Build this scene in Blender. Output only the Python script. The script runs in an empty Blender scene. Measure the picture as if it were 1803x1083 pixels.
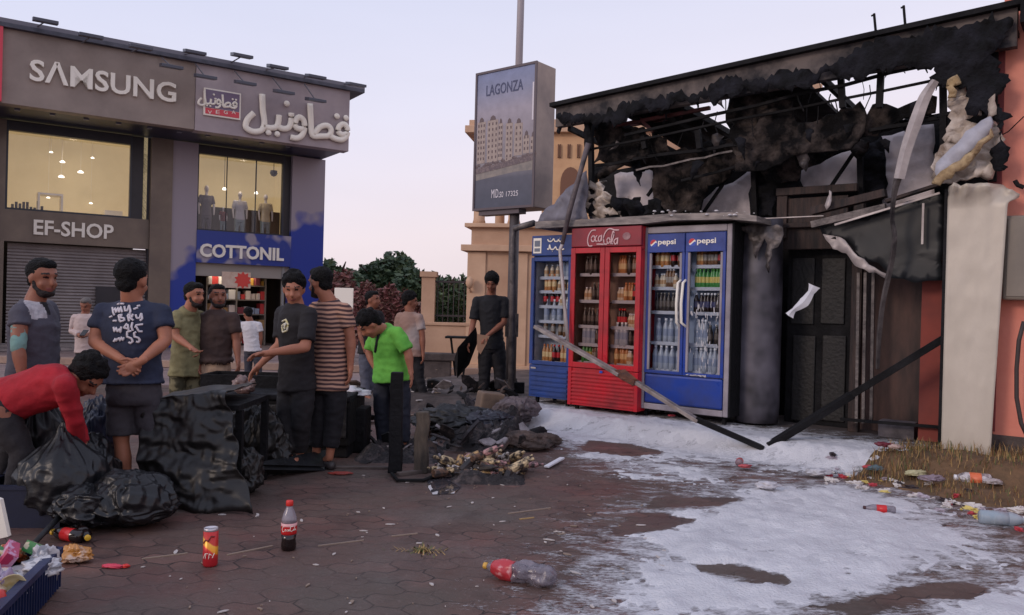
import bpy, bmesh, math, random
from mathutils import Vector, Matrix, noise
from mathutils.bvhtree import BVHTree
from math import radians as R, sin, cos, pi
random.seed(7)
S = bpy.context.scene
COL = S.collection
# ------------------------------------------------------------------ camera
FPX = 1400.0; CW = 1803.0; CH = 1083.0; CAMH = 1.48
ROLL = 0.026; PIT = 4.5/FPX
C0 = Vector((0, 0, CAMH))
fwd = Vector((0, cos(PIT), -sin(PIT))); up0 = Vector((0, sin(PIT), cos(PIT))); rt0 = Vector((1, 0, 0))
cr = rt0*cos(ROLL)+up0*sin(ROLL); cu = -rt0*sin(ROLL)+up0*cos(ROLL)
cam = bpy.data.cameras.new("camera"); cam.lens = FPX/CW*36.0; cam.sensor_width = 36.0
cam.clip_start = 0.05; cam.clip_end = 3000
co = bpy.data.objects.new("camera", cam); COL.objects.link(co)
M = Matrix.Identity(4)
for i in range(3):
    M[i][0] = cr[i]; M[i][1] = cu[i]; M[i][2] = -fwd[i]; M[i][3] = C0[i]
co.matrix_world = M
S.camera = co
# ------------------------------------------------------------------ sky and sun
SUN_EL = R(9); SUN_AZ = R(-125)          # low soft sun behind the camera to the left
w = bpy.data.worlds.new("World"); S.world = w; w.use_nodes = True
nt = w.node_tree; bg = nt.nodes['Background']
sky = nt.nodes.new('ShaderNodeTexSky'); sky.sky_type = 'NISHITA'; sky.sun_disc = False
sky.sun_elevation = SUN_EL; sky.sun_rotation = SUN_AZ; sky.air_density = 1.0; sky.dust_density = 1.5; sky.ozone_density = 2.0
tc = nt.nodes.new('ShaderNodeTexCoord'); sp = nt.nodes.new('ShaderNodeSeparateXYZ')
rmp = nt.nodes.new('ShaderNodeValToRGB')
nt.links.new(tc.outputs['Generated'], sp.inputs[0])
cmb = nt.nodes.new('ShaderNodeMath'); cmb.operation = 'MULTIPLY_ADD'; cmb.inputs[1].default_value = -0.16
nt.links.new(sp.outputs['X'], cmb.inputs[0]); nt.links.new(sp.outputs['Z'], cmb.inputs[2])
nt.links.new(cmb.outputs[0], rmp.inputs[0])
cnz = nt.nodes.new('ShaderNodeTexNoise'); cnz.inputs['Scale'].default_value = 2.2; cnz.inputs['Detail'].default_value = 3
cmap = nt.nodes.new('ShaderNodeMapping'); cmap.inputs['Scale'].default_value = (1, 1, 4)
nt.links.new(tc.outputs['Generated'], cmap.inputs[0]); nt.links.new(cmap.outputs[0], cnz.inputs[0])
e = rmp.color_ramp.elements
e[0].position = 0.0; e[0].color = (0.66, 0.57, 0.60, 1)
e[1].position = 0.45; e[1].color = (0.53, 0.56, 0.72, 1)
q = e.new(0.10); q.color = (0.71, 0.62, 0.66, 1)
q = e.new(0.25); q.color = (0.64, 0.62, 0.73, 1)
SKYG = nt.nodes.new('ShaderNodeVectorMath'); SKYG.operation = 'SCALE'; SKYG.inputs['Scale'].default_value = 10.1
nt.links.new(rmp.outputs[0], SKYG.inputs[0])
cm2 = nt.nodes.new('ShaderNodeMapRange'); cm2.inputs['To Min'].default_value = 0.93; cm2.inputs['To Max'].default_value = 1.07
nt.links.new(cnz.outputs['Fac'], cm2.inputs['Value'])
sc2 = nt.nodes.new('ShaderNodeVectorMath'); sc2.operation = 'SCALE'
nt.links.new(SKYG.outputs[0], sc2.inputs[0]); nt.links.new(cm2.outputs[0], sc2.inputs['Scale'])
mx = nt.nodes.new('ShaderNodeMixRGB'); mx.inputs[0].default_value = 0.93
nt.links.new(sky.outputs[0], mx.inputs[1]); nt.links.new(sc2.outputs[0], mx.inputs[2])
nt.links.new(mx.outputs[0], bg.inputs[0]); bg.inputs[1].default_value = 0.122
sd = bpy.data.lights.new("sun", 'SUN'); sd.energy = 0.85; sd.angle = R(14); sd.color = (1.0, 0.80, 0.66)
so = bpy.data.objects.new("sun", sd); COL.objects.link(so)
sdir = Vector((sin(SUN_AZ)*cos(SUN_EL+R(14)), cos(SUN_AZ)*cos(SUN_EL+R(14)), sin(SUN_EL+R(14))))
so.rotation_euler = sdir.to_track_quat('Z', 'Y').to_euler()
so.location = (-6, -6, 9)
S.view_settings.view_transform = 'Standard'; S.view_settings.look = 'None'
S.view_settings.exposure = 0.12; S.view_settings.gamma = 1.0
# ------------------------------------------------------------------ pixel helpers (photo pixel -> real place)
def ray(x, y):
    return fwd + cr*((x-CW/2)/FPX) + cu*((CH/2-y)/FPX)
def P(x, y, d): return C0 + ray(x, y)*d
def G(x, y, z=0.0):
    r = ray(x, y); return C0 + r*((z-CAMH)/r.z)
def ppm(d): return FPX/d
class Frame:
    """a facade: local x along it, local y into the building, local z up"""
    def __init__(s, o, ang):
        s.o = Vector((o[0], o[1], 0)); s.a = ang
        s.dx = Vector((cos(ang), sin(ang), 0)); s.dy = Vector((-sin(ang), cos(ang), 0))
    def px(s, x, y, n=0.0):
        r = ray(x, y); p0 = s.o + s.dy*n
        t = (p0-C0).dot(s.dy)/r.dot(s.dy); p = C0 + r*t
        return ((p-s.o).dot(s.dx), p.z)
    def loc(s, p):
        v = Vector(p)-s.o; return Vector((v.dot(s.dx), v.dot(s.dy), p[2]))
    def w(s, x, y, z): return s.o + s.dx*x + s.dy*y + Vector((0, 0, z))
# ------------------------------------------------------------------ materials
_m = {}
def rgb(r, g, b):
    f = lambda c: ((c/255.0)/12.92 if c/255.0 <= 0.04045 else ((c/255.0+0.055)/1.055)**2.4)
    return (f(r), f(g), f(b))
def mat(name, c, rough=0.7, metal=0.0, c2=None, ns=6.0, nd=5.0, bump=0.0, bs=None, thr=None, emit=None, es=0.0,
        spec=None, trans=0.0, alpha=1.0, stretch=None, coat=0.0, rv=0.0):
    if name in _m: return _m[name]
    m = bpy.data.materials.new(name); m.use_nodes = True; t = m.node_tree; b = t.nodes['Principled BSDF']
    b.inputs['Base Color'].default_value = (*c, 1); b.inputs['Roughness'].default_value = rough
    b.inputs['Metallic'].default_value = metal
    if spec is not None: b.inputs['Specular IOR Level'].default_value = spec
    if trans: b.inputs['Transmission Weight'].default_value = trans
    if alpha < 1: b.inputs['Alpha'].default_value = alpha
    if coat: b.inputs['Coat Weight'].default_value = coat
    if emit: b.inputs['Emission Color'].default_value = (*emit, 1); b.inputs['Emission Strength'].default_value = es
    tcn = t.nodes.new('ShaderNodeTexCoord'); mp = t.nodes.new('ShaderNodeMapping')
    t.links.new(tcn.outputs['Object'], mp.inputs[0])
    if stretch: mp.inputs['Scale'].default_value = stretch
    if c2 is not None or rv:
        n = t.nodes.new('ShaderNodeTexNoise'); n.inputs['Scale'].default_value = ns; n.inputs['Detail'].default_value = nd
        n.inputs['Roughness'].default_value = 0.62
        t.links.new(mp.outputs[0], n.inputs['Vector'])
        r = t.nodes.new('ShaderNodeValToRGB'); t.links.new(n.outputs['Fac'], r.inputs[0])
        a, bb = thr if thr else (0.32, 0.68)
        r.color_ramp.elements[0].position = a; r.color_ramp.elements[1].position = bb
        r.color_ramp.elements[0].color = (*c, 1); r.color_ramp.elements[1].color = (*(c2 or c), 1)
        if c2 is not None: t.links.new(r.outputs[0], b.inputs['Base Color'])
        if rv:
            mr = t.nodes.new('ShaderNodeMapRange'); mr.inputs['From Min'].default_value = 0.3; mr.inputs['From Max'].default_value = 0.7
            mr.inputs['To Min'].default_value = max(0.05, rough-rv); mr.inputs['To Max'].default_value = min(1, rough+rv)
            t.links.new(n.outputs['Fac'], mr.inputs['Value']); t.links.new(mr.outputs[0], b.inputs['Roughness'])
    if bump:
        n2 = t.nodes.new('ShaderNodeTexNoise'); n2.inputs['Scale'].default_value = bs or ns*4; n2.inputs['Detail'].default_value = 6
        t.links.new(mp.outputs[0], n2.inputs['Vector'])
        bp = t.nodes.new('ShaderNodeBump'); bp.inputs['Strength'].default_value = bump; bp.inputs['Distance'].default_value = 0.02
        t.links.new(n2.outputs['Fac'], bp.inputs['Height']); t.links.new(bp.outputs[0], b.inputs['Normal'])
    _m[name] = m; return m
def glassmat(name, tint=(0.8, 0.85, 0.9), amt=0.82, rough=0.05):
    """thin pane: mostly clear, part mirror"""
    if name in _m: return _m[name]
    m = bpy.data.materials.new(name); m.use_nodes = True; t = m.node_tree; t.nodes.clear()
    o = t.nodes.new('ShaderNodeOutputMaterial'); tr = t.nodes.new('ShaderNodeBsdfTransparent'); tr.inputs[0].default_value = (*tint, 1)
    gl = t.nodes.new('ShaderNodeBsdfGlossy'); gl.inputs['Roughness'].default_value = rough; gl.inputs[0].default_value = (0.9, 0.9, 0.95, 1)
    x = t.nodes.new('ShaderNodeMixShader'); lw = t.nodes.new('ShaderNodeFresnel'); lw.inputs[0].default_value = 1.45
    a = t.nodes.new('ShaderNodeMath'); a.operation = 'ADD'; a.inputs[1].default_value = 1-amt-0.1
    t.links.new(lw.outputs[0], a.inputs[0]); t.links.new(a.outputs[0], x.inputs[0]); t.links.new(tr.outputs[0], x.inputs[1]); t.links.new(gl.outputs[0], x.inputs[2])
    t.links.new(x.outputs[0], o.inputs[0]); _m[name] = m; return m
# ------------------------------------------------------------------ mesh building
class MB:
    def __init__(s): s.v = []; s.f = []; s.m = []
    def add(s, vs, fs, mi=0):
        o = len(s.v); s.v += [tuple(v) for v in vs]; s.f += [tuple(i+o for i in f) for f in fs]; s.m += [mi]*len(fs); return s
    def box(s, x0, x1, y0, y1, z0, z1, mi=0):
        return s.hexa([(x0,y0,z0),(x1,y0,z0),(x1,y1,z0),(x0,y1,z0),(x0,y0,z1),(x1,y0,z1),(x1,y1,z1),(x0,y1,z1)], mi)
    def hexa(s, p, mi=0):
        return s.add(p, [(0,3,2,1),(4,5,6,7),(0,1,5,4),(1,2,6,5),(2,3,7,6),(3,0,4,7)], mi)
    def prism(s, poly, y0, y1, mi=0):
        """poly of (x,z), thickness in y"""
        n = len(poly); vs = [(x, y0, z) for x, z in poly]+[(x, y1, z) for x, z in poly]
        fs = [tuple(range(n)), tuple(range(2*n-1, n-1, -1))]+[(i, i+n, (i+1) % n+n, (i+1) % n) for i in range(n)]
        return s.add(vs, fs, mi)
    def slab(s, poly, z0, z1, mi=0):
        n = len(poly); vs = [(x, y, z0) for x, y in poly]+[(x, y, z1) for x, y in poly]
        fs = [tuple(range(n)), tuple(range(2*n-1, n-1, -1))]+[(i, i+n, (i+1) % n+n, (i+1) % n) for i in range(n)]
        return s.add(vs, fs, mi)
    def tube(s, pts, r, mi=0, seg=8, flat=1.0, cap=True):
        pts = [Vector(p) for p in pts]; rs = r if isinstance(r, (list, tuple)) else [r]*len(pts)
        ref = Vector((0, 0, 1)); vs = []; fs = []
        d0 = (pts[-1]-pts[0])
        if d0.length > 0 and abs(d0.normalized().z) > 0.85: ref = Vector((0, 1, 0))
        for i, p in enumerate(pts):
            a = pts[max(0, i-1)]; b = pts[min(len(pts)-1, i+1)]; t = (b-a).normalized()
            u = t.cross(ref); u = u.normalized() if u.length > 1e-6 else Vector((1, 0, 0)); v = u.cross(t).normalized()
            for k in range(seg):
                th = 2*pi*(k+0.5)/seg; vs.append(p+u*(cos(th)*rs[i])+v*(sin(th)*rs[i]*flat))
        for i in range(len(pts)-1):
            for k in range(seg):
                fs.append((i*seg+k, i*seg+(k+1) % seg, (i+1)*seg+(k+1) % seg, (i+1)*seg+k))
        if cap:
            fs.append(tuple(range(seg-1, -1, -1))); fs.append(tuple((len(pts)-1)*seg+k for k in range(seg)))
        return s.add(vs, fs, mi)
    def beam(s, a, b, wd, th, mi=0, ref=(0, 0, 1)):
        a = Vector(a); b = Vector(b); t = (b-a).normalized(); u = t.cross(Vector(ref))
        if u.length < 1e-4: u = t.cross(Vector((0, 1, 0)))
        u.normalize(); v = u.cross(t).normalized(); u *= wd/2; v *= th/2
        return s.hexa([a-u-v, a+u-v, b+u-v, b-u-v, a-u+v, a+u+v, b+u+v, b-u+v], mi)
    def lathe(s, prof, c=(0, 0, 0), seg=16, mi=0, axis=None):
        """prof: list of (r,z[,mi])"""
        vs = []; n = len(prof); q = None
        if axis is not None: q = Vector((0, 0, 1)).rotation_difference(Vector(axis))
        for pr in prof:
            for k in range(seg):
                th = 2*pi*k/seg; v = Vector((pr[0]*cos(th), pr[0]*sin(th), pr[1]))
                if q: v = q @ v
                vs.append(v+Vector(c))
        o = len(s.v); s.v += [tuple(v) for v in vs]
        for i in range(n-1):
            mm = prof[i][2] if len(prof[i]) > 2 else mi
            for k in range(seg):
                s.f.append((o+i*seg+k, o+i*seg+(k+1) % seg, o+(i+1)*seg+(k+1) % seg, o+(i+1)*seg+k)); s.m.append(mm)
        s.f.append(tuple(o+k for k in range(seg-1, -1, -1))); s.m.append(prof[0][2] if len(prof[0]) > 2 else mi)
        s.f.append(tuple(o+(n-1)*seg+k for k in range(seg))); s.m.append(prof[-2][2] if len(prof[-2]) > 2 else mi)
        return s
    def mesh(s, name, mats):
        me = bpy.data.meshes.new(name); me.from_pydata(s.v, [], s.f)
        if not isinstance(mats, (list, tuple)): mats = [mats]
        for m in mats: me.materials.append(m)
        for p, mi in zip(me.polygons, s.m): p.material_index = mi
        me.validate(); me.update(); return me
    def build(s, name, mats, parent=None, loc=None, rz=0.0, smooth=False, bevel=0.0, solid=0.0):
        me = s.mesh(name, mats)
        bm = bmesh.new(); bm.from_mesh(me); bmesh.ops.recalc_face_normals(bm, faces=bm.faces); bm.to_mesh(me); bm.free()
        o = bpy.data.objects.new(name, me); COL.objects.link(o)
        if parent: o.parent = parent
        if loc is not None: o.location = loc
        if rz: o.rotation_euler = (0, 0, rz)
        if smooth:
            for p in me.polygons: p.use_smooth = True
        if bevel:
            b = o.modifiers.new('bevel', 'BEVEL'); b.width = bevel; b.segments = 2; b.limit_method = 'ANGLE'
        if solid:
            b = o.modifiers.new('solid', 'SOLIDIFY'); b.thickness = solid; b.offset = 0
        return o
def tag(o, label, cat, group=None, kind=None):
    if label: o['label'] = label
    if cat: o['category'] = cat
    if group: o['group'] = group
    if kind: o['kind'] = kind
    return o
def thing(name, label, cat, loc=(0, 0, 0), rz=0.0, group=None):
    o = bpy.data.objects.new(name, None); COL.objects.link(o); o.empty_display_size = 0.1
    o.location = loc; o.rotation_euler = (0, 0, rz); return tag(o, label, cat, group)
def struct(o): o['kind'] = 'structure'; return o
def copyobj(src, loc, rot=None, label=None, group=None, cat=None, scale=None):
    r = src.copy(); COL.objects.link(r); r.location = loc
    if rot is not None: r.rotation_euler = rot
    if scale is not None: r.scale = scale
    for ch in list(src.children):
        c = ch.copy(); COL.objects.link(c); c.parent = r
        for g in list(ch.children):
            d = g.copy(); COL.objects.link(d); d.parent = c
    if label: r['label'] = label
    if group: r['group'] = group
    if cat: r['category'] = cat
    return r
def text_mb(s, w, h, ext=0.02, bold=0.0, shear=0.0, res=3, bev=0.0):
    """text as a mesh fitted to w x h, in local x/z, front face at y=0, going back to y=ext"""
    cu_ = bpy.data.curves.new("t", 'FONT'); cu_.body = s; cu_.size = 1.0; cu_.extrude = 0.05; cu_.offset = bold
    cu_.resolution_u = res; cu_.shear = shear
    o = bpy.data.objects.new("t", cu_); COL.objects.link(o); bpy.context.view_layer.update()
    me = bpy.data.meshes.new_from_object(o.evaluated_get(bpy.context.evaluated_depsgraph_get()))
    bpy.data.objects.remove(o); vs = [v.co.copy() for v in me.vertices]
    x0 = min(v.x for v in vs); x1 = max(v.x for v in vs); y0 = min(v.y for v in vs); y1 = max(v.y for v in vs)
    b = MB(); b.add([((v.x-x0)/(x1-x0)*w, (0 if v.z > 0 else ext), (v.y-y0)/(y1-y0)*h) for v in vs], [tuple(p.vertices) for p in me.polygons])
    bpy.data.meshes.remove(me); return b
def xf(mb, M_):
    mb.v = [tuple(M_ @ Vector(v)) for v in mb.v]; return mb
def smoothstep(a, b, x):
    t = max(0, min(1, (x-a)/(b-a))); return t*t*(3-2*t)
def inpoly(x, y, poly):
    c = False; n = len(poly); j = n-1
    for i in range(n):
        xi, yi = poly[i][0], poly[i][1]; xj, yj = poly[j][0], poly[j][1]
        if (yi > y) != (yj > y) and x < (xj-xi)*(y-yi)/(yj-yi)+xi: c = not c
        j = i
    return c
def sdpoly(x, y, poly):
    d = 1e9; n = len(poly)
    for i in range(n):
        ax, ay = poly[i][0], poly[i][1]; bx, by = poly[(i+1) % n][0], poly[(i+1) % n][1]
        vx, vy = bx-ax, by-ay; L = vx*vx+vy*vy or 1e-9
        t = max(0, min(1, ((x-ax)*vx+(y-ay)*vy)/L)); e_ = math.hypot(x-ax-vx*t, y-ay-vy*t); d = min(d, e_)
    return d if inpoly(x, y, poly) else -d
def fbm(x, y, z=0.0, o=4): return noise.fractal(Vector((x, y, z)), 0.6, 2.0, o)
# ------------------------------------------------------------------ facade frames
SLAB = 0.18
p1 = G(1278, 751, SLAB); p0_ = G(928, 709, SLAB)
FA = Frame(p1, math.atan2(p1.y-p0_.y, p1.x-p0_.x))      # burnt shop front, x to the right, y into the shop
print('FA ang', math.degrees(FA.a), 'o', FA.o)
FBr = P(2, 180, 18.8)
FB = Frame(FBr, math.atan2(.565, .825))                 # fascia front of the two-storey shops
def base(x, y):
    l = FA.loc((x, y, 0)); return SLAB*smoothstep(-0.84, -0.42, l.y)
# ================================================================== ground
def paver_mat():
    m = bpy.data.materials.new("pavers"); m.use_nodes = True; t = m.node_tree; b = t.nodes['Principled BSDF']
    N = t.nodes.new; L = t.links.new
    tcn = N('ShaderNodeTexCoord'); mp = N('ShaderNodeMapping'); L(tcn.outputs['Object'], mp.inputs[0]); mp.inputs['Rotation'].default_value = (0, 0, R(-14))
    # zigzag edges of interlocking pavers
    s1 = N('ShaderNodeSeparateXYZ'); L(mp.outputs[0], s1.inputs[0])
    def math_(op, a, bb=None, v=None):
        n = N('ShaderNodeMath'); n.operation = op
        if hasattr(a, 'links'): L(a, n.inputs[0])
        else: n.inputs[0].default_value = a
        if bb is not None:
            if hasattr(bb, 'links'): L(bb, n.inputs[1])
            else: n.inputs[1].default_value = bb
        if v is not None: n.inputs[2].default_value = v
        return n.outputs[0]
    wx = math_('PINGPONG', s1.outputs['X'], 0.085); wy = math_('PINGPONG', s1.outputs['Y'], 0.085)
    nx = math_('ADD', s1.outputs['X'], math_('MULTIPLY', wy, 0.55)); ny = math_('ADD', s1.outputs['Y'], math_('MULTIPLY', wx, 0.55))
    cb = N('ShaderNodeCombineXYZ'); L(nx, cb.inputs[0]); L(ny, cb.inputs[1])
    nz = N('ShaderNodeTexNoise'); nz.inputs['Scale'].default_value = 3.0; L(mp.outputs[0], nz.inputs['Vector'])
    ad = N('ShaderNodeMixRGB'); ad.blend_type = 'ADD'; ad.inputs[0].default_value = 0.03; L(cb.outputs[0], ad.inputs[1]); L(nz.outputs['Color'], ad.inputs[2])
    br = N('ShaderNodeTexBrick'); L(ad.outputs[0], br.inputs['Vector'])
    br.inputs['Scale'].default_value = 1.0; br.inputs['Brick Width'].default_value = 0.34; br.inputs['Row Height'].default_value = 0.17
    br.inputs['Mortar Size'].default_value = 0.006; br.inputs['Mortar Smooth'].default_value = 0.4
    br.inputs['Color1'].default_value = (*rgb(116, 84, 76), 1); br.inputs['Color2'].default_value = (*rgb(88, 66, 60), 1)
    br.inputs['Mortar'].default_value = (*rgb(40, 32, 34), 1); br.inputs['Bias'].default_value = 0.0
    def nzz(sc, a, c, det=5, off=0):
        n = N('ShaderNodeTexNoise'); n.inputs['Scale'].default_value = sc; n.inputs['Detail'].default_value = det; n.inputs['Roughness'].default_value = 0.6
        mo = N('ShaderNodeMapping'); mo.inputs['Location'].default_value = (off, off*2, 0); L(mp.outputs[0], mo.inputs[0]); L(mo.outputs[0], n.inputs['Vector'])
        r = N('ShaderNodeMapRange'); r.inputs['From Min'].default_value = a; r.inputs['From Max'].default_value = c; L(n.outputs['Fac'], r.inputs['Value']); return r.outputs[0]
    def mix(f, c1, c2, bt='MIX'):
        x = N('ShaderNodeMixRGB'); x.blend_type = bt
        if hasattr(f, 'links'): L(f, x.inputs[0])
        else: x.inputs[0].default_value = f
        L(c1, x.inputs[1])
        if hasattr(c2, 'links'): L(c2, x.inputs[2])
        else: x.inputs[2].default_value = (*c2, 1)
        return x.outputs[0]
    jf = mix(math_('MULTIPLY', nzz(1.6, 0.62, 0.44, off=9), math_('SUBTRACT', 1.0, 0.0)), br.outputs['Color'], rgb(92, 74, 68))
    c = mix(math_('MULTIPLY', nzz(0.9, 0.52, 0.66), 0.55), jf, rgb(104, 60, 56))          # reddish pavers
    c = mix(math_('MULTIPLY', nzz(0.7, 0.48, 0.66, off=7), 0.65), c, rgb(84, 78, 72))      # grey area
    c = mix(math_('MULTIPLY', nzz(2.4, 0.52, 0.7, off=3), 0.5), c, rgb(46, 34, 32))       # soot and damp
    c = mix(math_('MULTIPLY', nzz(26, 0.58, 0.72, off=5), 0.35), c, rgb(128, 112, 108))  # grit
    c = mix(math_('MULTIPLY', br.outputs['Fac'], math_('MULTIPLY', nzz(1.6, 0.40, 0.6, off=9), 0.8)), c, rgb(46, 37, 36))
    bpn = N('ShaderNodeBump'); bpn.inputs['Strength'].default_value = 0.6; bpn.inputs['Distance'].default_value = 0.012; bpn.invert = True
    hh = math_('ADD', br.outputs['Fac'], math_('MULTIPLY', nzz(30, 0.3, 0.7), 0.35)); L(hh, bpn.inputs['Height']); L(bpn.outputs[0], b.inputs['Normal'])
    L(c, b.inputs['Base Color'])
    ro = N('ShaderNodeMapRange'); L(nzz(1.3, 0.42, 0.6, off=11), ro.inputs['Value']); ro.inputs['To Min'].default_value = 0.78; ro.inputs['To Max'].default_value = 0.42
    L(ro.outputs[0], b.inputs['Roughness']); b.inputs['Specular IOR Level'].default_value = 0.35
    return m
MPAV = paver_mat()
g = MB(); g.add([(-14, -4, 0), (14, -4, 0), (14, 13.2, 0), (-14, 13.2, 0)], [(0, 1, 2, 3)])
struct(g.build('pavement', MPAV))
MROAD = mat('street_asphalt', rgb(152, 132, 128), 0.5, c2=rgb(112, 96, 96), ns=0.9, bump=0.3, bs=40, rv=0.25)
g = MB(); g.add([(-1500, -200, -.01), (1500, -200, -.01), (1500, 2500, -.01), (-1500, 2500, -.01)], [(0, 1, 2, 3)])
struct(g.build('road', MROAD))
# raised concrete the burnt shop and coolers stand on
MCON = mat('sooty_concrete', rgb(92, 80, 76), 0.8, c2=rgb(48, 42, 42), ns=2.2, bump=0.5, bs=25, rv=0.2)
g = MB(); N_ = 60; rows = [(-0.84+.42*j_/10, max(.0005, SLAB*smoothstep(-.84, -.42, -.84+.42*j_/10)-.002)) for j_ in range(11)]+[(9, SLAB-.002)]; NR = len(rows)
vs = []; fs = []
for i in range(N_+1):
    X = -6.0+i*0.27
    for j, (yy, zz) in enumerate(rows):
        vs.append((X, yy, zz))
for i in range(N_):
    for j in range(NR-1): a = i*NR+j; fs.append((a, a+NR, a+NR+1, a+1))
g.add(vs, fs); g.add([(-6.0, -0.87, 0), (-6.0, 9, 0), (-6.0, 9, SLAB), (-6.0, -0.42, SLAB)], [(0, 1, 2, 3)])
struct(g.build('concrete_slab', MCON, loc=FA.o, rz=FA.a))
# ================================================================== two-storey shops on the left
n0 = 2.0                      # the wall sits this far behind the fascia
def bx(mb, F, x0, y0, x1, y1, n_f, n_b, mi=0, xr=None):
    """box whose front face (at depth n_f) spans the photo rectangle, using left x0 / right x1 and heights read at x0"""
    a = F.px(x0, y0, n_f); b = F.px(x1, y1, n_f)
    mb.box(min(a[0], b[0]), max(a[0], b[0]), n_f, n_b, min(a[1], b[1]), max(a[1], b[1]), mi); return mb
MFA = mat('brown_fascia', rgb(152, 136, 126), 0.5, c2=rgb(132, 118, 110), ns=1.2, rv=0.1)
MFG = mat('grey_fascia', rgb(172, 158, 160), 0.5, c2=rgb(150, 138, 142), ns=1.0, rv=0.1)
MDK = mat('dark_cladding', rgb(46, 42, 48), 0.45, c2=rgb(34, 32, 38), ns=2)
MBR = mat('brown_cladding', rgb(122, 106, 92), 0.4, c2=rgb(104, 90, 80), ns=1.5, rv=0.1)
MLET = mat('white_letter', rgb(240, 233, 220), 0.4)
zt = FB.px(2, 48)[1]; zb = FB.px(2, 181)[1]
xs = FB.px(343, 200)[0]; xe = FB.px(614, 230)[0]; xl = FB.px(-60, 100)[0]
print('fascia z', zb, zt, 'x', xl, xs, xe)
lw_x = FB.px(569, 400, n0)[0]
BSH = thing('shop_building', 'two-storey shop building with brown and grey sign fascia and lit upper windows', 'building', FB.w(0, n0, 0), FB.a)
def bl(mb): # convert facade-local verts to the building empty's local space
    mb.v = [(x, y-n0, z) for x, y, z in mb.v]; return mb
b = MB()
zwt = zb+0.0
# wall: pillars and bands, with real window openings
winL = (FB.px(13, 240, n0), FB.px(232, 388, n0)); winR = (FB.px(347, 280, n0), FB.px(502, 427, n0))
x13, x232, x262, x300 = [FB.px(v, 300, n0)[0] for v in (10, 233, 265, 303)]
x347, x502, x512 = [FB.px(v, 300, n0)[0] for v in (348, 502, 514)]
zs_l = FB.px(13, 368, n0)[1]; zhead = zb+0.02
zshut = FB.px(10, 424, n0)[1]
zs_r = FB.px(347, 405, n0)[1]; zsign_b = FB.px(347, 462, n0)[1]
print('levels', zs_l, zshut, zs_r, zsign_b)
b.box(xl, x13, n0, n0+.5, 0, zb, 0)                       # left pillar
b.box(x262, x300, n0-.12, n0+.5, 0, zb, 0)                # brown pillar
b.box(x13, x262, n0, n0+.4, zshut, zs_l, 0)               # sign band EF-SHOP
b.box(x13, x262, n0+2.6, n0+2.7, 0, zb, 1)
bl(b).build('brown_wall', [MBR, MDK], BSH)
def bluegrey():
    m = bpy.data.materials.new('painted_panel'); m.use_nodes = True; t = m.node_tree; bs = t.nodes['Principled BSDF']; N = t.nodes.new; L = t.links.new
    tcn = N('ShaderNodeTexCoord'); s_ = N('ShaderNodeSeparateXYZ'); L(tcn.outputs['Object'], s_.inputs[0])
    nz = N('ShaderNodeTexNoise'); nz.inputs['Scale'].default_value = 1.1; nz.inputs['Detail'].default_value = 2.5; L(tcn.outputs['Object'], nz.inputs['Vector'])
    ma = N('ShaderNodeMath'); ma.operation = 'MULTIPLY_ADD'; L(nz.outputs['Fac'], ma.inputs[0]); ma.inputs[1].default_value = 3.2; xm_ = N('ShaderNodeMath'); xm_.operation = 'MULTIPLY_ADD'; L(s_.outputs['X'], xm_.inputs[0]); xm_.inputs[1].default_value = -.42; L(s_.outputs['Z'], xm_.inputs[2]); L(xm_.outputs[0], ma.inputs[2])
    mr = N('ShaderNodeMapRange'); L(ma.outputs[0], mr.inputs['Value']); xo_ = -.42*(lw_x-.6); mr.inputs['From Min'].default_value = 5.35+xo_; mr.inputs['From Max'].default_value = 5.8+xo_
    mx_ = N('ShaderNodeMixRGB'); L(mr.outputs[0], mx_.inputs[0]); mx_.inputs[1].default_value = (*rgb(30, 56, 150), 1); mx_.inputs[2].default_value = (*rgb(152, 142, 152), 1)
    L(mx_.outputs[0], bs.inputs['Base Color']); bs.inputs['Roughness'].default_value = 0.4; return m
MBG = bluegrey()
b = MB()
b.box(x300, x347, n0-.06, n0+.5, 0, zb, 0)
b.box(x512, lw_x, n0-.06, n0+.3, 0, zb, 0)
bl(b).build('painted_wall', MBG, BSH)
b = MB(); b.box(x347, x512, n0-.10, n0+.3, zsign_b, zs_r, 0)
sgn = bl(b).build('shop_sign_board', mat('blue_sign_board', rgb(36, 58, 140), 0.4, c2=rgb(150, 142, 156), ns=1.3, nd=2, thr=(0.52, 0.6)), BSH)
# fascia boxes
b = MB(); b.box(xl, xs, 0, .35, zb, zt, 0); bl(b).build('brown_fascia', MFA, BSH, bevel=.01)
b = MB(); b.box(xs+.004, xe, -.03, .35, zb-.02, zt+.0, 0); bl(b).build('grey_fascia', MFG, BSH, bevel=.01)
b = MB(); b.box(xl, xe-.02, .35, n0+.35, zb+.03, zb+.15, 0)
for i in range(int((xe-xl-1.2)/.75)): b.box(xl+1+i*.75, xl+1.12+i*.75, .6, .72, zb-.01, zb+.03, 1)
bl(b).build('soffit', [mat('soffit', rgb(40, 44, 74), 0.4, c2=rgb(28, 30, 54), ns=3), mat('downlight', rgb(120, 120, 130), .4)], BSH)
b = MB(); b.box(xl, xe+.42, -.14, 3.0, zt+.0, zt+.1, 0); b.box(xl, lw_x-.02, 3.0, 8, zt+.0, zt+.1, 0); b.box(xl, xe+.42, -.14, -.06, zt+.1, zt+.2, 1); b.box(xe-.2, xe-.02, .35, 1.2, zb+.15, zt, 2); b.box(lw_x-.25, lw_x-.03, n0+.3, 8, 0, zt, 2)
b.box(xl, xl+.1, .4, 8, 0, zt, 2)
bl(b).build('roof', [mat('roof_edge', rgb(84, 84, 96), .6, c2=rgb(60, 62, 72), ns=5), mat('roof_upstand', rgb(108, 106, 116), .5), MFG], BSH)
b = MB(); b.box(xl-2.2, xl+1.02, -.05, .3, zb, zt+.05)
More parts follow.
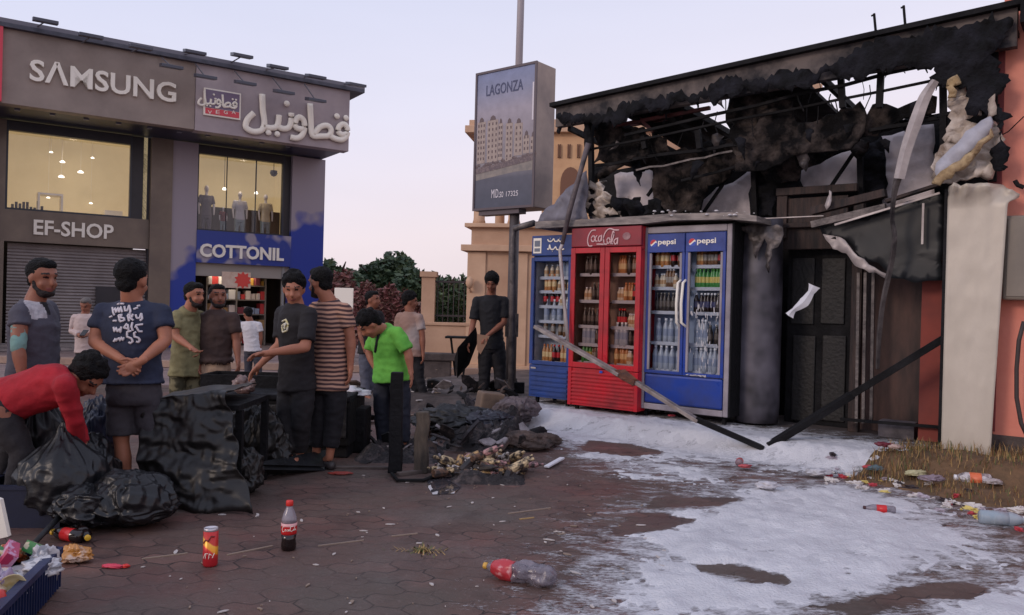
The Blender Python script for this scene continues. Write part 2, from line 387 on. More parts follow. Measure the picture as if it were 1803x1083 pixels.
redx = FB.px(2.5, 100)[0]
b = MB(); b.box(redx-3, redx+.02, -.12, .3, zb+.02, zt+.06); bl(b).build('red_fascia', mat('red_fascia', rgb(210, 60, 80), .4), BSH)
# interiors; room surfaces glow faintly themselves, standing in for lamplight on them
MIN = mat('glowing_room_wall', rgb(205, 188, 150), .8, emit=rgb(198, 180, 140), es=0.34, c2=rgb(190, 170, 128), ns=.8)
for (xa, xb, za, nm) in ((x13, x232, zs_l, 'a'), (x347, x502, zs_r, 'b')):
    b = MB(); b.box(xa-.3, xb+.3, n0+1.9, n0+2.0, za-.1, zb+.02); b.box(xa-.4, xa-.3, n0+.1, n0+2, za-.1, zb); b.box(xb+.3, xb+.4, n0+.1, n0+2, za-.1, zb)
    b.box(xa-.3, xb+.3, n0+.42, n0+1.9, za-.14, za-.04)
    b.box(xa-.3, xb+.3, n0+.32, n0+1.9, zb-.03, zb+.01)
    bl(b).build('glowing_room', MIN, BSH)
MWF = mat('window_frame', rgb(40, 44, 56), .4)
GL = glassmat('shop_glass', (0.93, 0.93, 0.95), .9, .03)
for (xa, xb, za, ex) in ((x13, x232, zs_l, x262), (x347, x502, zs_r, x512)):
    f = MB(); f.box(xa, xa+.05, n0+.04, n0+.2, za, zb); f.box(xb-.05, xb, n0+.04, n0+.2, za, zb); f.box(xa+.05, xb-.05, n0+.04, n0+.2, za, za+.05)
    f.box(xb, ex, n0+.1, n0+.3, za, zb, 1); f.box(xa+.05, xb-.05, n0+.03, n0+.22, zb-.26, zb, 1)
    fr = bl(f).build('window', [MWF, MDK], BSH)
    gg = MB(); gg.box(xa+.05, xb-.05, n0+.10, n0+.112, za+.05, zb); o = bl(gg).build('pane', GL, fr)
    gm = MB()
    for k in (1, 2): 
        if xa == x347: gm.box(xa+(xb-xa)*k/3-.012, xa+(xb-xa)*k/3+.012, n0+.09, n0+.125, za+.05, zb)
    if xa == x347: bl(gm).build('mullion', MWF, fr)
# shutter
xsh0, xsh1 = FB.px(12, 500, n0)[0], FB.px(258, 500, n0)[0]
b = MB(); zz = 0.0; k = 0
prof = []
while zz < zshut:
    prof.append((n0+.16+(.03 if k % 2 else 0), zz)); zz += .035 if k % 2 else .05; k += 1
vs = []; fs = []
for (yy, z_) in prof: vs += [(xsh0, yy, z_), (xsh1, yy, z_)]
for i in range(len(prof)-1): fs.append((2*i, 2*i+1, 2*i+3, 2*i+2))
b.add(vs, fs)
MSH = mat('shutter_metal', rgb(148, 138, 134), .42, metal=.3, c2=rgb(122, 112, 110), ns=1.5, rv=.1)
bl(b).build('shutter', MSH, BSH)
b = MB(); b.box(xsh1, x262, n0+.02, n0+.3, 0, zshut); b.box(FB.px(170, 500, n0)[0], FB.px(218, 500, n0)[0], n0+.06, n0+.15, FB.px(190, 560, n0)[1], FB.px(190, 505, n0)[1]); bl(b).build('shutter_box', MDK, BSH)
b = MB(); b.box(xsh0-.5, xsh1+.4, n0-.5, n0-.05, 0, .14); b.box(xsh0-.5, xsh1+.4, n0-.95, n0-.5, 0, .07)
bl(b).build('step', mat('pale_step', rgb(150, 138, 134), .6, c2=rgb(112, 104, 102), ns=3), BSH)
# writing
def put_text(F, s_, x0, ytop, ybot, x1, n, m, bold, ext=.08, name='lettering', parent=None, off=n0, tilt=True):
    a = F.px(x0, ybot, n-ext); c = F.px(x1, ybot, n-ext); h = F.px(x0, ytop, n-ext)[1]-a[1]
    tm = text_mb(s_, c[0]-a[0], h, ext, bold)
    tm.v = [(v[0]+a[0], v[1]+n-ext-off, v[2]+a[1]) for v in tm.v]
    return tm.build(name, m, parent)
put_text(FB, 'S\u039BMSUNG', 52, 101, 141, 311, 0, MLET, .018, .09, 'shop_name', BSH)
put_text(FB, 'EF-SHOP', 59, 386, 413, 200, n0, MLET, .022, .06, 'shop_name', BSH)
put_text(FB, 'COTTONIL', 352, 428, 452, 500, n0-.1, MLET, .03, .06, 'shop_name', BSH)
def stroke(F, paths, r, n, name, m, parent, zx, off=n0, flat=.6, mi=None):
    b_ = MB()
    for p in paths:
        pts = [F.px(*zx(x, y), n) for x, y in p]
        # catmull smoothing
        q_ = []
        for i in range(len(pts)-1):
            a_, b0, c_, d_ = pts[max(0, i-1)], pts[i], pts[i+1], pts[min(len(pts)-1, i+2)]
            for k_ in range(4):
                u = k_/4; q_.append(tuple(0.5*((2*b0[j])+(-a_[j]+c_[j])*u+(2*a_[j]-5*b0[j]+4*c_[j]-d_[j])*u*u+(-a_[j]+3*b0[j]-3*c_[j]+d_[j])*u**3) for j in (0, 1)))
        q_.append(pts[-1])
        if len(p) == 1: q_ = [(pts[0][0]-.001, pts[0][1]), (pts[0][0]+.001, pts[0][1])]
        Q3 = [(x_, n-off, z_) for x_, z_ in q_]
        if len(p) == 1:
            b_.lathe([(0.01*r, -r*.6), (r*.8, -r*.55), (r, 0), (r*.8, r*.55), (.01*r, r*.6)], Q3[0], 12, axis=(0, 1, 0)); continue
        b_.tube(Q3, r, seg=8)
    # flatten front
    b_.v = [(v[0], (n-off)+(v[1]-(n-off))*flat, v[2]) for v in b_.v]
    return b_.build(name, m, parent, smooth=True)
Z1 = lambda x, y: (x/2.7076, 20+y/2.7076)
ar = [[(1250, 395), (1253, 470), (1260, 535), (1245, 568), (1205, 573), (1172, 552), (1180, 515), (1210, 485)],
      [(1255, 545), (1285, 556), (1318, 550), (1328, 520), (1330, 495)], [(1325, 548), (1350, 560), (1378, 552), (1388, 520), (1388, 485)],
      [(1385, 600), (1415, 605), (1440, 590), (1452, 555), (1447, 520), (1425, 505), (1408, 525), (1412, 555), (1448, 562)],
      [(1478, 440), (1482, 520), (1488, 590), (1530, 595), (1568, 592), (1578, 565), (1560, 545), (1525, 552), (1495, 588)],
      [(1570, 592), (1600, 608), (1632, 612), (1652, 592), (1656, 560), (1640, 538), (1618, 548), (1612, 572), (1630, 588), (1652, 584)],
      [(1607, 500)], [(1650, 508)], [(1368, 440)], [(1280, 578)], [(1322, 585)]]
stroke(FB, ar, .088, -.1, 'arabic_shop_name', MLET, BSH, Z1)
b = MB(); a = FB.px(357, 201); c = FB.px(423, 155, 0); zq = FB.px(357, 155)[1]
b.box(a[0], c[0], -.1, -.03, FB.px(357, 203)[1], zq, 0); b.box(a[0]+.04, c[0]-.04, -.11, -.1, FB.px(357, 203)[1]+.04, FB.px(357, 190)[1], 1); b.box(a[0]+.04, c[0]-.04, -.11, -.1, FB.px(357, 190)[1]+.01, zq-.04, 2)
bl(b).build('logo_panel', [MLET, mat('logo_red', rgb(214, 66, 80), .4), mat('logo_violet', rgb(120, 104, 128), .4)], BSH)
ar2 = [[(x*.375+507, y*.375+232) for x, y in p] for p in ar]
stroke(FB, ar2, .03, -.125, 'arabic_logo', MLET, BSH, Z1)
for i_, ch_ in enumerate('VEGA'): put_text(FB, ch_, 366+i_*14, 194, 200, 373+i_*14, -.11, MLET, .0, .01, 'logo_letter', BSH)
# lamps on the roof
def flood(xp, yp, wpx, long=True, grp='floodlights on arms along the shop roof', lab=None):
    n = -.75; c_ = FB.px(xp, yp, n)
    t = thing('floodlight', lab, 'lamp', FB.w(c_[0], n, c_[1]), FB.a, grp)
    m = MB(); m.hexa([(-.26, -.16, -.06), (.26, -.16, -.06), (.26, .18, .0), (-.26, .18, .0), (-.26, -.16, 0.02), (.26, -.16, 0.02), (.26, .18, .1), (-.26, .18, .1)])
    m.build('lamp_head', mat('lamp_black', rgb(70, 72, 84), .4), t, bevel=.01)
    m = MB(); zz_ = (zt+.15 if c_[1] > zt else zt-.05)-c_[1]; m.tube([(0, .0, 0), (-.12, .64, zz_)], .018); m.build('arm', mat('lamp_arm', rgb(80, 78, 86), .4), t)
for i, (xp, yp) in enumerate([(80, 38), (160, 64), (248, 84), (343, 93), (426, 99), (489, 119), (556, 136), (627, 150)]):
    flood(xp, yp, 30, lab='black floodlight above the shop roof edge, %s from the left' % ['first', 'second', 'third', 'fourth', 'fifth', 'sixth', 'seventh', 'eighth'][i])
for i, (xp, yp) in enumerate([(302, 118), (362, 136), (432, 147), (500, 163), (556, 177)]):
    flood(xp, yp, 26, lab='dark sign lamp in front of the fascia, %s from the left' % ['first', 'second', 'third', 'fourth', 'fifth'][i], grp='sign lamps below the roof edge')
# window contents
MLMP = mat('hanging_lamp', (1, .95, .85), .5, emit=(1, .93, .8), es=2.2)
for i, (xp, yp, s_) in enumerate([(90, 268, .05), (110, 285, .07), (142, 303, .08), (108, 311, .08), (163, 278, .05), (85, 348, .05), (160, 358, .05)]):
    c_ = FB.px(xp, yp, n0+1.0+.12*i); m = MB(); m.lathe([(s_*.4, s_*.5), (s_, 0), (s_*.9, -s_*.3)], (0, 0, 0), 10)
    m.tube([(0, 0, s_*.5), (0, 0, zb-c_[1])], .004, 1)
    tag(m.build('pendant_lamp', [MLMP, MLET], loc=FB.w(c_[0], n0+1.0+.12*i, c_[1]), rz=FB.a), 'glowing pendant lamp in the left lit window, %s' % ['upper left', 'below the upper left one', 'largest, right of centre', 'lower left, level with the largest', 'upper right', 'lowest left', 'lowest right'][i], 'lamp', 'pendant lamps in the left window')
for i, (xp, yp) in enumerate([(395, 333), (451, 340)]):
    c_ = FB.px(xp, yp, n0+.7); m = MB(); m.lathe([(.03, .05), (.06, 0), (.05, -.03)], (0, 0, 0), 10, 0); m.tube([(0, 0, .05), (0, 0, zb-c_[1])], .008, 1)
    tag(m.build('pendant_lamp', [MLMP, MWF], loc=FB.w(c_[0], n0+.7, c_[1]), rz=FB.a), ['glowing pendant lamp above the leftmost mannequins', 'glowing pendant lamp above the rightmost mannequin'][i], 'lamp')
c_ = FB.px(482, 305, n0+.3); m = MB(); m.lathe([(.1, .08), (.12, 0), (.08, -.08), (.01, -.11)], (0, 0, 0), 12); m.tube([(0, 0, .08), (0, 0, zb-c_[1])], .01)
tag(m.build('camera_dome', MWF, loc=FB.w(c_[0], n0+.3, c_[1]), rz=FB.a), 'dark dome camera under the ceiling at the right edge of the lit window', 'camera')
t = thing('display_desk', 'pale display desk with dark goods in the lit left window', 'desk', FB.w(FB.px(85, 360, n0+.6)[0], n0+.6, zs_l-.03), FB.a)
m = MB(); m.box(-.25, .35, 0, .5, .55, .6); m.box(-.25, -.2, 0, .5, 0, .55); m.box(.3, .35, 0, .5, 0, .55); m.build('desk_frame', MLET, t)
m = MB(); random.seed(3)
for k in range(9): x_ = -.85+k*.085; m.box(x_, x_+.06, .05, .2, .0, random.uniform(.18, .4))
m.build('dark_goods', mat('dark_goods', rgb(40, 34, 34), .6), t)
m = MB(); m.box(-.08, .38, n0+.9, n0+1.3, 0, .3); c_ = FB.px(190, 375, n0+.9)
tag(m.build('display_box', MLET, loc=FB.w(c_[0], 0, zs_l-.04), rz=FB.a), 'pale low display box at the right of the left lit window', 'display')
for (xa, xb, zz_, en) in ((x13, x232, zb-.3, 13), (x347, x502, zb-.3, 13), (x347, x512, zsign_b-.3, 16)):
    ld = bpy.data.lights.new('room_lamp', 'AREA'); ld.energy = en; ld.size = .5 if zz_ > 3 else 1.2; ld.color = (1, .86, .66); lo = bpy.data.objects.new('room_lamp', ld); COL.objects.link(lo); lo.location = FB.w((xa+xb)/2, n0+(.36 if zz_ > 3 else 1.0), zz_); tag(lo, None, None)
zd = FB.px(400, 366, n0+.8)[1]; m = MB()
m.box(x347-.1, x502+.15, 0, .06, zs_r, zd); tag(m.build('partition', mat('dark_backdrop', rgb(50, 44, 44), .8), loc=FB.w(0, n0+.85, 0), rz=FB.a), 'dark low partition behind the mannequins in the lit window', 'partition')
# shop interior of the right unit, ground floor
zent = FB.px(347, 476, n0)[1]
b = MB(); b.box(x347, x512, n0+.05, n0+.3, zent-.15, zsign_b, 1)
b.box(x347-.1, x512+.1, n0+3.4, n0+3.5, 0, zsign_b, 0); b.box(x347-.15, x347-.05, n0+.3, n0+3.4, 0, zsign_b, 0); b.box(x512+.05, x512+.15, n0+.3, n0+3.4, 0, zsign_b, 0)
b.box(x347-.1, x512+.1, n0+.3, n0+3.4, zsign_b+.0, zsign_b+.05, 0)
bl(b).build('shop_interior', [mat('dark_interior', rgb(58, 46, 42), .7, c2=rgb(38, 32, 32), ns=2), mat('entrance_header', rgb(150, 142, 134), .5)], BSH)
b = MB(); b.box(FB.px(495, 560, n0)[0], FB.px(499, 560, n0)[0], n0, n0+.1, 0, zsign_b); bl(b).build('door_frame', mat('steel', rgb(140, 140, 140), .4), BSH)
a = FB.px(391, 478, n0-.2); c = FB.px(441, 505, n0-.2); t = thing('banner', 'pale hanging poster with a red spiky patch over the shop entrance', 'poster', FB.w((a[0]+c[0])/2, n0-.2, c[1]), FB.a)
w2 = (c[0]-a[0])/2; hh = a[1]-c[1]
m = MB(); m.box(-w2, w2, 0, .03, -.05, hh); m.build('poster_sheet', mat('poster_cream', rgb(218, 200, 180), .7, c2=rgb(196, 160, 140), ns=5), t)
m = MB(); pl = []
for k in range(20): rr = .26 if k % 2 else .18; pl.append((w2*.45+rr*cos(2*pi*k/20), hh*.45+rr*sin(2*pi*k/20)))
m.prism(pl, -.012, 0); m.build('red_star', mat('poster_red', rgb(214, 72, 62), .6), t)
cols = [rgb(216, 200, 190), rgb(196, 60, 60), rgb(220, 214, 210), rgb(160, 124, 80), rgb(150, 160, 180), rgb(206, 160, 70), rgb(120, 50, 60)]
MC = [mat('cloth_%s' % n_, c_, .8) for n_, c_ in zip(['cream', 'red', 'white', 'tan', 'blue', 'yellow', 'maroon'], cols)]
random.seed(11)
t = thing('clothes_rack', 'display racks full of folded clothes inside the lit shop entrance', 'rack', FB.w(FB.px(415, 600, n0+.9)[0], n0+.9, 0), FB.a)
m = MB()
for sx in (-.9, 0, .9): m.box(sx-.02, sx+.02, 0, .6, 0, 2.1)
for zz_ in (.5, .95, 1.4, 1.85): m.box(-.9, .9, 0, .6, zz_, zz_+.03)
m.build('rack_frame', mat('rack_frame', rgb(130, 120, 110), .5), t)
for zz_ in (.05, .53, .98, 1.43, 1.88):
    x_ = -.86
    while x_ < .8:
        w_ = random.uniform(.1, .22); m = MB(); m.box(x_, x_+w_, random.uniform(0, .15), .5, zz_+.0, zz_+random.uniform(.15, .36))
        m.build('folded_clothes', random.choice(MC), t, bevel=.015); x_ += w_+.02
# white box seen right of the entrance
a = G(588, 640); c_ = P(605, 527, 17)
t = thing('notice_board', 'plain white board standing behind the man in the striped shirt', 'sign', (c_.x, c_.y, 0), 0)
m = MB(); m.box(-.2, .2, 0, .06, 1.25, 1.75); m.build('board', MLET, t, bevel=.005)
m = MB(); m.box(-.03, .03, .06, .1, 0, 1.5); m.build('post', MWF, t)
# ================================================================== beige gatehouse, wall, fence, trees
MBE = mat('beige_render', rgb(196, 160, 132), .75, c2=rgb(176, 140, 114), ns=1.3, rv=.1, bump=.15, bs=30)
MBT = mat('beige_trim', rgb(208, 172, 142), .7, c2=rgb(190, 154, 126), ns=2)
MSK = mat('beige_niche', rgb(120, 84, 66), .8)
DG = 18.0
g0 = P(820, 600, DG); GA = R(-8)
FG = Frame((g0.x, g0.y), GA)
GH = thing('gatehouse', 'beige gatehouse with ledges, an open columned upper storey and arched niche', 'building', FG.w(0, 0, 0), FG.a)
def gz(y, x=820): return FG.px(x, y, 0)[1]
xw = FG.px(1080, 500)[0]
zl1, zl2, zl3 = gz(442), gz(400), gz(235)
b = MB(); b.box(0, xw, 0, 3.6, 0, zl1, 0); b.box(.06, xw, .05, 3.5, zl1+.14, zl2, 0); b.build('wall', MBE, GH)
b = MB(); b.box(-.14, xw+.1, -.14, 3.7, zl1, zl1+.14); b.box(-.08, xw+.1, -.08, 3.66, zl2, zl2+.09); b.box(-.12, xw+.1, -.12, 3.7, 0, .12)
for xx in (.0, .95, 1.9): b.box(xx+.0, xx+.42, -.04, .0, .12, zl1-.02)
b.box(.45, .55, -.06, 0, zl1-1.1, zl1-1.0); b.build('ledges', MBT, GH, bevel=.01)
b = MB()
for xx, yy in ((.2, .2), (1.0, .2), (.2, 3.2)):
    b = MB(); b.lathe([(.16, zl2+.09), (.13, zl2+.2), (.12, zl3-.15), (.16, zl3)], (xx, yy, 0), 12); b.build('column', MBT, GH, smooth=True)
b = MB(); b.box(-.12, xw+.2, -.12, 3.7, zl3, zl3+.16); b.box(-.04, xw+.1, -.04, 3.6, zl3+.16, zl3+.3); b.build('roof', MBT, GH, bevel=.01)
xr = FG.px(975, 300)[0]
b = MB(); b.box(xr-.25, xw+.1, .02, 3.3, zl2+.09, zl3); b.build('upper_wall', mat('beige_light', rgb(214, 172, 130), .7, c2=rgb(196, 152, 114), ns=2), GH)
arch = FG.px(1004, 330); b = MB(); pl = [(arch[0]-.22, zl2+.2), (arch[0]+.22, zl2+.2)]+[(arch[0]+.22*cos(pi*k/10), arch[1]+.1+.35*sin(pi*k/10)) for k in range(11)]
b.prism(pl, -.02, .05); b.build('niche', MSK, GH)
b = MB()
for k in range(3):
    xx = FG.px(985+k*17, 262)[0]; b.box(xx-.035, xx-.01, -.02, .03, zl3-.55, zl3-.25); b.box(xx+.01, xx+.035, -.02, .03, zl3-.55, zl3-.25)
b.build('slot', MSK, GH)
c_ = FG.px(826, 500); b = MB(); b.lathe([(.05, -.1), (.09, 0), (.08, .1), (.02, .16)], (c_[0]+.05, -.2, c_[1]), 10); b.tube([(c_[0]+.05, -.2, c_[1]-.1), (c_[0]+.05, 0, c_[1]-.2)], .02); b.build('wall_lamp', MBT, GH, smooth=True)
# low wall + railing + pillar
FW = Frame((G(745, 655).x, G(745, 655).y+1.0), R(0))
def wx(x, y=600): return FW.px(x, y)[0]
zw = FW.px(780, 573)[1]
t = thing('boundary_wall', 'low beige boundary wall carrying a metal railing beside the gatehouse', 'wall', FW.w(wx(620), 0, 0), 0)
L_ = wx(830)-wx(620); xp_ = wx(740)-wx(620)
b = MB(); b.box(xp_-.1, L_, 0, .25, 0, zw); b.box(xp_-.1, L_, -.04, .29, zw, zw+.07); b.build('wall', MBE, t, bevel=.01)
zp = FW.px(750, 478)[1]; xp_ = wx(740)-wx(620)
for k, xx in enumerate((xp_,)):
    b = MB(); b.box(xx, xx+.3, -.02, .27, zw+.07, zp-.12); b.box(xx-.04, xx+.34, -.06, .31, zp-.12, zp); b.build('pillar', MBE, t)
b = MB(); zr = FW.px(780, 488)[1]; xx = xp_+.35
while xx < L_: b.box(xx, xx+.02, .1, .12, zw+.07, zr); xx += .12
b.box(xp_+.3, L_, .08, .14, zr-.12, zr-.08); b.box(xp_+.3, L_, .08, .14, zw+.2, zw+.24)
b.build('railing', mat('iron_railing', rgb(58, 48, 48), .6), t)
# kerb by the street
b = MB(); p = G(745, 660); b.box(-14, 5, p.y+.2, p.y+.5, 0, .13); struct(b.build('kerb', mat('kerb_stone', rgb(168, 140, 122), .7, c2=rgb(140, 116, 104), ns=4)))
def foliage(mb, c, rx, ry, rz_, n, s, seed, mi=0, gap=.35, mi2=1):
    rnd = random.Random(seed)
    for k in range(n):
        while True:
            v = Vector((rnd.uniform(-1, 1), rnd.uniform(-1, 1), rnd.uniform(-1, 1)))
            if v.length > 1: continue
            q_ = fbm(v.x*2.1+seed, v.y*2.1, v.z*2.1, 3)
            if v.length > .78+.35*q_: continue
            if q_ < -gap: continue
            break
        p_ = Vector((c[0]+v.x*rx, c[1]+v.y*ry, c[2]+v.z*rz_)); a_ = Vector((rnd.gauss(0, 1), rnd.gauss(0, 1), rnd.gauss(0, .7))).normalized(); b_ = a_.orthogonal().normalized(); sz = s*rnd.uniform(.6, 1.4)
        mb.add([p_-a_*sz, p_-b_*sz*.5, p_+a_*sz, p_+b_*sz*.5], [(0, 1, 2, 3)], mi if rnd.random() < .6 else mi2)
def leafmat(name, a, b_): return mat(name, a, .6, c2=b_, ns=.9, nd=3)
LG = [leafmat('leaf_green', rgb(74, 96, 66), rgb(50, 70, 50)), leafmat('leaf_light', rgb(104, 120, 82), rgb(78, 96, 66))]
LR = [leafmat('leaf_red', rgb(134, 84, 82), rgb(104, 66, 64)), leafmat('leaf_redbrown', rgb(112, 84, 74), rgb(92, 66, 58))]
MTK = mat('bark', rgb(74, 58, 48), .9, c2=rgb(50, 40, 34), ns=8, bump=.5)
def tree(px_, ytop, ybot, d, wpx, name, label, mats, seed, cat='tree', n=4200, s=.13, grp=None, lobes=4, trunk=True):
    b0 = G(px_, 541.5+1, 0); pt = P(px_, ytop, d); pb = P(px_, ybot, d); X = pt.x; Y = pt.y
    t_ = thing(name, label, cat, (X, Y, 0), 0, grp); rnd = random.Random(seed)
    H_ = pt.z; zb_ = max(pb.z, .2); W = wpx/ppm(d)/2
    m = MB()
    if trunk:
        m.tube([(0, 0, 0), (.05, 0, H_*.3), (-.05, .05, H_*.6), (0, 0, H_*.85)], [.16, .13, .09, .03], seg=8)
        for k in range(5):
            a_ = k*1.3; m.tube([(0, 0, H_*(.3+.08*k)), (W*.35*cos(a_), W*.35*sin(a_), H_*(.5+.08*k)), (W*.6*cos(a_), W*.6*sin(a_), H_*(.6+.07*k))], [.06, .04, .015], seg=6)
        m.build('trunk', MTK, t_, smooth=True)
    else:
        m.tube([(0, 0, 0), (.05, 0, zb_+.5)], .05); m.build('stem', MTK, t_)
    m = MB(); cz = (H_+zb_)/2; rz_ = (H_-zb_)/2
    for k in range(lobes):
        ox = rnd.uniform(-.55, .55)*W if lobes > 1 else 0; oz = rnd.uniform(-.35, .3)*rz_ if lobes > 1 else 0
        foliage(m, (ox, rnd.uniform(-.3, .3)*W, cz+oz), W*rnd.uniform(.5, .75) if lobes > 1 else W, W*.6, rz_*rnd.uniform(.6, .8) if lobes > 1 else rz_, n//lobes, s, seed+k*13)
    foliage(m, (0, 0, cz-.1*rz_), W*.95, W*.6, rz_*.85, n//2, s, seed+99)
    m.build('crown', mats, t_)
tree(600, 442, 600, 26, 110, 'tree', 'dark green tree just right of the shop building', LG, 1, n=4500)
tree(668, 438, 560, 29, 130, 'tree', 'broad dark green tree behind the reddish hedge', LG, 2, n=5500)
tree(735, 458, 570, 27, 90, 'tree', 'green tree directly behind the beige fence pillar', LG, 3, n=3500)
tree(790, 470, 620, 24, 90, 'tree', 'loose green tree behind the railing beside the gatehouse', LG, 4, n=3800, s=.10)
tree(595, 458, 650, 20.5, 92, 'tall_shrub', 'tall reddish bougainvillea shrub next to the shop building', LR, 5, 'shrub', n=5200, s=.09, trunk=False, lobes=3)
for i, x_ in enumerate((640, 678, 716)):
    tree(x_, 484+i*2, 640, 19.6, 62, 'hedge_shrub', 'clipped reddish hedge shrub %s' % ['left of the three behind the low wall', 'middle of the three behind the low wall', 'right of the three beside the beige pillar'][i], LR, 20+i, 'hedge', n=4200, s=.08, trunk=False, lobes=2, grp='reddish hedge behind the wall')
for i, x_ in enumerate((768, 800)):
    tree(x_, 505, 590, 18.6, 42, 'bush', ['loose green bush behind the railing near the pillar', 'loose green bush behind the railing near the gatehouse'][i], LG, 40+i, 'bush', n=1500, s=.08, trunk=False, lobes=2)
# far buildings seen through the burnt roof
for (x0, y0, x1, y1, d, nm) in ((1400, 120, 1436, 420, 24, 'pale tower block glimpsed through the right hole of the burnt roof'), (1095, 190, 1200, 420, 26, 'beige block glimpsed through the left hole of the burnt roof')):
    a = P(x0, y0+40, d); c = P(x1, y0+40, d); t = thing('distant_building', nm, 'building', (a.x, a.y, 0), 0)
    m = MB(); m.box(0, c.x-a.x, 0, 3, 0, a.z); m.build('wall', MBE, t); m = MB(); m.box(-.15, c.x-a.x+.15, -.15, 3, a.z, a.z+.2)
    m.build('roof', MBT, t)
    m = MB(); m.box((c.x-a.x)*.3, (c.x-a.x)*.7, -.03, 0, a.z-1.4, a.z-.7); m.build('window', MSK, t)
# concrete bench far behind
p = G(765, 668); t = thing('stone_bench', 'grey stone block bench in front of the low beige wall', 'bench', (p.x, p.y, 0), 0)
m = MB(); m.box(-.42, .42, 0, .4, .36, .5); m.build('bench_top', MCON, t, bevel=.02); m = MB(); m.box(-.32, .3, .05, .35, 0, .36); m.build('bench_block', MCON, t, bevel=.02)
# ================================================================== burnt kiosk on the right
MCH = mat('charred', rgb(20, 19, 23), .8, c2=rgb(10, 9, 11), ns=3, bump=.6, bs=20, rv=.12, spec=.3)
MCH2 = mat('charred_ragged', rgb(10, 10, 13), .85, c2=rgb(36, 36, 44), nd=9, thr=(.42, .72), ns=4, bump=1.0, bs=26, spec=.25)
MCH3 = mat('ashen_char', rgb(14, 13, 15), .9, c2=rgb(92, 82, 78), nd=9, thr=(.46, .74), ns=3.5, bump=1.0, bs=26, spec=.2)
MSOOT = mat('sooty_panel', rgb(226, 214, 214), .8, c2=rgb(104, 94, 98), ns=1.6, nd=5, thr=(.46, .78), bump=.15, bs=20)
MWD = mat('scorched_wood', rgb(66, 49, 44), .7, c2=rgb(28, 22, 22), ns=4, bump=.4, bs=30, stretch=(6, 6, .6))
MMET = mat('scorched_metal', rgb(120, 112, 110), .5, metal=.4, c2=rgb(52, 48, 50), ns=5, bump=.4, bs=30)
MFOIL = mat('torn_insulation', rgb(218, 206, 194), .7, c2=rgb(140, 124, 112), ns=4, bump=.9, bs=12)
MFOAMY = mat('yellow_foam', rgb(192, 168, 128), .9, c2=rgb(138, 114, 88), ns=9, bump=.8)
MPALE = mat('pale_metal', rgb(196, 186, 182), .5, metal=.2, c2=rgb(150, 140, 138), ns=4)
MRUST = mat('red_rafter', rgb(104, 46, 46), .7, c2=rgb(60, 34, 36), ns=5)
def poly2(pts, n, jag=.0, step=.12, seed=0):
    """photo outline -> facade polygon with an uneven edge"""
    rnd = random.Random(seed); q_ = [FA.px(x, y, n) for x, y in pts]; out = []
    for i in range(len(q_)):
        a_ = Vector(q_[i]); b_ = Vector(q_[(i+1) % len(q_)]); L_ = (b_-a_).length; k_ = max(1, int(L_/step))
        nrm = Vector((-(b_-a_).y, (b_-a_).x)); nrm = nrm.normalized() if nrm.length > 0 else nrm
        for j in range(k_):
            p_ = a_+(b_-a_)*(j/k_)
            if jag and j: p_ = p_+nrm*jag*(2.4*fbm(p_.x*2.6+seed, p_.y*2.6, 1, 5)+1.3*fbm(p_.x*6.5+seed, p_.y*6.5, 6, 4)+.35*rnd.uniform(-1, 1))
            out.append((p_.x, p_.y))
    return out
def sheet(name, pts, n, m, parent=None, jag=.03, step=.1, th=.012, crump=.03, cs=3.0, seed=0, lean=0.0, res=.06, sm=True, straight=None):
    """crumpled sheet: outline from the photo at facade depth n"""
    pl = poly2(pts, n, jag, step, seed)
    bm = bmesh.new(); vs = [bm.verts.new((x, 0, z)) for x, z in pl]
    es = [bm.edges.new((vs[i], vs[(i+1) % len(vs)])) for i in range(len(vs))]
    bmesh.ops.triangle_fill(bm, edges=es, use_beauty=True)
    for _ in range(5):
        lg = [e_ for e_ in bm.edges if e_.calc_length() > res*1.6]
        if not lg: break
        bmesh.ops.subdivide_edges(bm, edges=lg, cuts=1); bmesh.ops.triangulate(bm, faces=[f for f in bm.faces if len(f.verts) > 3])
    zc = sum(p[1] for p in pl)/len(pl)
    for v in bm.verts:
        f1 = fbm(v.co.x*cs+seed*3.1, v.co.z*cs, seed)+.35*fbm(v.co.x*cs*4, v.co.z*cs*4, seed+5, 2); r1 = 1-abs(fbm(v.co.x*cs*1.4+seed, v.co.z*cs*1.4+9, 2, 3))*2
        v.co.y = n+crump*(f1*1.6+r1*.6)+lean*(v.co.z-zc)
    me = bpy.data.meshes.new(name); bm.to_mesh(me); bm.free(); me.materials.append(m)
    o = bpy.data.objects.new(name, me); COL.objects.link(o)
    if parent: o.parent = parent
    else: o.location = FA.o; o.rotation_euler = (0, 0, FA.a)
    sl = o.modifiers.new('solid', 'SOLIDIFY'); sl.thickness = th; sl.offset = 0
    if sm:
        for p_ in me.polygons: p_.use_smooth = True
    return o
BK = thing('burnt_shop', 'fire-gutted black kiosk with charred roof band and scorched inner panels', 'building', FA.o, FA.a)
def pxn(x, y, n): q_ = FA.px(x, y, n); return (q_[0], n, q_[1])
def line(mb, pts, r, n, mi=0, seg=6): mb.tube([pxn(x, y, n) for x, y in pts], r, mi, seg); return mb
def beam(mb, x0, y0, x1, y1, n, w_, th, mi=0): return mb.beam(pxn(x0, y0, n), pxn(x1, y1, n), w_, th, mi)
NB = 1.5                                                # back wall depth
xL = FA.px(1030, 600, .5)[0]; xR = FA.px(1762, 400, .2)[0]
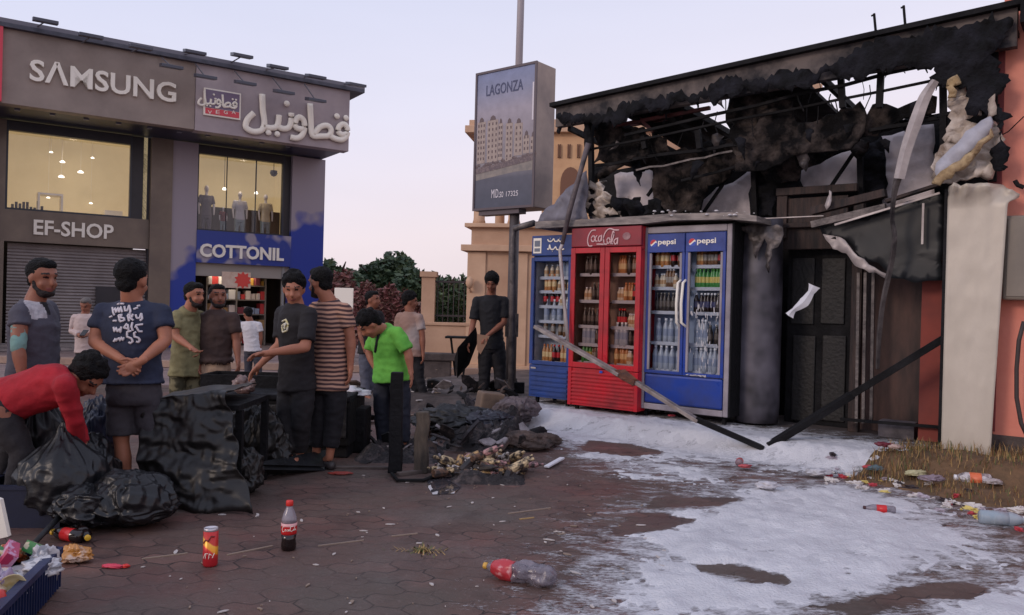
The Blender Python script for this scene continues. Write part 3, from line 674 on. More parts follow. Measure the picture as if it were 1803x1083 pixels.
# parapet band: straight grey board behind a ragged charred lower layer
def top(x): return 183+(x-980)*(4-183)/(1790-980)
bd = MB(); tp = [FA.px(x, top(x), 0) for x in (979, 1792)]; h0 = .42
bd.hexa([(tp[0][0], 0, tp[0][1]-.30), (tp[1][0], 0, tp[1][1]-.40), (tp[1][0], .1, tp[1][1]-.40), (tp[0][0], .1, tp[0][1]-.30),
         (tp[0][0], 0, tp[0][1]-.04), (tp[1][0], 0, tp[1][1]-.04), (tp[1][0], .1, tp[1][1]-.04), (tp[0][0], .1, tp[0][1]-.04)])
bd.build('parapet_board', mat('sooty_parapet', rgb(108, 98, 94), .85, c2=rgb(34, 33, 38), ns=2.2, nd=9, thr=(.42, .62), bump=.3, bs=14), BK)
bd = MB(); bd.beam((tp[0][0]-.05, .02, tp[0][1]-.02), (tp[1][0]+.05, .02, tp[1][1]-.02), .2, .05); bd.build('roof_edge', MCH, BK)
sheet('charred_band', [(979, 203), (1040, 198), (1110, 184), (1170, 176), (1240, 152), (1300, 136), (1400, 116), (1500, 94), (1600, 66), (1640, 54), (1700, 44), (1752, 38), (1768, 60), (1768, 300), (1750, 300), (1752, 200),
                       (1720, 205), (1700, 170), (1660, 145), (1648, 160), (1645, 118), (1600, 122), (1560, 118), (1500, 130), (1440, 140), (1400, 150), (1350, 160), (1300, 168), (1230, 178), (1170, 190), (1110, 196), (1100, 215), (1060, 210), (1030, 215), (985, 215)],
      -.075, MCH2, BK, jag=.05, step=.028, crump=.022, cs=5, seed=3, res=.06)
# roof slab behind the band (keeps the room dark, with burnt-out gaps)
rf = MB(); zr0 = FA.px(1100, 190, NB)[1]
def ztop(xf_): t_ = (xf_-tp[0][0])/(tp[1][0]-tp[0][0]); return tp[0][1]+(tp[1][1]-tp[0][1])*t_
# the roof between front and back: charred joists
for k in range(16):
    xx = tp[0][0]+.15+k*(tp[1][0]-tp[0][0]-.3)/15; z_ = ztop(xx)-.32
    if any(FA.px(u_, 160, 0)[0] < xx < FA.px(v_, 160, 0)[0] for u_, v_ in ((1380, 1650), (1170, 1300))) and k % 5: continue
    m = MB(); m.beam((xx, .1, z_), (xx+random.uniform(-.1, .1), NB+.6, z_-.15), .05, .07); m.build('joist', MCH, BK)
xe2 = FA.px(1640, 300, 0)[0]
for (xa, xb) in ((tp[0][0]+.9, FA.px(1180, 200, 0)[0]), (FA.px(1290, 200, 0)[0]+.05, FA.px(1400, 200, 0)[0]), (xe2+.05, tp[1][0])):
    m = MB(); m.hexa([(xa, .12, ztop(xa)-.26), (xb, .12, ztop(xb)-.26), (xb, NB+.6, ztop(xb)-.4), (xa, NB+.6, ztop(xa)-.4), (xa, .12, ztop(xa)-.22), (xb, .12, ztop(xb)-.22), (xb, NB+.6, ztop(xb)-.36), (xa, NB+.6, ztop(xa)-.36)])
    m.build('roof_sheet', MCH, BK)
# charred sheets hanging behind, leaving the sky gaps seen in the photo
sheet('hanging_sheet', [(1285, 175), (1340, 165), (1395, 178), (1400, 215), (1440, 208), (1500, 190), (1515, 178), (1526, 200), (1522, 232), (1500, 262), (1440, 268), (1380, 282), (1330, 300), (1290, 300), (1282, 240)], .25, MCH3, BK, jag=.03, step=.08, crump=.06, cs=3, seed=5, th=.02)
sheet('hanging_sheet', [(1040, 212), (1078, 206), (1090, 222), (1130, 228), (1135, 250), (1175, 245), (1180, 268), (1100, 285), (1045, 290)], .3, MCH3, BK, jag=.04, step=.08, crump=.05, seed=6)
sheet('hanging_sheet', [(1525, 205), (1560, 182), (1600, 180), (1628, 164), (1650, 170), (1648, 200), (1560, 222), (1522, 238)], .35, MCH3, BK, jag=.03, step=.08, crump=.05, seed=7)
sheet('hanging_sheet', [(980, 188), (1040, 184), (1043, 262), (1028, 270), (1030, 215), (1022, 213), (1010, 222), (990, 206), (983, 236), (978, 232)], .05, MCH2, BK, jag=.02, step=.06, crump=.03, seed=8)
sheet('hanging_sheet', [(1040, 290), (1180, 266), (1290, 240), (1330, 250), (1400, 262), (1500, 240), (1530, 250), (1525, 268), (1470, 276), (1430, 292), (1408, 300), (1400, 318), (1350, 320), (1330, 290), (1290, 300), (1262, 322), (1240, 340), (1230, 378), (1190, 380), (1160, 362), (1155, 305), (1090, 300), (1050, 315), (1040, 380), (1025, 370)], .7, MCH3, BK, jag=.04, step=.08, crump=.08, seed=9, th=.02)
sheet('hanging_sheet', [(1322, 290), (1405, 262), (1412, 330), (1372, 338), (1362, 382), (1322, 380)], .95, MCH2, BK, jag=.03, step=.08, crump=.06, seed=10)
sheet('hanging_sheet', [(1512, 262), (1552, 240), (1556, 350), (1512, 362)], 1.05, MCH2, BK, jag=.02, step=.08, crump=.04, seed=12)
# girts: the surviving steel lines
b = MB()
for (x0, y0, x1, y1, n, w_, m_) in ((1100, 238, 1645, 112, .12, .045, 0), (1045, 262, 1642, 142, .16, .035, 0), (1040, 292, 1320, 252, .3, .05, 0), (1120, 300, 1290, 266, .28, .03, 1), (1200, 318, 1645, 205, .4, .04, 0),
                                    (1530, 230, 1760, 190, .35, .05, 0), (1340, 240, 1640, 200, .5, .05, 0), (1648, 205, 1760, 186, .1, .04, 0)):
    pt_ = [(x0+(x1-x0)*j/7, y0+(y1-y0)*j/7+(0 if j in (0, 7) else random.uniform(-2.2, 2.6))) for j in range(8)]; line(b, pt_, w_*.5, n, m_, 4)
for (x0, y0, x1, y1, n) in ((1552, 112, 1548, 190, .14), (1480, 130, 1484, 190, .16), (1228, 225, 1232, 262, .2), (1130, 225, 1136, 262, .2), (1040, 190, 1042, 380, .1), (1152, 205, 1158, 382, .9), (1325, 240, 1330, 385, .9), (1514, 262, 1516, 345, .9), (1660, 100, 1662, 320, .12), (1752, 60, 1748, 320, .12), (1340, 280, 1335, 780, 1.2)):
    beam(b, x0, y0, x1, y1, n, .06, .06)
for (x0, y0, x1, y1, n) in ((1238, 375, 1290, 300, .9), (1140, 345, 1180, 290, .9), (1462, 330, 1508, 262, .8), (1190, 300, 1152, 350, .8)):
    beam(b, x0, y0, x1, y1, n, .035, .035)
b.build('steel_frame', [MCH, MMET], BK)
random.seed(12); b = MB()
for k in range(26):
    x_ = random.uniform(1045, 1645); yt_ = top(x_)+random.uniform(40, 110); L_ = random.uniform(10, 70); n_ = random.uniform(.1, .9)
    line(b, [(x_, yt_), (x_+random.uniform(-6, 6), yt_+L_*.4), (x_+random.uniform(-14, 14), yt_+L_)], random.uniform(.004, .009), n_, 0, 4)
b.build('hanging_wires', MCH, BK)['kind'] = 'stuff'
for k in range(30):
    x_ = random.uniform(1050, 1640); yt_ = top(x_)+random.uniform(30, 60) if k < 16 else 250-(x_-1050)*.12+random.uniform(0, 60); w0 = random.uniform(4, 14); L_ = random.uniform(12, 46); sk_ = random.uniform(-12, 12)
    sheet('charred_strip', [(x_-w0, yt_), (x_, yt_-4), (x_+w0, yt_), (x_+w0*.6+sk_*.5, yt_+L_*.6), (x_+sk_, yt_+L_), (x_-w0*.5+sk_*.4, yt_+L_*.55)], random.uniform(.0, .8), MCH2 if k % 4 else MMET, BK, jag=.012, step=.04, crump=.05, cs=6, seed=200+k, res=.05)
b = MB(); beam(b, 1080, 222, 1250, 190, .22, .05, .04); beam(b, 1118, 200, 1150, 232, .22, .04, .04); beam(b, 1200, 205, 1100, 222, .6, .05, .04); b.build('rafter', MRUST, BK)
b = MB(); zb0 = FA.px(1300, 388, .62)
# back wall with pale, soot-stained panels
for i, (pts, sd_) in enumerate((([(1082, 308), (1150, 298), (1156, 360), (1128, 382), (1108, 350), (1086, 352)], 1), ([(1240, 352), (1262, 330), (1290, 322), (1326, 296), (1328, 388), (1232, 388)], 2), ([(1180, 352), (1196, 340), (1204, 392), (1176, 392)], 3),
                                ([(1408, 300), (1440, 278), (1512, 262), (1514, 336), (1410, 342)], 4), ([(1552, 240), (1644, 218), (1646, 352), (1554, 366)], 5))):
    sheet('scorched_panel', pts, 1.2+.01*i, MSOOT, BK, jag=.012, step=.1, crump=.01, seed=20+i)
b = MB(); a = FA.px(1025, 300, NB); c = FA.px(1760, 300, NB)
zc1 = FA.px(1100, 300, NB)[1]; zc2 = FA.px(1640, 210, NB)[1]
b.hexa([(a[0]+.3, NB, SLAB), (c[0], NB, SLAB), (c[0], NB+.1, SLAB), (a[0]+.3, NB+.1, SLAB), (a[0]+.3, NB, zc1), (c[0], NB, zc2+.1), (c[0], NB+.1, zc2+.1), (a[0]+.3, NB+.1, zc1)])
b.build('back_wall', MCH, BK)
b = MB(); b.box(FA.px(1742, 500, .22)[0]-.1, FA.px(1742, 500, .22)[0]-.04, .5, NB, SLAB, ztop(xR)-.3); b.build('side_wall', MCH, BK)
# upper right: torn insulation and white board
sheet('torn_insulation', [(1668, 205), (1672, 170), (1690, 150), (1704, 168), (1722, 176), (1724, 200), (1700, 212), (1740, 208), (1752, 215), (1750, 300), (1700, 318), (1660, 322), (1640, 312), (1645, 270), (1664, 250)], .0, MFOIL, BK, jag=.03, step=.04, crump=.055, cs=9, seed=31, th=.02, res=.05)
sheet('torn_insulation', [(1668, 142), (1686, 132), (1692, 145), (1678, 152), (1682, 170), (1670, 172)], -.1, MFOAMY, BK, jag=.02, step=.05, crump=.05, cs=6, seed=32, th=.03, res=.04)
sheet('torn_insulation', [(1738, 175), (1752, 165), (1754, 200), (1738, 208)], -.12, MFOIL, BK, jag=.01, step=.05, crump=.04, seed=33, res=.04)
sheet('insulation_board', [(1648, 288), (1700, 232), (1744, 205), (1746, 228), (1702, 272), (1652, 318)], -.12, mat('white_board', rgb(190, 190, 198), .6, c2=rgb(150, 148, 158), ns=3), BK, jag=.015, step=.06, crump=.03, seed=34, th=.03)
sheet('foam_edge', [(1700, 274), (1745, 226), (1750, 240), (1704, 290), (1655, 326), (1640, 322), (1648, 310)], -.16, MFOAMY, BK, jag=.015, step=.05, crump=.03, cs=8, seed=35, th=.03, res=.04)
# lower part: doorway, pillar, inner walls
b = MB()
def rect(mb, x0, y0, x1, y1, n, th, mi=0):
    a_ = FA.px(x0, y1, n); b_ = FA.px(x1, y1, n); c__ = FA.px(x0, y0, n); mb.box(a_[0], b_[0], n, n+th, max(SLAB, a_[1]), c__[1], mi); return mb
b = rect(MB(), 1366, 332, 1508, 345, .72, .1); rect(b, 1366, 345, 1384, 420, .74, .08); rect(b, 1492, 345, 1510, 760, .7, .1); rect(b, 1384, 350, 1492, 394, .78, .05)
rect(b, 1366, 394, 1500, 402, .73, .1); rect(b, 1372, 402, 1500, 440, .8, .05); b.build('door_frame', MWD, BK, bevel=.006)
d = rect(MB(), 1380, 440, 1496, 775, .95, .06); dd = d.build('door', MCH, BK)
b = MB()
for (x0, y0, x1, y1) in ((1392, 455, 1432, 570), (1444, 455, 1486, 570), (1392, 590, 1432, 740), (1444, 590, 1486, 740)): rect(b, x0, y0, x1, y1, .925, .03)
b.build('door_panel', mat('charred_door', rgb(24, 21, 22), .6, c2=rgb(10, 9, 10), ns=6, bump=.5), dd, bevel=.01)
c_ = FA.px(1328, 560, .35); b = MB(); b.lathe([(.24, SLAB+.03), (.25, SLAB+.2), (.25, 1.9), (.235, FA.px(1328, 385, .35)[1])], (c_[0], .5, 0), 24)
b.build('round_pillar', mat('sooty_pillar', rgb(104, 100, 110), .55, c2=rgb(34, 32, 38), ns=1.6, thr=(.35, .62), nd=3, bump=.2), BK, smooth=True)
sheet('draped_sheet', [(1300, 398), (1322, 392), (1378, 400), (1376, 425), (1360, 440), (1352, 480), (1348, 420), (1330, 455), (1318, 420)], .2, MMET, BK, jag=.02, step=.06, crump=.05, seed=41)
b = rect(MB(), 1512, 395, 1650, 790, 1.0, .06); b.build('inner_wall', mat('scorched_inner_wall', rgb(90, 66, 60), .7, c2=rgb(44, 38, 38), ns=1.8, nd=5, stretch=(3, 3, .7), bump=.4), BK)
b = rect(MB(), 1616, 480, 1658, 775, .55, .3); b.build('red_inner_wall', mat('red_plaster', rgb(148, 68, 56), .8, c2=rgb(104, 52, 48), ns=1.4, nd=4), BK)
b = rect(MB(), 1545, 740, 1608, 800, .6, .2); b.build('low_block', mat('grey_block', rgb(120, 112, 116), .8, c2=rgb(54, 50, 54), ns=4), BK)
b = MB()
for xx in (1512, 1524, 1538): beam(b, xx, 480, xx-4, 745, .7, .035, .03, 0)
b.build('scorched_batten', MMET, BK)
sheet('black_panel', [(1440, 392), (1500, 380), (1560, 366), (1655, 338), (1662, 350), (1660, 494), (1610, 498), (1570, 490), (1545, 462), (1510, 452), (1490, 425), (1450, 418)], .3, mat('black_sheet', rgb(26, 30, 34), .5, c2=rgb(16, 16, 20), ns=3), BK, jag=.012, step=.1, crump=.004, seed=42)
sheet('melted_edge', [(1448, 412), (1480, 418), (1498, 436), (1512, 452), (1530, 466), (1560, 482), (1558, 490), (1530, 480), (1505, 468), (1490, 446), (1460, 430)], .26, MPALE, BK, jag=.015, step=.05, crump=.03, seed=43, res=.05)
b = MB(); beam(b, 1430, 396, 1560, 365, .22, .09, .07, 1); beam(b, 1470, 396, 1655, 340, .18, .03, .02, 2); beam(b, 1560, 355, 1655, 325, .24, .10, .03, 0); beam(b, 1430, 372, 1560, 340, .3, .12, .08, 0)
beam(b, 1340, 385, 1450, 380, .26, .01, .01, 2); beam(b, 1626, 358, 1624, 430, .2, .02, .02, 2); b.build('fallen_lintel', [MWD, MMET, MPALE], BK)
# sill in front of the shop
b = MB(); a = FA.px(1500, 750, .5); beam(b, 1480, 738, 1652, 752, .5, .04, .03); b.build('threshold_bar', MCH, BK)
# things hanging off it
def hang(o, label, cat): o.location = FA.o; o.rotation_euler = (0, 0, FA.a); return tag(o, label, cat)
def ribbon(name, pts, ws, n, m, label, cat, th=.012):
    b_ = MB(); q_ = []
    P_ = [Vector(pxn(x, y, n_)) for (x, y), n_ in zip(pts, n if isinstance(n, (list, tuple)) else [n]*len(pts))]
    sm_ = []; wz = []
    for i in range(len(P_)-1):
        a_, b0, c__, d_ = P_[max(0, i-1)], P_[i], P_[i+1], P_[min(len(P_)-1, i+2)]
        for k_ in range(5):
            u = k_/5; sm_.append(.5*((2*b0)+(c__-a_)*u+(2*a_-5*b0+4*c__-d_)*u*u+(3*b0-a_-3*c__+d_)*u**3)); wz.append(ws[i]*(1-u)+ws[i+1]*u)
    sm_.append(P_[-1]); wz.append(ws[-1]); vs = []
    for i, p_ in enumerate(sm_):
        t_ = (sm_[min(i+1, len(sm_)-1)]-sm_[max(0, i-1)]).normalized(); s_ = Vector((t_.z, 0, -t_.x)).normalized()*wz[i]/2
        vs += [p_-s_+Vector((0, .0, 0)), p_+Vector((0, -.02-th, 0)), p_+s_, p_+Vector((0, -.02, 0))]
    fs = []
    for i in range(len(sm_)-1):
        for k_ in range(4): fs.append((i*4+k_, i*4+(k_+1) % 4, (i+1)*4+(k_+1) % 4, (i+1)*4+k_))
    fs += [(3, 2, 1, 0), tuple((len(sm_)-1)*4+k_ for k_ in range(4))]
    b_.add(vs, fs); return hang(b_.build(name, m), label, cat)
ribbon('metal_strip', [(1647, 142), (1628, 172), (1612, 215), (1596, 262), (1583, 315)], [.07, .11, .12, .11, .10], -.1, MPALE, 'broad pale bent metal strip hanging across the upper right opening', 'strip')
ribbon('metal_strip', [(1581, 312), (1574, 345), (1571, 385), (1575, 420), (1568, 470), (1555, 530), (1548, 590), (1545, 650)], [.08, .05, .04, .05, .055, .05, .05, .035], [-.08, -.05, 0, 0, .05, .1, .15, .2], MMET, 'long grey curved strip hanging down to the red inner wall', 'strip')
ribbon('scrap_strip', [(1434, 503), (1428, 515), (1416, 532), (1398, 546), (1390, 556)], [.13, .07, .11, .05, .1], -.02, mat('white_scrap', rgb(214, 214, 220), .6), 'torn white scrap hanging in the dark doorway', 'scrap')
sheet_o = sheet('scrap', [(1452, 362), (1460, 335), (1464, 338), (1462, 362), (1456, 370)], .18, MPALE, None, jag=.01, step=.04, crump=.02, seed=51, res=.04); tag(sheet_o, 'small pale scrap dangling above the doorway frame', 'scrap')
b = MB(); line(b, [(1036, 252), (1020, 310), (1003, 370), (990, 430)], [.035, .03, .035, .025], -.18); line(b, [(990, 430), (986, 440), (988, 470), (994, 540), (1000, 604)], .022, -.18, 1)
hang(b.build('fallen_pipe', [mat('burnt_pipe', rgb(110, 98, 100), .5, c2=rgb(60, 54, 58), ns=8), MPALE], smooth=True), 'thin bent pipe leaning from the roof down to between the blue and red coolers', 'pipe')
b = MB(); b.beam(pxn(944, 575, -.75), pxn(1092, 660, -.85), .10, .04, 0); b.beam(pxn(1112, 668, -.82), pxn(1230, 742, -.8), .09, .04, 0); b.beam(pxn(1225, 738, -.8), pxn(1345, 790, -.6), .08, .05, 1)
b.add([pxn(1090, 652, -.83), pxn(1100, 650, -.86), pxn(1122, 668, -.86), pxn(1114, 678, -.83), pxn(1092, 668, -.9)], [(0, 1, 2, 3, 4)], 2)
b.beam(pxn(1085, 655, -.83), pxn(1120, 675, -.83), .11, .06, 2)
hang(b.build('fallen_beam', [mat('silver_beam', rgb(172, 162, 158), .45, metal=.3, c2=rgb(110, 100, 98), ns=7), MCH, mat('rusty_tape', rgb(110, 66, 48), .8, c2=rgb(70, 46, 40), ns=20)], bevel=.004), 'long silver beam fallen diagonally in front of the coolers, its lower end charred', 'beam')
b = MB(); b.beam(pxn(1352, 786, -.55), pxn(1500, 695, .0), .09, .07, 0); b.beam(pxn(1500, 695, 0), pxn(1660, 597, .12), .10, .07, 0)
hang(b.build('fallen_beam', MCH, bevel=.005), 'black charred beam slanting from the foam up to the beige sheet pillar', 'beam')
# ledge above the coolers
CAN = thing('cooler_canopy', 'warped grey sheet ledge lying on top of the three coolers', 'canopy', FA.o, FA.a)
b = MB()
za = FA.px(940, 398, -.1)[1]
pts_ = [(942, 390, 402), (1030, 386, 398), (1130, 380, 394), (1180, 376, 388), (1285, 374, 386), (1332, 380, 390)]
for i in range(len(pts_)-1):
    (x0, y0, y0b), (x1, y1, y1b) = pts_[i], pts_[i+1]
    f = [pxn(x0, y0b, -.12), pxn(x1, y1b, -.12), pxn(x1, y1, -.10), pxn(x0, y0, -.10)]
    b.hexa([f[0], f[1], (f[1][0], .65, f[1][2]), (f[0][0], .65, f[0][2]), f[3], f[2], (f[2][0], .65, f[2][2]), (f[3][0], .65, f[3][2])])
b.build('ledge', mat('ledge_sheet', rgb(160, 148, 140), .7, c2=rgb(74, 68, 68), ns=3, stretch=(1, 1, 4), bump=.3), CAN)
random.seed(5); b = MB()
for k in range(26):
    x_ = random.uniform(1150, 1330); q_ = pxn(x_, 374+random.uniform(-4, 6), random.uniform(-.14, .05)); s_ = random.uniform(.006, .028)
    b.lathe([(s_*.2, -s_*.5), (s_, -s_*.1), (s_*.7, s_*.4), (.002, s_*.5)], q_, 6)
ro = b.build('foam_residue', mat('residue', rgb(200, 196, 196), .8), CAN); ro['kind'] = 'stuff'
o = sheet('sheet_shard', [(946, 390), (960, 368), (985, 345), (1020, 312), (1032, 300), (1036, 330), (1030, 360), (1034, 386)], -.05, mat('grey_shard', rgb(128, 126, 138), .6, c2=rgb(86, 82, 90), ns=2.5), None, jag=.012, step=.1, crump=.03, seed=61); tag(o, 'grey triangular sheet shard standing above the small blue cooler', 'shard')
for i, (pts, m_, lb) in enumerate((([(1032, 385), (1028, 350), (1040, 318), (1060, 316), (1072, 340), (1080, 362), (1092, 384)], MFOIL, 'crumpled pale insulation lump above the red cooler'), ([(1070, 386), (1076, 358), (1100, 348), (1130, 362), (1160, 352), (1168, 384)], MCH2, 'black crumpled debris on the ledge above the red cooler'),
                                     ([(1040, 384), (1046, 360), (1070, 352), (1088, 366), (1096, 386)], mat('blue_grey_debris', rgb(96, 96, 116), .6, c2=rgb(50, 48, 58), ns=9), 'blue-grey crumpled debris left on the ledge above the red cooler'))):
    o = sheet('crumpled_debris', pts, .05+.07*i, m_, None, jag=.04, step=.05, crump=.12, cs=6, seed=70+i, th=.02, res=.05); tag(o, lb, 'debris')
# small shed roof box left of coolers (pipe with elbow)
b = MB(); p_ = P(906, 402, 11.0); q_ = P(940, 393, 10.7); r_ = P(903, 420, 11.0); z_ = P(900, 690, 11.0)
b.tube([(z_.x, z_.y, .0), (r_.x, r_.y, r_.z), (p_.x, p_.y, p_.z), (q_.x, q_.y, q_.z)], .045, 0, 10)
tag(b.build('elbow_pipe', MMET, smooth=True), 'grey elbow pipe rising beside the lamp pole to the cooler ledge', 'pipe')
# ================================================================== beige sheet pillar, salmon wall, box, cable
PIL = thing('sheet_pillar', 'tall beige metal-clad pillar with a crumpled folded top', 'pillar', FA.o, FA.a)
a0 = FA.px(1658, 790, 0); a1 = FA.px(1745, 770, 0); zt_ = FA.px(1662, 330, 0)[1]
w_ = a1[0]-a0[0]; bm = bmesh.new(); nx_ = 22; nz_ = 70; gv = []
for j in range(nz_+1):
    row = []
    for i in range(nx_+1):
        u = i/nx_; v = j/nz_; xx = a0[0]+w_*u; zz_ = SLAB-.05+(zt_-SLAB+.05)*v
        t_ = smoothstep(.92, 1.0, v); yy = -.04+.006*fbm(xx*3, zz_*1.6)+.003*fbm(xx*9, zz_*1.2, 4)
        zz_ += t_*(.02*fbm(u*5, 1)-.10*max(0, u-.75)*4*(1 if u > .75 else 0)); xx += t_*(.10*max(0, u-.25)+.005)+.09*u*v; yy -= t_*(.09*math.sin(u*5.2)+.06*fbm(u*6, v*8, 3))+t_*.08*abs(fbm(u*4+2, v*14, 9))
        row.append(bm.verts.new((xx, yy, zz_)))
    gv.append(row)
for j in range(nz_):
    for i in range(nx_): bm.faces.new((gv[j][i], gv[j][i+1], gv[j+1][i+1], gv[j+1][i]))
me = bpy.data.meshes.new('cladding'); bm.to_mesh(me); bm.free()
for p_ in me.polygons: p_.use_smooth = True
MPIL = mat('beige_metal', rgb(200, 190, 176), .45, metal=.1, c2=rgb(182, 172, 158), ns=1.6, stretch=(1, 1, .5), bump=.05, bs=60); me.materials.append(MPIL)
o = bpy.data.objects.new('cladding', me); COL.objects.link(o); o.parent = PIL; sl = o.modifiers.new('s', 'SOLIDIFY'); sl.thickness = .01
b = MB(); b.box(a0[0]+.02, a0[0]+w_-.02, .0, .3, 0, zt_-.35); b.box(a0[0]-.03, a0[0], -.03, .3, 0, zt_-.02, 1); b.build('core', [MPIL, MCH], PIL)
SW = thing('salmon_wall', 'salmon painted wall at the right edge behind the grey box', 'wall', FA.o, FA.a)
x0_ = FA.px(1742, 500, .22)[0]; zt2 = FA.px(1772, 62, .22)[1]; zb2 = FA.px(1760, 760, .22)[1]
b = MB(); b.box(x0_+.06, x0_+4, .22, .5, zb2-.03, zt2+.6); b.build('wall', mat('salmon_paint', rgb(232, 152, 130), .75, c2=rgb(216, 132, 114), ns=1.2, rv=.05, bump=.15, bs=25), SW)
b = MB(); b.box(x0_-.03, x0_+.08, .18, .5, zb2, zt2+.3); b.build('corner_strip', mat('dark_red_strip', rgb(120, 52, 52), .7), SW)
b = MB(); b.box(x0_, x0_+4, .2, .5, 0, zb2-.03); b.build('plinth', MCON, SW)
b = MB(); b.beam((x0_+.22, .1, zt2+.10), (x0_+4, .1, zt2+.10), .4, .2); b.build('cornice', MCH, SW)
a = FA.px(1764, 528, .05); c = FA.px(1764, 380, .05)
EB = thing('junction_box', 'grey metal electrical box on the salmon wall at the right edge', 'box', FA.w(a[0], .05, a[1]), FA.a)
b = MB(); b.box(0, .7, 0, .17, 0, c[1]-a[1]); b.build('box_body', mat('grey_enamel', rgb(132, 122, 110), .5, c2=rgb(110, 102, 94), ns=2), EB, bevel=.02)
b = MB(); b.box(.03, .67, -.012, -.001, .03, c[1]-a[1]-.03); b.build('box_lid', mat('grey_enamel', rgb(132, 122, 110)), EB, bevel=.006)
b = MB(); line(b, [(1803, 566), (1794, 600), (1790, 650), (1790, 700), (1798, 745), (1812, 775)], .02, .0); hang(b.build('cable', mat('black_cable', rgb(56, 46, 44), .6), smooth=True), 'thick dark cable looping down the salmon wall at the right edge', 'cable')
b = MB(); line(b, [(1787, 318), (1792, 326), (1803, 330)], .02, .1); hang(b.build('bracket', MCH), 'small dark bracket on the salmon wall above the grey box', 'bracket')
b = MB(); line(b, [(1750, 245), (1775, 232), (1803, 205)], .005, .1); hang(b.build('wire', MCH), 'thin dark wire running up the salmon wall', 'wire')
for i, (x_, y0, y1) in enumerate(((1540, 24, 52), (1592, 10, 42))):
    b = MB(); line(b, [(x_-1, y0), (x_+2, y1+4)], .014, .4); line(b, [(x_-6, y0+4), (x_, y0+2)], .01, .4); hang(b.build('roof_rod', MCH), ['short rod with a hook on the burnt roof, left one', 'short rod with a hook on the burnt roof, right one'][i], 'rod')
# ================================================================== drinks and coolers
MCAPW = mat('cap_white', rgb(226, 226, 230), .4)
def bottle_mesh(name, liquid, label, cap, h=.24, r=.032):
    b_ = MB()
    b_.lathe([(r*.8, 0, 0), (r, .01, 0), (r*1.0, h*.3, 1), (r*1.01, h*.58, 0), (r*.95, h*.66, 0), (r*.45, h*.86, 0), (r*.4, h*.9, 2), (r*.46, h*.905, 2), (r*.46, h, 2)], seg=10)
    m_ = b_.mesh(name, [liquid, label, cap])
    for p_ in m_.polygons: p_.use_smooth = True
    return m_
def can_mesh(name, c_, c2_, h=.12, r=.031):
    b_ = MB(); b_.lathe([(r*.8, 0, 1), (r, .008, 0), (r, h*.93, 1), (r*.85, h, 1)], seg=10)
    m_ = b_.mesh(name, [c_, c2_])
    for p_ in m_.polygons: p_.use_smooth = True
    return m_
def pm(nm, c_, r_=.3): return mat(nm, c_, r_, spec=.5)
MS = {
 'orange': bottle_mesh('orange_bottle', pm('juice_orange', rgb(184, 124, 74)), pm('lab_cream', rgb(220, 190, 140)), pm('cap_orange', rgb(196, 116, 62))),
 'green': bottle_mesh('green_bottle', pm('soda_green', rgb(66, 132, 66)), pm('lab_yellow', rgb(196, 178, 96)), pm('cap_green', rgb(112, 186, 92))),
 'cola': bottle_mesh('cola_bottle', pm('cola', rgb(40, 24, 22)), pm('lab_darkblue', rgb(60, 60, 96)), MCAPW),
 'red': bottle_mesh('red_bottle', pm('cola', rgb(40, 24, 22)), pm('lab_red', rgb(190, 40, 46)), pm('cap_red', rgb(200, 40, 40))),
 'water': bottle_mesh('water_bottle', pm('water_plastic', rgb(164, 170, 182)), pm('lab_blue', rgb(136, 146, 168)), MCAPW, .3, .04),
 'cream': bottle_mesh('cream_bottle', pm('milk', rgb(206, 192, 170)), pm('lab_tan', rgb(180, 140, 100)), MCAPW, .18),
 'brown': bottle_mesh('brown_bottle', pm('soda_brown', rgb(110, 76, 50)), pm('lab_grey', rgb(150, 140, 130)), MCAPW),
 'dark': bottle_mesh('dark_bottle', pm('soda_dark', rgb(58, 50, 48)), pm('lab_dim', rgb(96, 86, 80)), pm('cap_dim', rgb(130, 126, 120))),
}
ORD = ['first', 'second', 'third', 'fourth', 'fifth', 'sixth', 'seventh', 'eighth', 'ninth', 'tenth']
NAMES = {'orange': 'orange soda bottle', 'green': 'bright green soda bottle', 'cola': 'dark cola bottle', 'red': 'red-labelled cola bottle', 'water': 'clear water bottle', 'cream': 'cream-coloured drink bottle', 'brown': 'brown soda bottle', 'dark': 'dim dark bottle'}
def cooler(nm, label, x0, x1, ytl, ybl, n, mats, doors, header_h, base_h, depth=.62, tilt=0):
    a_ = FA.px(x0, ybl, n); b_ = FA.px(x1, ybl, n); W = b_[0]-a_[0]; Ht = FA.px(x0, ytl, n)[1]-SLAB
    t = thing(nm, label, 'cooler', FA.w(a_[0], n, SLAB), FA.a)
    return t, W, Ht
GLC = glassmat('cooler_glass', (.96, .98, 1), .99, .1)
MIW = mat('cooler_liner', rgb(186, 188, 196), .5, c2=rgb(150, 152, 164), ns=3, stretch=(1, 1, 3))
MIB = mat('cooler_liner_blue', rgb(150, 164, 190), .5, c2=rgb(104, 122, 156), ns=1.5)
MID_ = mat('cooler_liner_dark', rgb(150, 122, 108), .6, c2=rgb(104, 84, 78), ns=2)
MSF = mat('shelf_wire', rgb(178, 180, 190), .4)
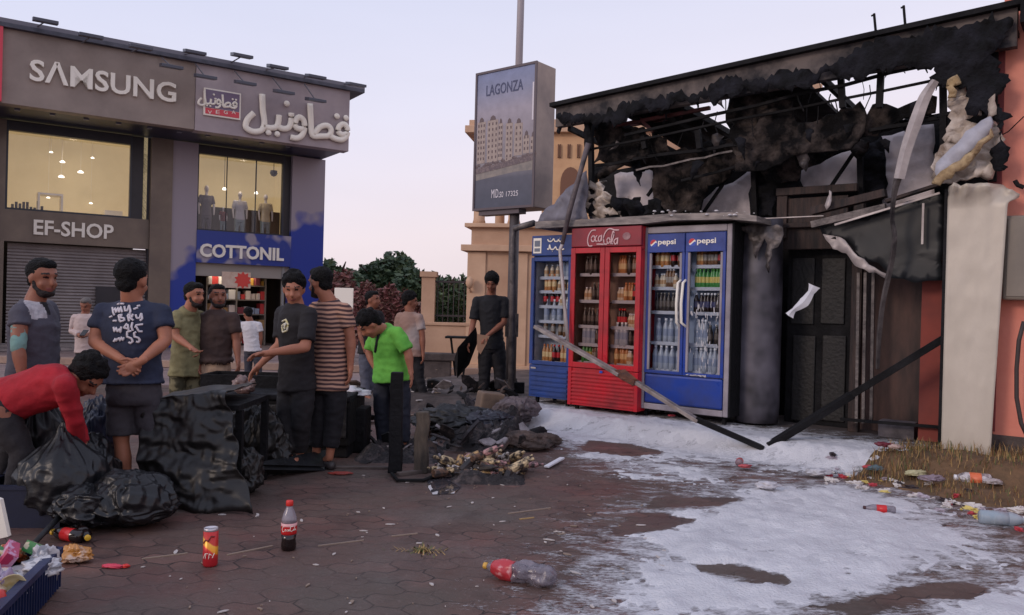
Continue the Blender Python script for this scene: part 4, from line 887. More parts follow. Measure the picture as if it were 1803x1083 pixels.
def shell(t, W, H, D, body, liner, foot, z0, z1, xs_, head=None, back=None):
    """carcass with a real cavity between z0 and z1; xs_ = cavity x ranges"""
    b_ = MB(); e_ = .03
    b_.box(0, W, .04, D, z1, H, 0); b_.box(0, W, .04, D, foot, z0, 0); b_.box(0, e_, .04, D, z0, z1, 0); b_.box(W-e_, W, .04, D, z0, z1, 0)
    b_.build('cabinet', body, t, bevel=.012)
    b_ = MB(); b_.box(e_, W-e_, .27, .30, z0, z1, 0); b_.box(e_, e_+.01, .06, .27, z0, z1, 0); b_.box(W-e_-.01, W-e_, .06, .27, z0, z1, 0)
    b_.build('liner', liner, t)
    for sx in (.06, W-.1):
        for sy in (.08, D-.12): b_ = MB(); b_.box(sx, sx+.04, sy, sy+.04, 0, foot, 0); b_.build('foot', MCH, t)
def door(t, x0, x1, z0, z1, fw, fm, hx=None, y0=0.0, glass=GLC, fb=None):
    b_ = MB(); fb = fb or fw; b_.box(x0, x0+fw, y0, y0+.035, z0, z1); b_.box(x1-fw, x1, y0, y0+.035, z0, z1); b_.box(x0+fw, x1-fw, y0, y0+.035, z1-fw, z1); b_.box(x0+fw, x1-fw, y0, y0+.035, z0, z0+fb)
    d_ = b_.build('door', fm, t, bevel=.004)
    b_ = MB(); b_.box(x0+fw, x1-fw, y0+.012, y0+.018, z0+fb, z1-fw); b_.build('glass', glass, d_); return d_
def stock(t, rows, x0, x1, where, D):
    """rows: list of (z, [kinds], fill)"""
    for z_, kinds, n_, lab in rows:
        b_ = MB(); b_.box(x0, x1, .12, .265, z_-.015, z_); b_.box(x0, x1, .1, .12, z_-.02, z_+.02); b_.build('shelf', MSF, t)
        if not n_: continue
        M_ = Matrix.Translation(t.location) @ Matrix.Rotation(FA.a, 4, 'Z')
        for k in range(n_):
            for row_ in (0,):
                kd = kinds[k*len(kinds)//n_]
                x_ = x0+.05+(x1-x0-.1)*(k+.5)/n_+random.uniform(-.008, .008)
                o_ = bpy.data.objects.new('drink_bottle', MS[kd]); COL.objects.link(o_); o_.location = M_ @ Vector((x_, .14+random.uniform(-.02, .04), z_)); o_.rotation_euler = (0, 0, random.uniform(0, 6))
                tag(o_, '%s, %s from left, %s shelf %s' % (NAMES[kd], ORD[k], lab, where), 'bottle', 'drinks stocked in the coolers')
random.seed(21)
# --- grey and blue two-door cooler
MGR = mat('grey_cooler', rgb(156, 148, 154), .5, c2=rgb(104, 96, 100), ns=2.2, nd=8, thr=(.4, .75), rv=.15)
MBL = mat('cola_blue', rgb(30, 62, 148), .4, c2=rgb(20, 36, 88), ns=2.5, nd=8, thr=(.42, .78), rv=.2)
t, W, H = cooler('display_cooler', 'large two-door cooler with grey surround and blue doors and headers', 1120, 1281, 401, 741, 0, None, 2, 0, 0)
D = .62; zz0 = H*.235; zz1 = H*.90; xm = W/2
shell(t, W, H, D, [MGR], MIB, .1, zz0, zz1, None)
b = MB(); b.box(W+.002, W+.02, .0, D, .1, H+.02); b.build('side_panel', MCH, t)
b = MB(); b.box(.1, W-.065, -.012, .04, .175, zz0-.01); o = b.build('base_panel', MBL, t, bevel=.03)
b = MB(); b.box(0, .095, -.01, .04, .1, H); b.box(W-.06, W, -.01, .04, .1, H); b.box(.095, W-.06, -.01, .04, H*.965, H); b.box(.095, W-.06, -.01, .035, .1, .17); b.build('surround', MGR, t, bevel=.01)
for k, (xa, xb) in enumerate(((.1, xm+.012), (xm+.02, W-.065))):
    d_ = door(t, xa, xb, zz0, H*.962, .035, MBL, y0=-.016)
    b = MB(); b.box(xa+.005, xb-.005, -.022, -.017, H*.865, H*.958); b.build('header', MBL, d_, bevel=.01)
    b = MB(); b.box(xa+.035, xa+.06, -.019, .01, zz0+.04, H*.86); b.box(xb-.06, xb-.035, -.019, .01, zz0+.04, H*.86); b.build('door_trim', MGR, d_)
    # round tri-colour emblem and word
    cx = xa+.085; cz = H*.912; rr = .045
    def seg_(f0, f1, m_, yy):
        pl = []
        for j in range(13): x_ = -rr+2*rr*j/12; lim = math.sqrt(max(0, rr*rr-x_*x_)); pl.append((cx+x_, cz+max(-lim, min(lim, f0(x_)))))
        for j in range(12, -1, -1): x_ = -rr+2*rr*j/12; lim = math.sqrt(max(0, rr*rr-x_*x_)); pl.append((cx+x_, cz+max(-lim, min(lim, f1(x_)))))
        b_ = MB(); n_ = 13
        b_.add([(x_, yy, z_) for x_, z_ in pl], [(j, j+1, 25-j-1, 25-j) for j in range(12)]); return b_.build('emblem', m_, d_)
    wv = lambda s_: (lambda x_: s_+.5*x_+.006*sin(x_/rr*3))
    seg_(lambda x_: -1, lambda x_: 1, MLET, -.0235)
    seg_(wv(.010), lambda x_: 1, pm('emblem_red', rgb(196, 40, 56)), -.0245); seg_(lambda x_: -1, wv(-.012), pm('emblem_blue', rgb(40, 80, 180)), -.0245)
    tm = text_mb('pepsi', .23, .08, .004, .02); tm.v = [(v[0]+cx+.06, v[1]-.028, v[2]+cz-.035) for v in tm.v]; tm.build('brand_word', MLET, d_)
    hx = xm-.03 if k == 0 else xm+.03; hx0 = hx
    b = MB(); zc_ = H*.60; b.tube([(hx0, -.0, zc_+.28), (hx0-.015 if k == 0 else hx0-.01, -.06, zc_+.24), (hx0-.025, -.065, zc_), (hx0-.02, -.06, zc_-.22), (hx0+(.02 if k else 0), -.0, zc_-.27)], .016, 0, 8); b.build('handle', MLET, d_, smooth=True)
random.seed(8); b = MB()
for k in range(70):
    x_ = xm+.08+random.gauss(.18, .09); z_ = random.uniform(zz0+.02, H*.62)
    if not xm+.03 < x_ < W-.09: continue
    b.tube([(x_, -.008, z_), (x_+random.uniform(-.01, .01), -.008, z_-random.uniform(.01, .07))], random.uniform(.002, .006), seg=5)
for k in range(14): x_ = xm+random.uniform(.06, .3); b.tube([(x_, -.02, zz0+.01), (x_+random.uniform(.02, .08), -.02, zz0+.01+random.uniform(-.01, .01))], .006, seg=5)
b.build('foam_streaks', mat('residue', rgb(200, 196, 196), .8), t)['kind'] = 'stuff'
zS = lambda f: zz0+(zz1-.04-zz0)*f
wh = ('of the grey cooler, left door', 'of the grey cooler, right door')
stock(t, [(zS(.86), ['orange', 'orange', 'brown', 'red', 'brown'], 8, 'top'), (zS(.685), ['cream', 'brown', 'cream'], 8, 'second'), (zS(.49), ['dark'], 7, 'third'), (zS(.24), ['water'], 4, 'fourth'), (zS(.02), ['water'], 5, 'bottom')], .09, xm-.04, wh[0], D)
stock(t, [(zS(.86), ['orange', 'brown', 'brown', 'brown', 'red', 'red'], 8, 'top'), (zS(.685), ['green', 'green', 'green', 'green', 'green', 'cream'], 9, 'second'), (zS(.49), ['cola', 'cola', 'dark'], 8, 'third'), (zS(.24), ['water', 'dark'], 6, 'fourth'), (zS(.02), ['water'], 6, 'bottom')], xm+.04, W-.09, wh[1], D)
# --- red two-door cooler
MRD = mat('cola_red', rgb(192, 30, 44), .4, c2=rgb(112, 22, 32), ns=2.5, nd=8, thr=(.42, .8), rv=.2)
MRDD = mat('cola_red_header', rgb(150, 28, 44), .4, c2=rgb(110, 24, 40), ns=2)
t, W, H = cooler('display_cooler', 'bright red two-door cooler with white script lettering on its header', 999, 1122, 403, 728, -.10, None, 2, 0, 0)
D = .66; zz0 = H*.235; zz1 = H*.875; xm = W/2
shell(t, W, H, D, [MRD], MID_, .06, zz0, zz1, None)
hd = MB(); hd.box(.0, W, -.012, .04, H*.895, H); hdo = hd.build('header', MRDD, t, bevel=.01)
b = MB()
for k in range(9): b.box(.05, W-.05, -.012, .04, .09+k*(zz0-.12)/9, .09+(k+.55)*(zz0-.12)/9)
b.box(0, .05, -.012, .04, .06, zz0-.01); b.box(W-.05, W, -.012, .04, .06, zz0-.01); b.box(.05, W-.05, .005, .04, .06, zz0-.01); b.build('grille', MRD, t, bevel=.004)
b = MB(); b.box(xm-.03, xm+.01, -.02, -.013, zz0-.05, zz0-.02); b.build('lock', pm('emblem_blue', rgb(40, 80, 180)), t)
GLR = glassmat('cooler_glass_smoked', (.93, .88, .86), .99, .08)
for (xa, xb) in ((0.0, xm-.003), (xm+.003, W)): door(t, xa, xb, zz0, H*.89, .065, MRD, y0=-.012, glass=GLR)
zS = lambda f: zz0+(zz1-.04-zz0)*f
stock(t, [(zS(.82), ['dark'], 6, 'top'), (zS(.585), ['cream', 'dark', 'brown'], 5, 'second'), (zS(.36), ['dark'], 5, 'third'), (zS(.2), ['water', 'dark'], 5, 'fourth'), (zS(.04), ['green', 'brown', 'dark'], 7, 'bottom')], .07, xm-.05, 'of the red cooler, left door', D)
stock(t, [(zS(.82), ['orange', 'dark', 'brown'], 7, 'top'), (zS(.585), ['cream', 'orange', 'red'], 8, 'second'), (zS(.36), ['red', 'cream'], 6, 'third'), (zS(.2), ['water', 'dark'], 5, 'fourth'), (zS(.04), ['orange', 'cream'], 7, 'bottom')], xm+.05, W-.07, 'of the red cooler, right door', D)
Z3 = lambda x, y: (920+x/8.586, 380+y/8.59)
nn = -.118
def stroke_c(paths, r, name, m, parent, zx, n, tloc):
    b_ = MB()
    off = FA.loc(tloc)
    for p in paths:
        pts = []
        for i in range(len(p)-1):
            a_, b0, c__, d_ = p[max(0, i-1)], p[i], p[i+1], p[min(len(p)-1, i+2)]
            for k_ in range(4):
                u = k_/4; pts.append(tuple(0.5*((2*b0[j])+(-a_[j]+c__[j])*u+(2*a_[j]-5*b0[j]+4*c__[j]-d_[j])*u*u+(-a_[j]+3*b0[j]-3*c__[j]+d_[j])*u**3) for j in (0, 1)))
        pts.append(p[-1])
        q_ = [FA.px(*zx(x, y), n) for x, y in pts]
        b_.tube([(x-off.x, n-off.y, z-off.z) for x, z in q_], r, seg=6)
    yc = n-off.y; b_.v = [(v[0], yc+(v[1]-yc)*.4, v[2]) for v in b_.v]
    return b_.build(name, m, parent, smooth=True)
MCW = mat('script_white', rgb(214, 176, 176), .5)
script = [[(1110, 220), (1050, 225), (1000, 300), (985, 390), (1005, 455), (1055, 455)], [(1075, 300), (1045, 330), (1045, 380), (1075, 390), (1095, 350), (1080, 300)], [(1130, 300), (1105, 330), (1105, 380), (1135, 385)], [(1180, 300), (1150, 330), (1155, 385), (1185, 370), (1195, 290), (1195, 385)],
          [(1120, 430), (1180, 430), (1230, 425), (1225, 330), (1260, 240), (1320, 195), (1390, 215), (1460, 215)], [(1230, 425), (1270, 430), (1290, 390)], [(1300, 330), (1275, 370), (1295, 420), (1325, 380), (1305, 330)], [(1335, 430), (1345, 330), (1370, 235), (1385, 280), (1350, 400), (1365, 430)], [(1425, 340), (1385, 380), (1400, 430), (1430, 400), (1440, 330), (1435, 435)]]
stroke_c(script, .009, 'script_word', MCW, hdo, Z3, nn, t.location)
b = MB(); pl = [(W*.80+.055*cos(2*pi*k/20), H*.947+.045*sin(2*pi*k/20)) for k in range(20)]; b.prism(pl, -.018, -.013); b.build('header_emblem', mat('faded_emblem', rgb(120, 70, 80), .5, c2=rgb(170, 130, 130), ns=14), hdo)
# --- small blue single-door cooler
t, W, H = cooler('display_cooler', 'narrow blue single-door cooler at the left end of the row', 930, 1001, 416, 713, .02, None, 1, 0, 0)
D = .6; zz0 = H*.235; zz1 = H*.845
MBD = mat('deep_blue', rgb(34, 66, 134), .45, c2=rgb(20, 36, 76), ns=2.5, nd=8, thr=(.42, .78), rv=.2)
shell(t, W, H, D, [MBD], MIW, .09, zz0, zz1, None)
b = MB(); b.box(0, W, -.01, .04, H*.88, H); hdo = b.build('header', MBD, t, bevel=.008)
b = MB(); b.box(.03, .16, -.016, -.011, H*.895, H*.985); b.build('header_label', MLET, hdo)
b = MB(); b.box(.05, .14, -.019, -.0165, H*.935, H*.97); b.box(.05, .14, -.019, -.0165, H*.905, H*.925); b.build('label_print', mat('label_grey', rgb(110, 116, 130), .6), hdo)
Z4 = lambda x, y: (920+x/8.586, 380+y/8.59)
stroke_c([[(620, 365), (600, 385), (560, 385), (545, 360), (530, 385), (490, 385), (470, 350), (440, 385), (400, 385), (380, 355)], [(630, 500), (600, 510), (590, 470), (570, 510), (520, 510), (500, 470), (470, 505), (430, 505), (410, 440), (400, 505), (375, 500)], [(560, 340), (562, 342)], [(420, 345), (424, 345)], [(450, 540), (454, 540)]], .010, 'header_writing', MLET, hdo, Z4, .005, t.location)
door(t, 0, W, zz0, H*.87, .05, MBD, y0=-.012)
b = MB()
for k in range(6): b.box(.03, W-.03, -.012, .04, .12+k*(zz0-.15)/6, .12+(k+.6)*(zz0-.15)/6)
b.box(.0, W, .003, .04, .09, zz0-.008); b.build('grille', MBD, t, bevel=.004)
b = MB(); b.box(.04, .12, -.02, -.013, zz0-.06, zz0-.04); b.build('badge', MPALE, t)
zS = lambda f: zz0+(zz1-.04-zz0)*f
stock(t, [(zS(.87), ['cream', 'water'], 5, 'top'), (zS(.73), ['orange', 'cream'], 6, 'second'), (zS(.58), ['red', 'cream'], 5, 'third'), (zS(.43), ['water'], 4, 'fourth'), (zS(.28), ['brown'], 4, 'fifth'), (zS(.02), ['orange', 'red', 'orange'], 7, 'bottom')], .06, W-.06, 'of the small blue cooler', D)
# white scrape and label scraps on the grey cooler front
# ================================================================== billboard on the lamp pole
A_ = P(836, 250, 12.36); B_ = P(944, 225, 11.62)
ba = math.atan2(B_.y-A_.y, B_.x-A_.x); BB = Frame((A_.x, A_.y), ba); Wb = (Vector((B_.x, B_.y))-Vector((A_.x, A_.y))).length
zb_ = P(836, 372, 12.36).z; zt_b = P(836, 130, 12.36).z; Hb = zt_b-zb_; Db = .46
p = P(901, 690, 12.0); pz = G(901, 690, 0)
LP = thing('lamp_pole', 'tall slim lamp pole rising behind the advertising lightbox', 'pole', (P(903, 500, 12.05).x, P(903, 500, 12.05).y, 0), 0)
b = MB(); b.tube([(0, 0, 0), (0, 0, 3.4)], [.085, .075], 0, 14); b.tube([(0, 0, 3.4), (.02, 0, 9)], [.06, .05], 1, 12); b.build('shaft', [mat('pole_grey', rgb(96, 88, 88), .5, c2=rgb(70, 64, 66), ns=3), mat('pole_pale', rgb(168, 160, 164), .45)], LP, smooth=True)
b = MB(); b.box(-.16, .16, -.16, .16, SLAB-.02, SLAB+.04); b.build('base_plate', MMET, LP); b = MB(); b.box(-.1, .1, -.105, -.07, 1.0, 1.35); b.build('hatch', MMET, LP)
BD = thing('advertising_board', 'deep lightbox billboard with a faded property poster on the lamp pole', 'billboard', (A_.x, A_.y, zb_), ba)
b = MB(); b.box(0, Wb, .0, Db, 0, Hb); b.build('casing', mat('board_casing', rgb(172, 152, 140), .5, metal=.1, c2=rgb(128, 114, 110), ns=1.5), BD, bevel=.012)
b = MB(); b.box(.0, .035, -.02, .0, 0, Hb); b.box(Wb-.035, Wb, -.02, 0, 0, Hb); b.box(.035, Wb-.035, -.02, 0, 0, .035); b.box(.035, Wb-.035, -.02, 0, Hb-.035, Hb); b.box(.1, Wb-.3, .02, .2, -.07, 0); b.build('frame', mat('board_frame', rgb(90, 78, 84), .5), BD)
def postmat():
    m = bpy.data.materials.new('poster_print'); m.use_nodes = True; t_ = m.node_tree; bs = t_.nodes['Principled BSDF']; N = t_.nodes.new; L = t_.links.new
    tcn = N('ShaderNodeTexCoord'); s_ = N('ShaderNodeSeparateXYZ'); L(tcn.outputs['Object'], s_.inputs[0]); mr = N('ShaderNodeMapRange'); mr.inputs['From Max'].default_value = Hb; L(s_.outputs['Z'], mr.inputs['Value'])
    r = N('ShaderNodeValToRGB'); L(mr.outputs[0], r.inputs[0]); e_ = r.color_ramp.elements; e_[0].position = 0; e_[0].color = (*rgb(70, 74, 90), 1); e_[1].position = 1; e_[1].color = (*rgb(122, 132, 168), 1)
    for pos, c__ in ((.22, rgb(84, 84, 98)), (.30, rgb(134, 128, 134)), (.42, rgb(138, 130, 136)), (.7, rgb(160, 152, 164)), (.85, rgb(136, 140, 166))):
        q_ = e_.new(pos); q_.color = (*c__, 1)
    nz = N('ShaderNodeTexNoise'); nz.inputs['Scale'].default_value = 7; L(tcn.outputs['Object'], nz.inputs['Vector']); mx_ = N('ShaderNodeMixRGB'); mx_.blend_type = 'OVERLAY'; mx_.inputs[0].default_value = .25; L(r.outputs[0], mx_.inputs[1]); L(nz.outputs['Fac'], mx_.inputs[2])
    L(mx_.outputs[0], bs.inputs['Base Color']); bs.inputs['Roughness'].default_value = .35; return m
b = MB(); b.box(.035, Wb-.035, -.006, -.001, .035, Hb-.035); po = b.build('poster', postmat(), BD)
MPB = mat('print_pale', rgb(176, 160, 150), .5, c2=rgb(150, 134, 128), ns=12); MPD = mat('print_dark', rgb(98, 82, 84), .5); MPW = mat('print_white', rgb(220, 214, 220), .5); MPN = mat('print_navy', rgb(64, 70, 104), .5)
def pxz(x, y): q_ = BB.px(x, y, -.01); return q_[0], q_[1]-zb_
def Zb(x, y): return (830+x/5.413, 180+y/5.415)
b = MB(); dk = MB()
for (x0, x1, yt, yb) in ((50, 125, 200, 590), (145, 245, 180, 575), (250, 290, 205, 555), (320, 385, 205, 560), (405, 480, 205, 510), (490, 548, 320, 490), (560, 606, 330, 480)):
    q0 = pxz(*Zb(x0, yb)); q1 = pxz(*Zb(x1, yb)); q2 = pxz(*Zb(x0, yt)); b.box(q0[0], q1[0], -.009, -.0065, q0[1], q2[1])
    w__ = q1[0]-q0[0]; nc = 3 if w__ > .15 else 2; nr = int((q2[1]-q0[1])/.085)
    for r_ in range(nr):
        for c__ in range(nc):
            cx = q0[0]+w__*(c__+.5)/nc; cz = q0[1]+.05+r_*.085; dk.box(cx-.012, cx+.012, -.0108, -.0092, cz, cz+.042)
    cxm = (q0[0]+q1[0])/2; dk.prism([(cxm-w__*.28, q2[1]), (cxm+w__*.28, q2[1]), (cxm+w__*.2, q2[1]+.05), (cxm, q2[1]+.075), (cxm-w__*.2, q2[1]+.05)], -.0108, -.0092)
for k in range(26):
    q_ = pxz(*Zb(50+k*22, 620-k*4.6+random.uniform(-20, 20))); dk.lathe([(.004, -.004), (random.uniform(.02, .04), 0), (.004, .004)], (q_[0], -.008, q_[1]), 7, axis=(0, 1, 0))
b.build('printed_buildings', MPB, po)
for nm_, pts, m_, yy in (('printed_lawn', [(40, 690), (606, 540), (606, 640), (420, 660), (40, 750)], mat('print_sand', rgb(150, 140, 132), .5, c2=rgb(120, 114, 112), ns=9), -.0066), ('printed_shrubs', [(40, 640), (300, 570), (606, 480), (606, 545), (300, 625), (40, 690)], mat('print_mauve', rgb(96, 82, 88), .5, c2=rgb(124, 108, 108), ns=30, thr=(.45, .6)), -.0100)):
    q_ = [pxz(*Zb(x_, y_)) for x_, y_ in pts]; b_ = MB(); b_.add([(x_, yy, z_) for x_, z_ in q_], [tuple(range(len(q_)))]); b_.build(nm_, m_, po)
dk.v = [(v[0], max(v[1], -.0115), v[2]) for v in dk.v]; dko = dk.build('printed_details', MPD, po); dko['kind'] = 'stuff'
def btxt(s_, x0, yb0, x1, yb1, hpx, m_, nm, bold=.0):
    q0 = BB.px(x0, yb0, -.01); q1 = BB.px(x1, yb1, -.01); hh_ = BB.px(x0, yb0-hpx, -.01)[1]-q0[1]; tm_ = text_mb(s_, q1[0]-q0[0], hh_, .002, bold)
    tm_.v = [(v[0]+q0[0], v[1]-.0105, v[2]+q0[1]-zb_) for v in tm_.v]; tm_.build(nm, m_, po)
btxt('LAGONZA', 856, 170, 921, 153, 19, MPN, 'poster_title', .01)
btxt('MID.so', 865, 349, 886, 346, 15, MPW, 'poster_footer', .0); btxt('17325', 891, 346, 912, 343, 9, MPW, 'poster_number')
b = MB(); b.box(Wb-.075, Wb-.05, -.0095, -.0065, Hb*.60, Hb*.86); b.build('poster_gap', MPW, po)
# ================================================================== people
def loft(mb, cs, seg=18):
    """cs: list of (centre, side vector, depth vector) rings -> closed tube with flat ends"""
    vs = []; n = len(cs)
    for c, u, v in cs:
        for k in range(seg):
            a = 2*pi*k/seg; vs.append(Vector(c)+Vector(u)*cos(a)+Vector(v)*sin(a))
    fs = [(i*seg+k, i*seg+(k+1) % seg, (i+1)*seg+(k+1) % seg, (i+1)*seg+k) for i in range(n-1) for k in range(seg)]
    fs += [tuple(range(seg-1, -1, -1)), tuple((n-1)*seg+k for k in range(seg))]
    return mb.add(vs, fs)
def limb(mb, pts, rs, round_=True, seg=14):
    pts = [Vector(p) for p in pts]; vs = []
    cs = []
    for i, p in enumerate(pts):
        t = (pts[min(i+1, len(pts)-1)]-pts[max(i-1, 0)]).normalized(); u = t.orthogonal().normalized(); 
        if cs:
            pu = cs[-1][1].normalized(); u = (pu-t*pu.dot(t)); u = u.normalized() if u.length > 1e-5 else t.orthogonal().normalized()
        v = t.cross(u); cs.append((p, u*rs[i], v*rs[i]))
    loft(mb, cs, seg)
    if round_:
        for p, r in zip(pts, rs): ball(mb, p, (r, r, r), None, 10)
    else:
        for p, r in zip(pts[:-1], rs[:-1]): ball(mb, p, (r, r, r), None, 10)
def ball(mb, c, r, M_=None, seg=14):
    vs = []; fs = []; c = Vector(c); n = seg//2+1
    for i in range(n+1):
        th = pi*i/n
        for k in range(seg):
            a = 2*pi*k/seg; v = Vector((r[0]*max(sin(th), .02)*cos(a), r[1]*max(sin(th), .02)*sin(a), r[2]*cos(th)))
            if M_: v = M_ @ v
            vs.append(c+v)
    for i in range(n):
        for k in range(seg): fs.append((i*seg+k, (i+1)*seg+k, (i+1)*seg+(k+1) % seg, i*seg+(k+1) % seg))
    fs += [tuple(range(seg)), tuple(n*seg+k for k in range(seg-1, -1, -1))]
    mb.add(vs, fs)
def remesh(mb, vox, smooth=4, fac=.5):
    me = bpy.data.meshes.new('r'); me.from_pydata(mb.v, [], mb.f); me.update()
    bm = bmesh.new(); bm.from_mesh(me); bmesh.ops.recalc_face_normals(bm, faces=bm.faces); bm.to_mesh(me); bm.free()
    o = bpy.data.objects.new('r', me); COL.objects.link(o)
    m = o.modifiers.new('r', 'REMESH'); m.mode = 'VOXEL'; m.voxel_size = vox
    if smooth: s_ = o.modifiers.new('s', 'SMOOTH'); s_.factor = fac; s_.iterations = smooth
    bpy.context.view_layer.update()
    out = bpy.data.meshes.new_from_object(o.evaluated_get(bpy.context.evaluated_depsgraph_get()))
    bpy.data.objects.remove(o); bpy.data.meshes.remove(me)
    for p in out.polygons: p.use_smooth = True
    return out
def meshobj(name, me, mats, parent):
    me.name = name; me.materials.clear()
    for m in (mats if isinstance(mats, list) else [mats]): me.materials.append(m)
    o = bpy.data.objects.new(name, me); COL.objects.link(o); o.parent = parent; return o
def wrinkle(me, amp, sc, seed, fz=None):
    me.update(); ns_ = [v.normal.copy() for v in me.vertices]
    for v, n in zip(me.vertices, ns_):
        p = v.co*sc
        a = 1-abs(noise.noise(Vector((p.x*.9+seed, p.y*.9, p.z*1.6))))*2.2
        b_ = noise.noise(Vector((p.x*2.3+seed, p.y*2.3, p.z*3.1+4)))
        v.co += n*amp*(a*.6+b_*.5)
def hand(mb, wr, d, pn, k, side=1, curl=.5, ext=1.0):
    """wr wrist, d pointing direction, pn palm normal, side: which side the thumb leaves"""
    d = Vector(d).normalized(); pn = Vector(pn); pn = (pn-d*pn.dot(d)).normalized(); s = d.cross(pn)*side
    wr = Vector(wr); M_ = Matrix((s, d, pn)).transposed()
    limb(mb, [wr-d*.03*k, wr+d*.02*k], [.024*k, .026*k])
    ball(mb, wr+d*.052*k, (.04*k, .05*k, .018*k), M_, 14)
    for i, (off, ln) in enumerate(((-.030, .062), (-.010, .075), (.010, .072), (.029, .062))):
        b0 = wr+d*(.085-.01*abs(off)/.03)*k+s*(-off)*k; dirs = d.copy(); p = b0; pts = [p]; c_ = curl
        for j in range(3):
            dirs = (dirs*cos(c_*.8)+pn*sin(c_*.8)*1).normalized() if j else (d*cos(c_*.5)+pn*sin(c_*.5)-s*off*1.5).normalized()
            if j: dirs = (d*cos(c_*(.5+.7*j))+pn*sin(c_*(.5+.7*j))).normalized()
            p = p+dirs*ln*k*(.42, .32, .26)[j]*ext; pts.append(p)
        limb(mb, pts, [.0095*k, .009*k, .0085*k, .007*k], seg=8)
    t0 = wr+d*.03*k+s*.030*k; t1 = t0+(d*.6+s*.75+pn*.25).normalized()*.034*k; t2 = t1+(d*.9+s*.3+pn*.4).normalized()*.03*k
    limb(mb, [t0, t1, t2], [.013*k, .011*k, .009*k], seg=8)
SK = lambda nm, c: mat(nm, c, .5, c2=tuple(v*.82 for v in c), ns=9, spec=.3)
SKA = SK('skin_a', rgb(172, 114, 90)); SKB = SK('skin_b', rgb(146, 94, 74)); SKC = SK('skin_c', rgb(126, 84, 68))
HAIR = mat('black_hair', rgb(16, 13, 14), .75, c2=rgb(6, 5, 6), ns=40, bump=1.0, bs=90, spec=.25)
BEARD = mat('beard', rgb(40, 28, 26), .7, c2=rgb(26, 18, 18), ns=40, bump=.8, bs=60)
EYE = mat('eye_dark', rgb(22, 18, 18), .3); LIP = mat('lip', rgb(140, 82, 76), .5)
SHOE = mat('shoe_dark', rgb(36, 32, 34), .5, c2=rgb(60, 54, 54), ns=8)
def fabric(nm, c, c2=None, r=.85, ns=5, bump=.35): return mat(nm, c, r, c2=c2 or tuple(v*.78 for v in c), ns=ns, bump=bump, bs=22)
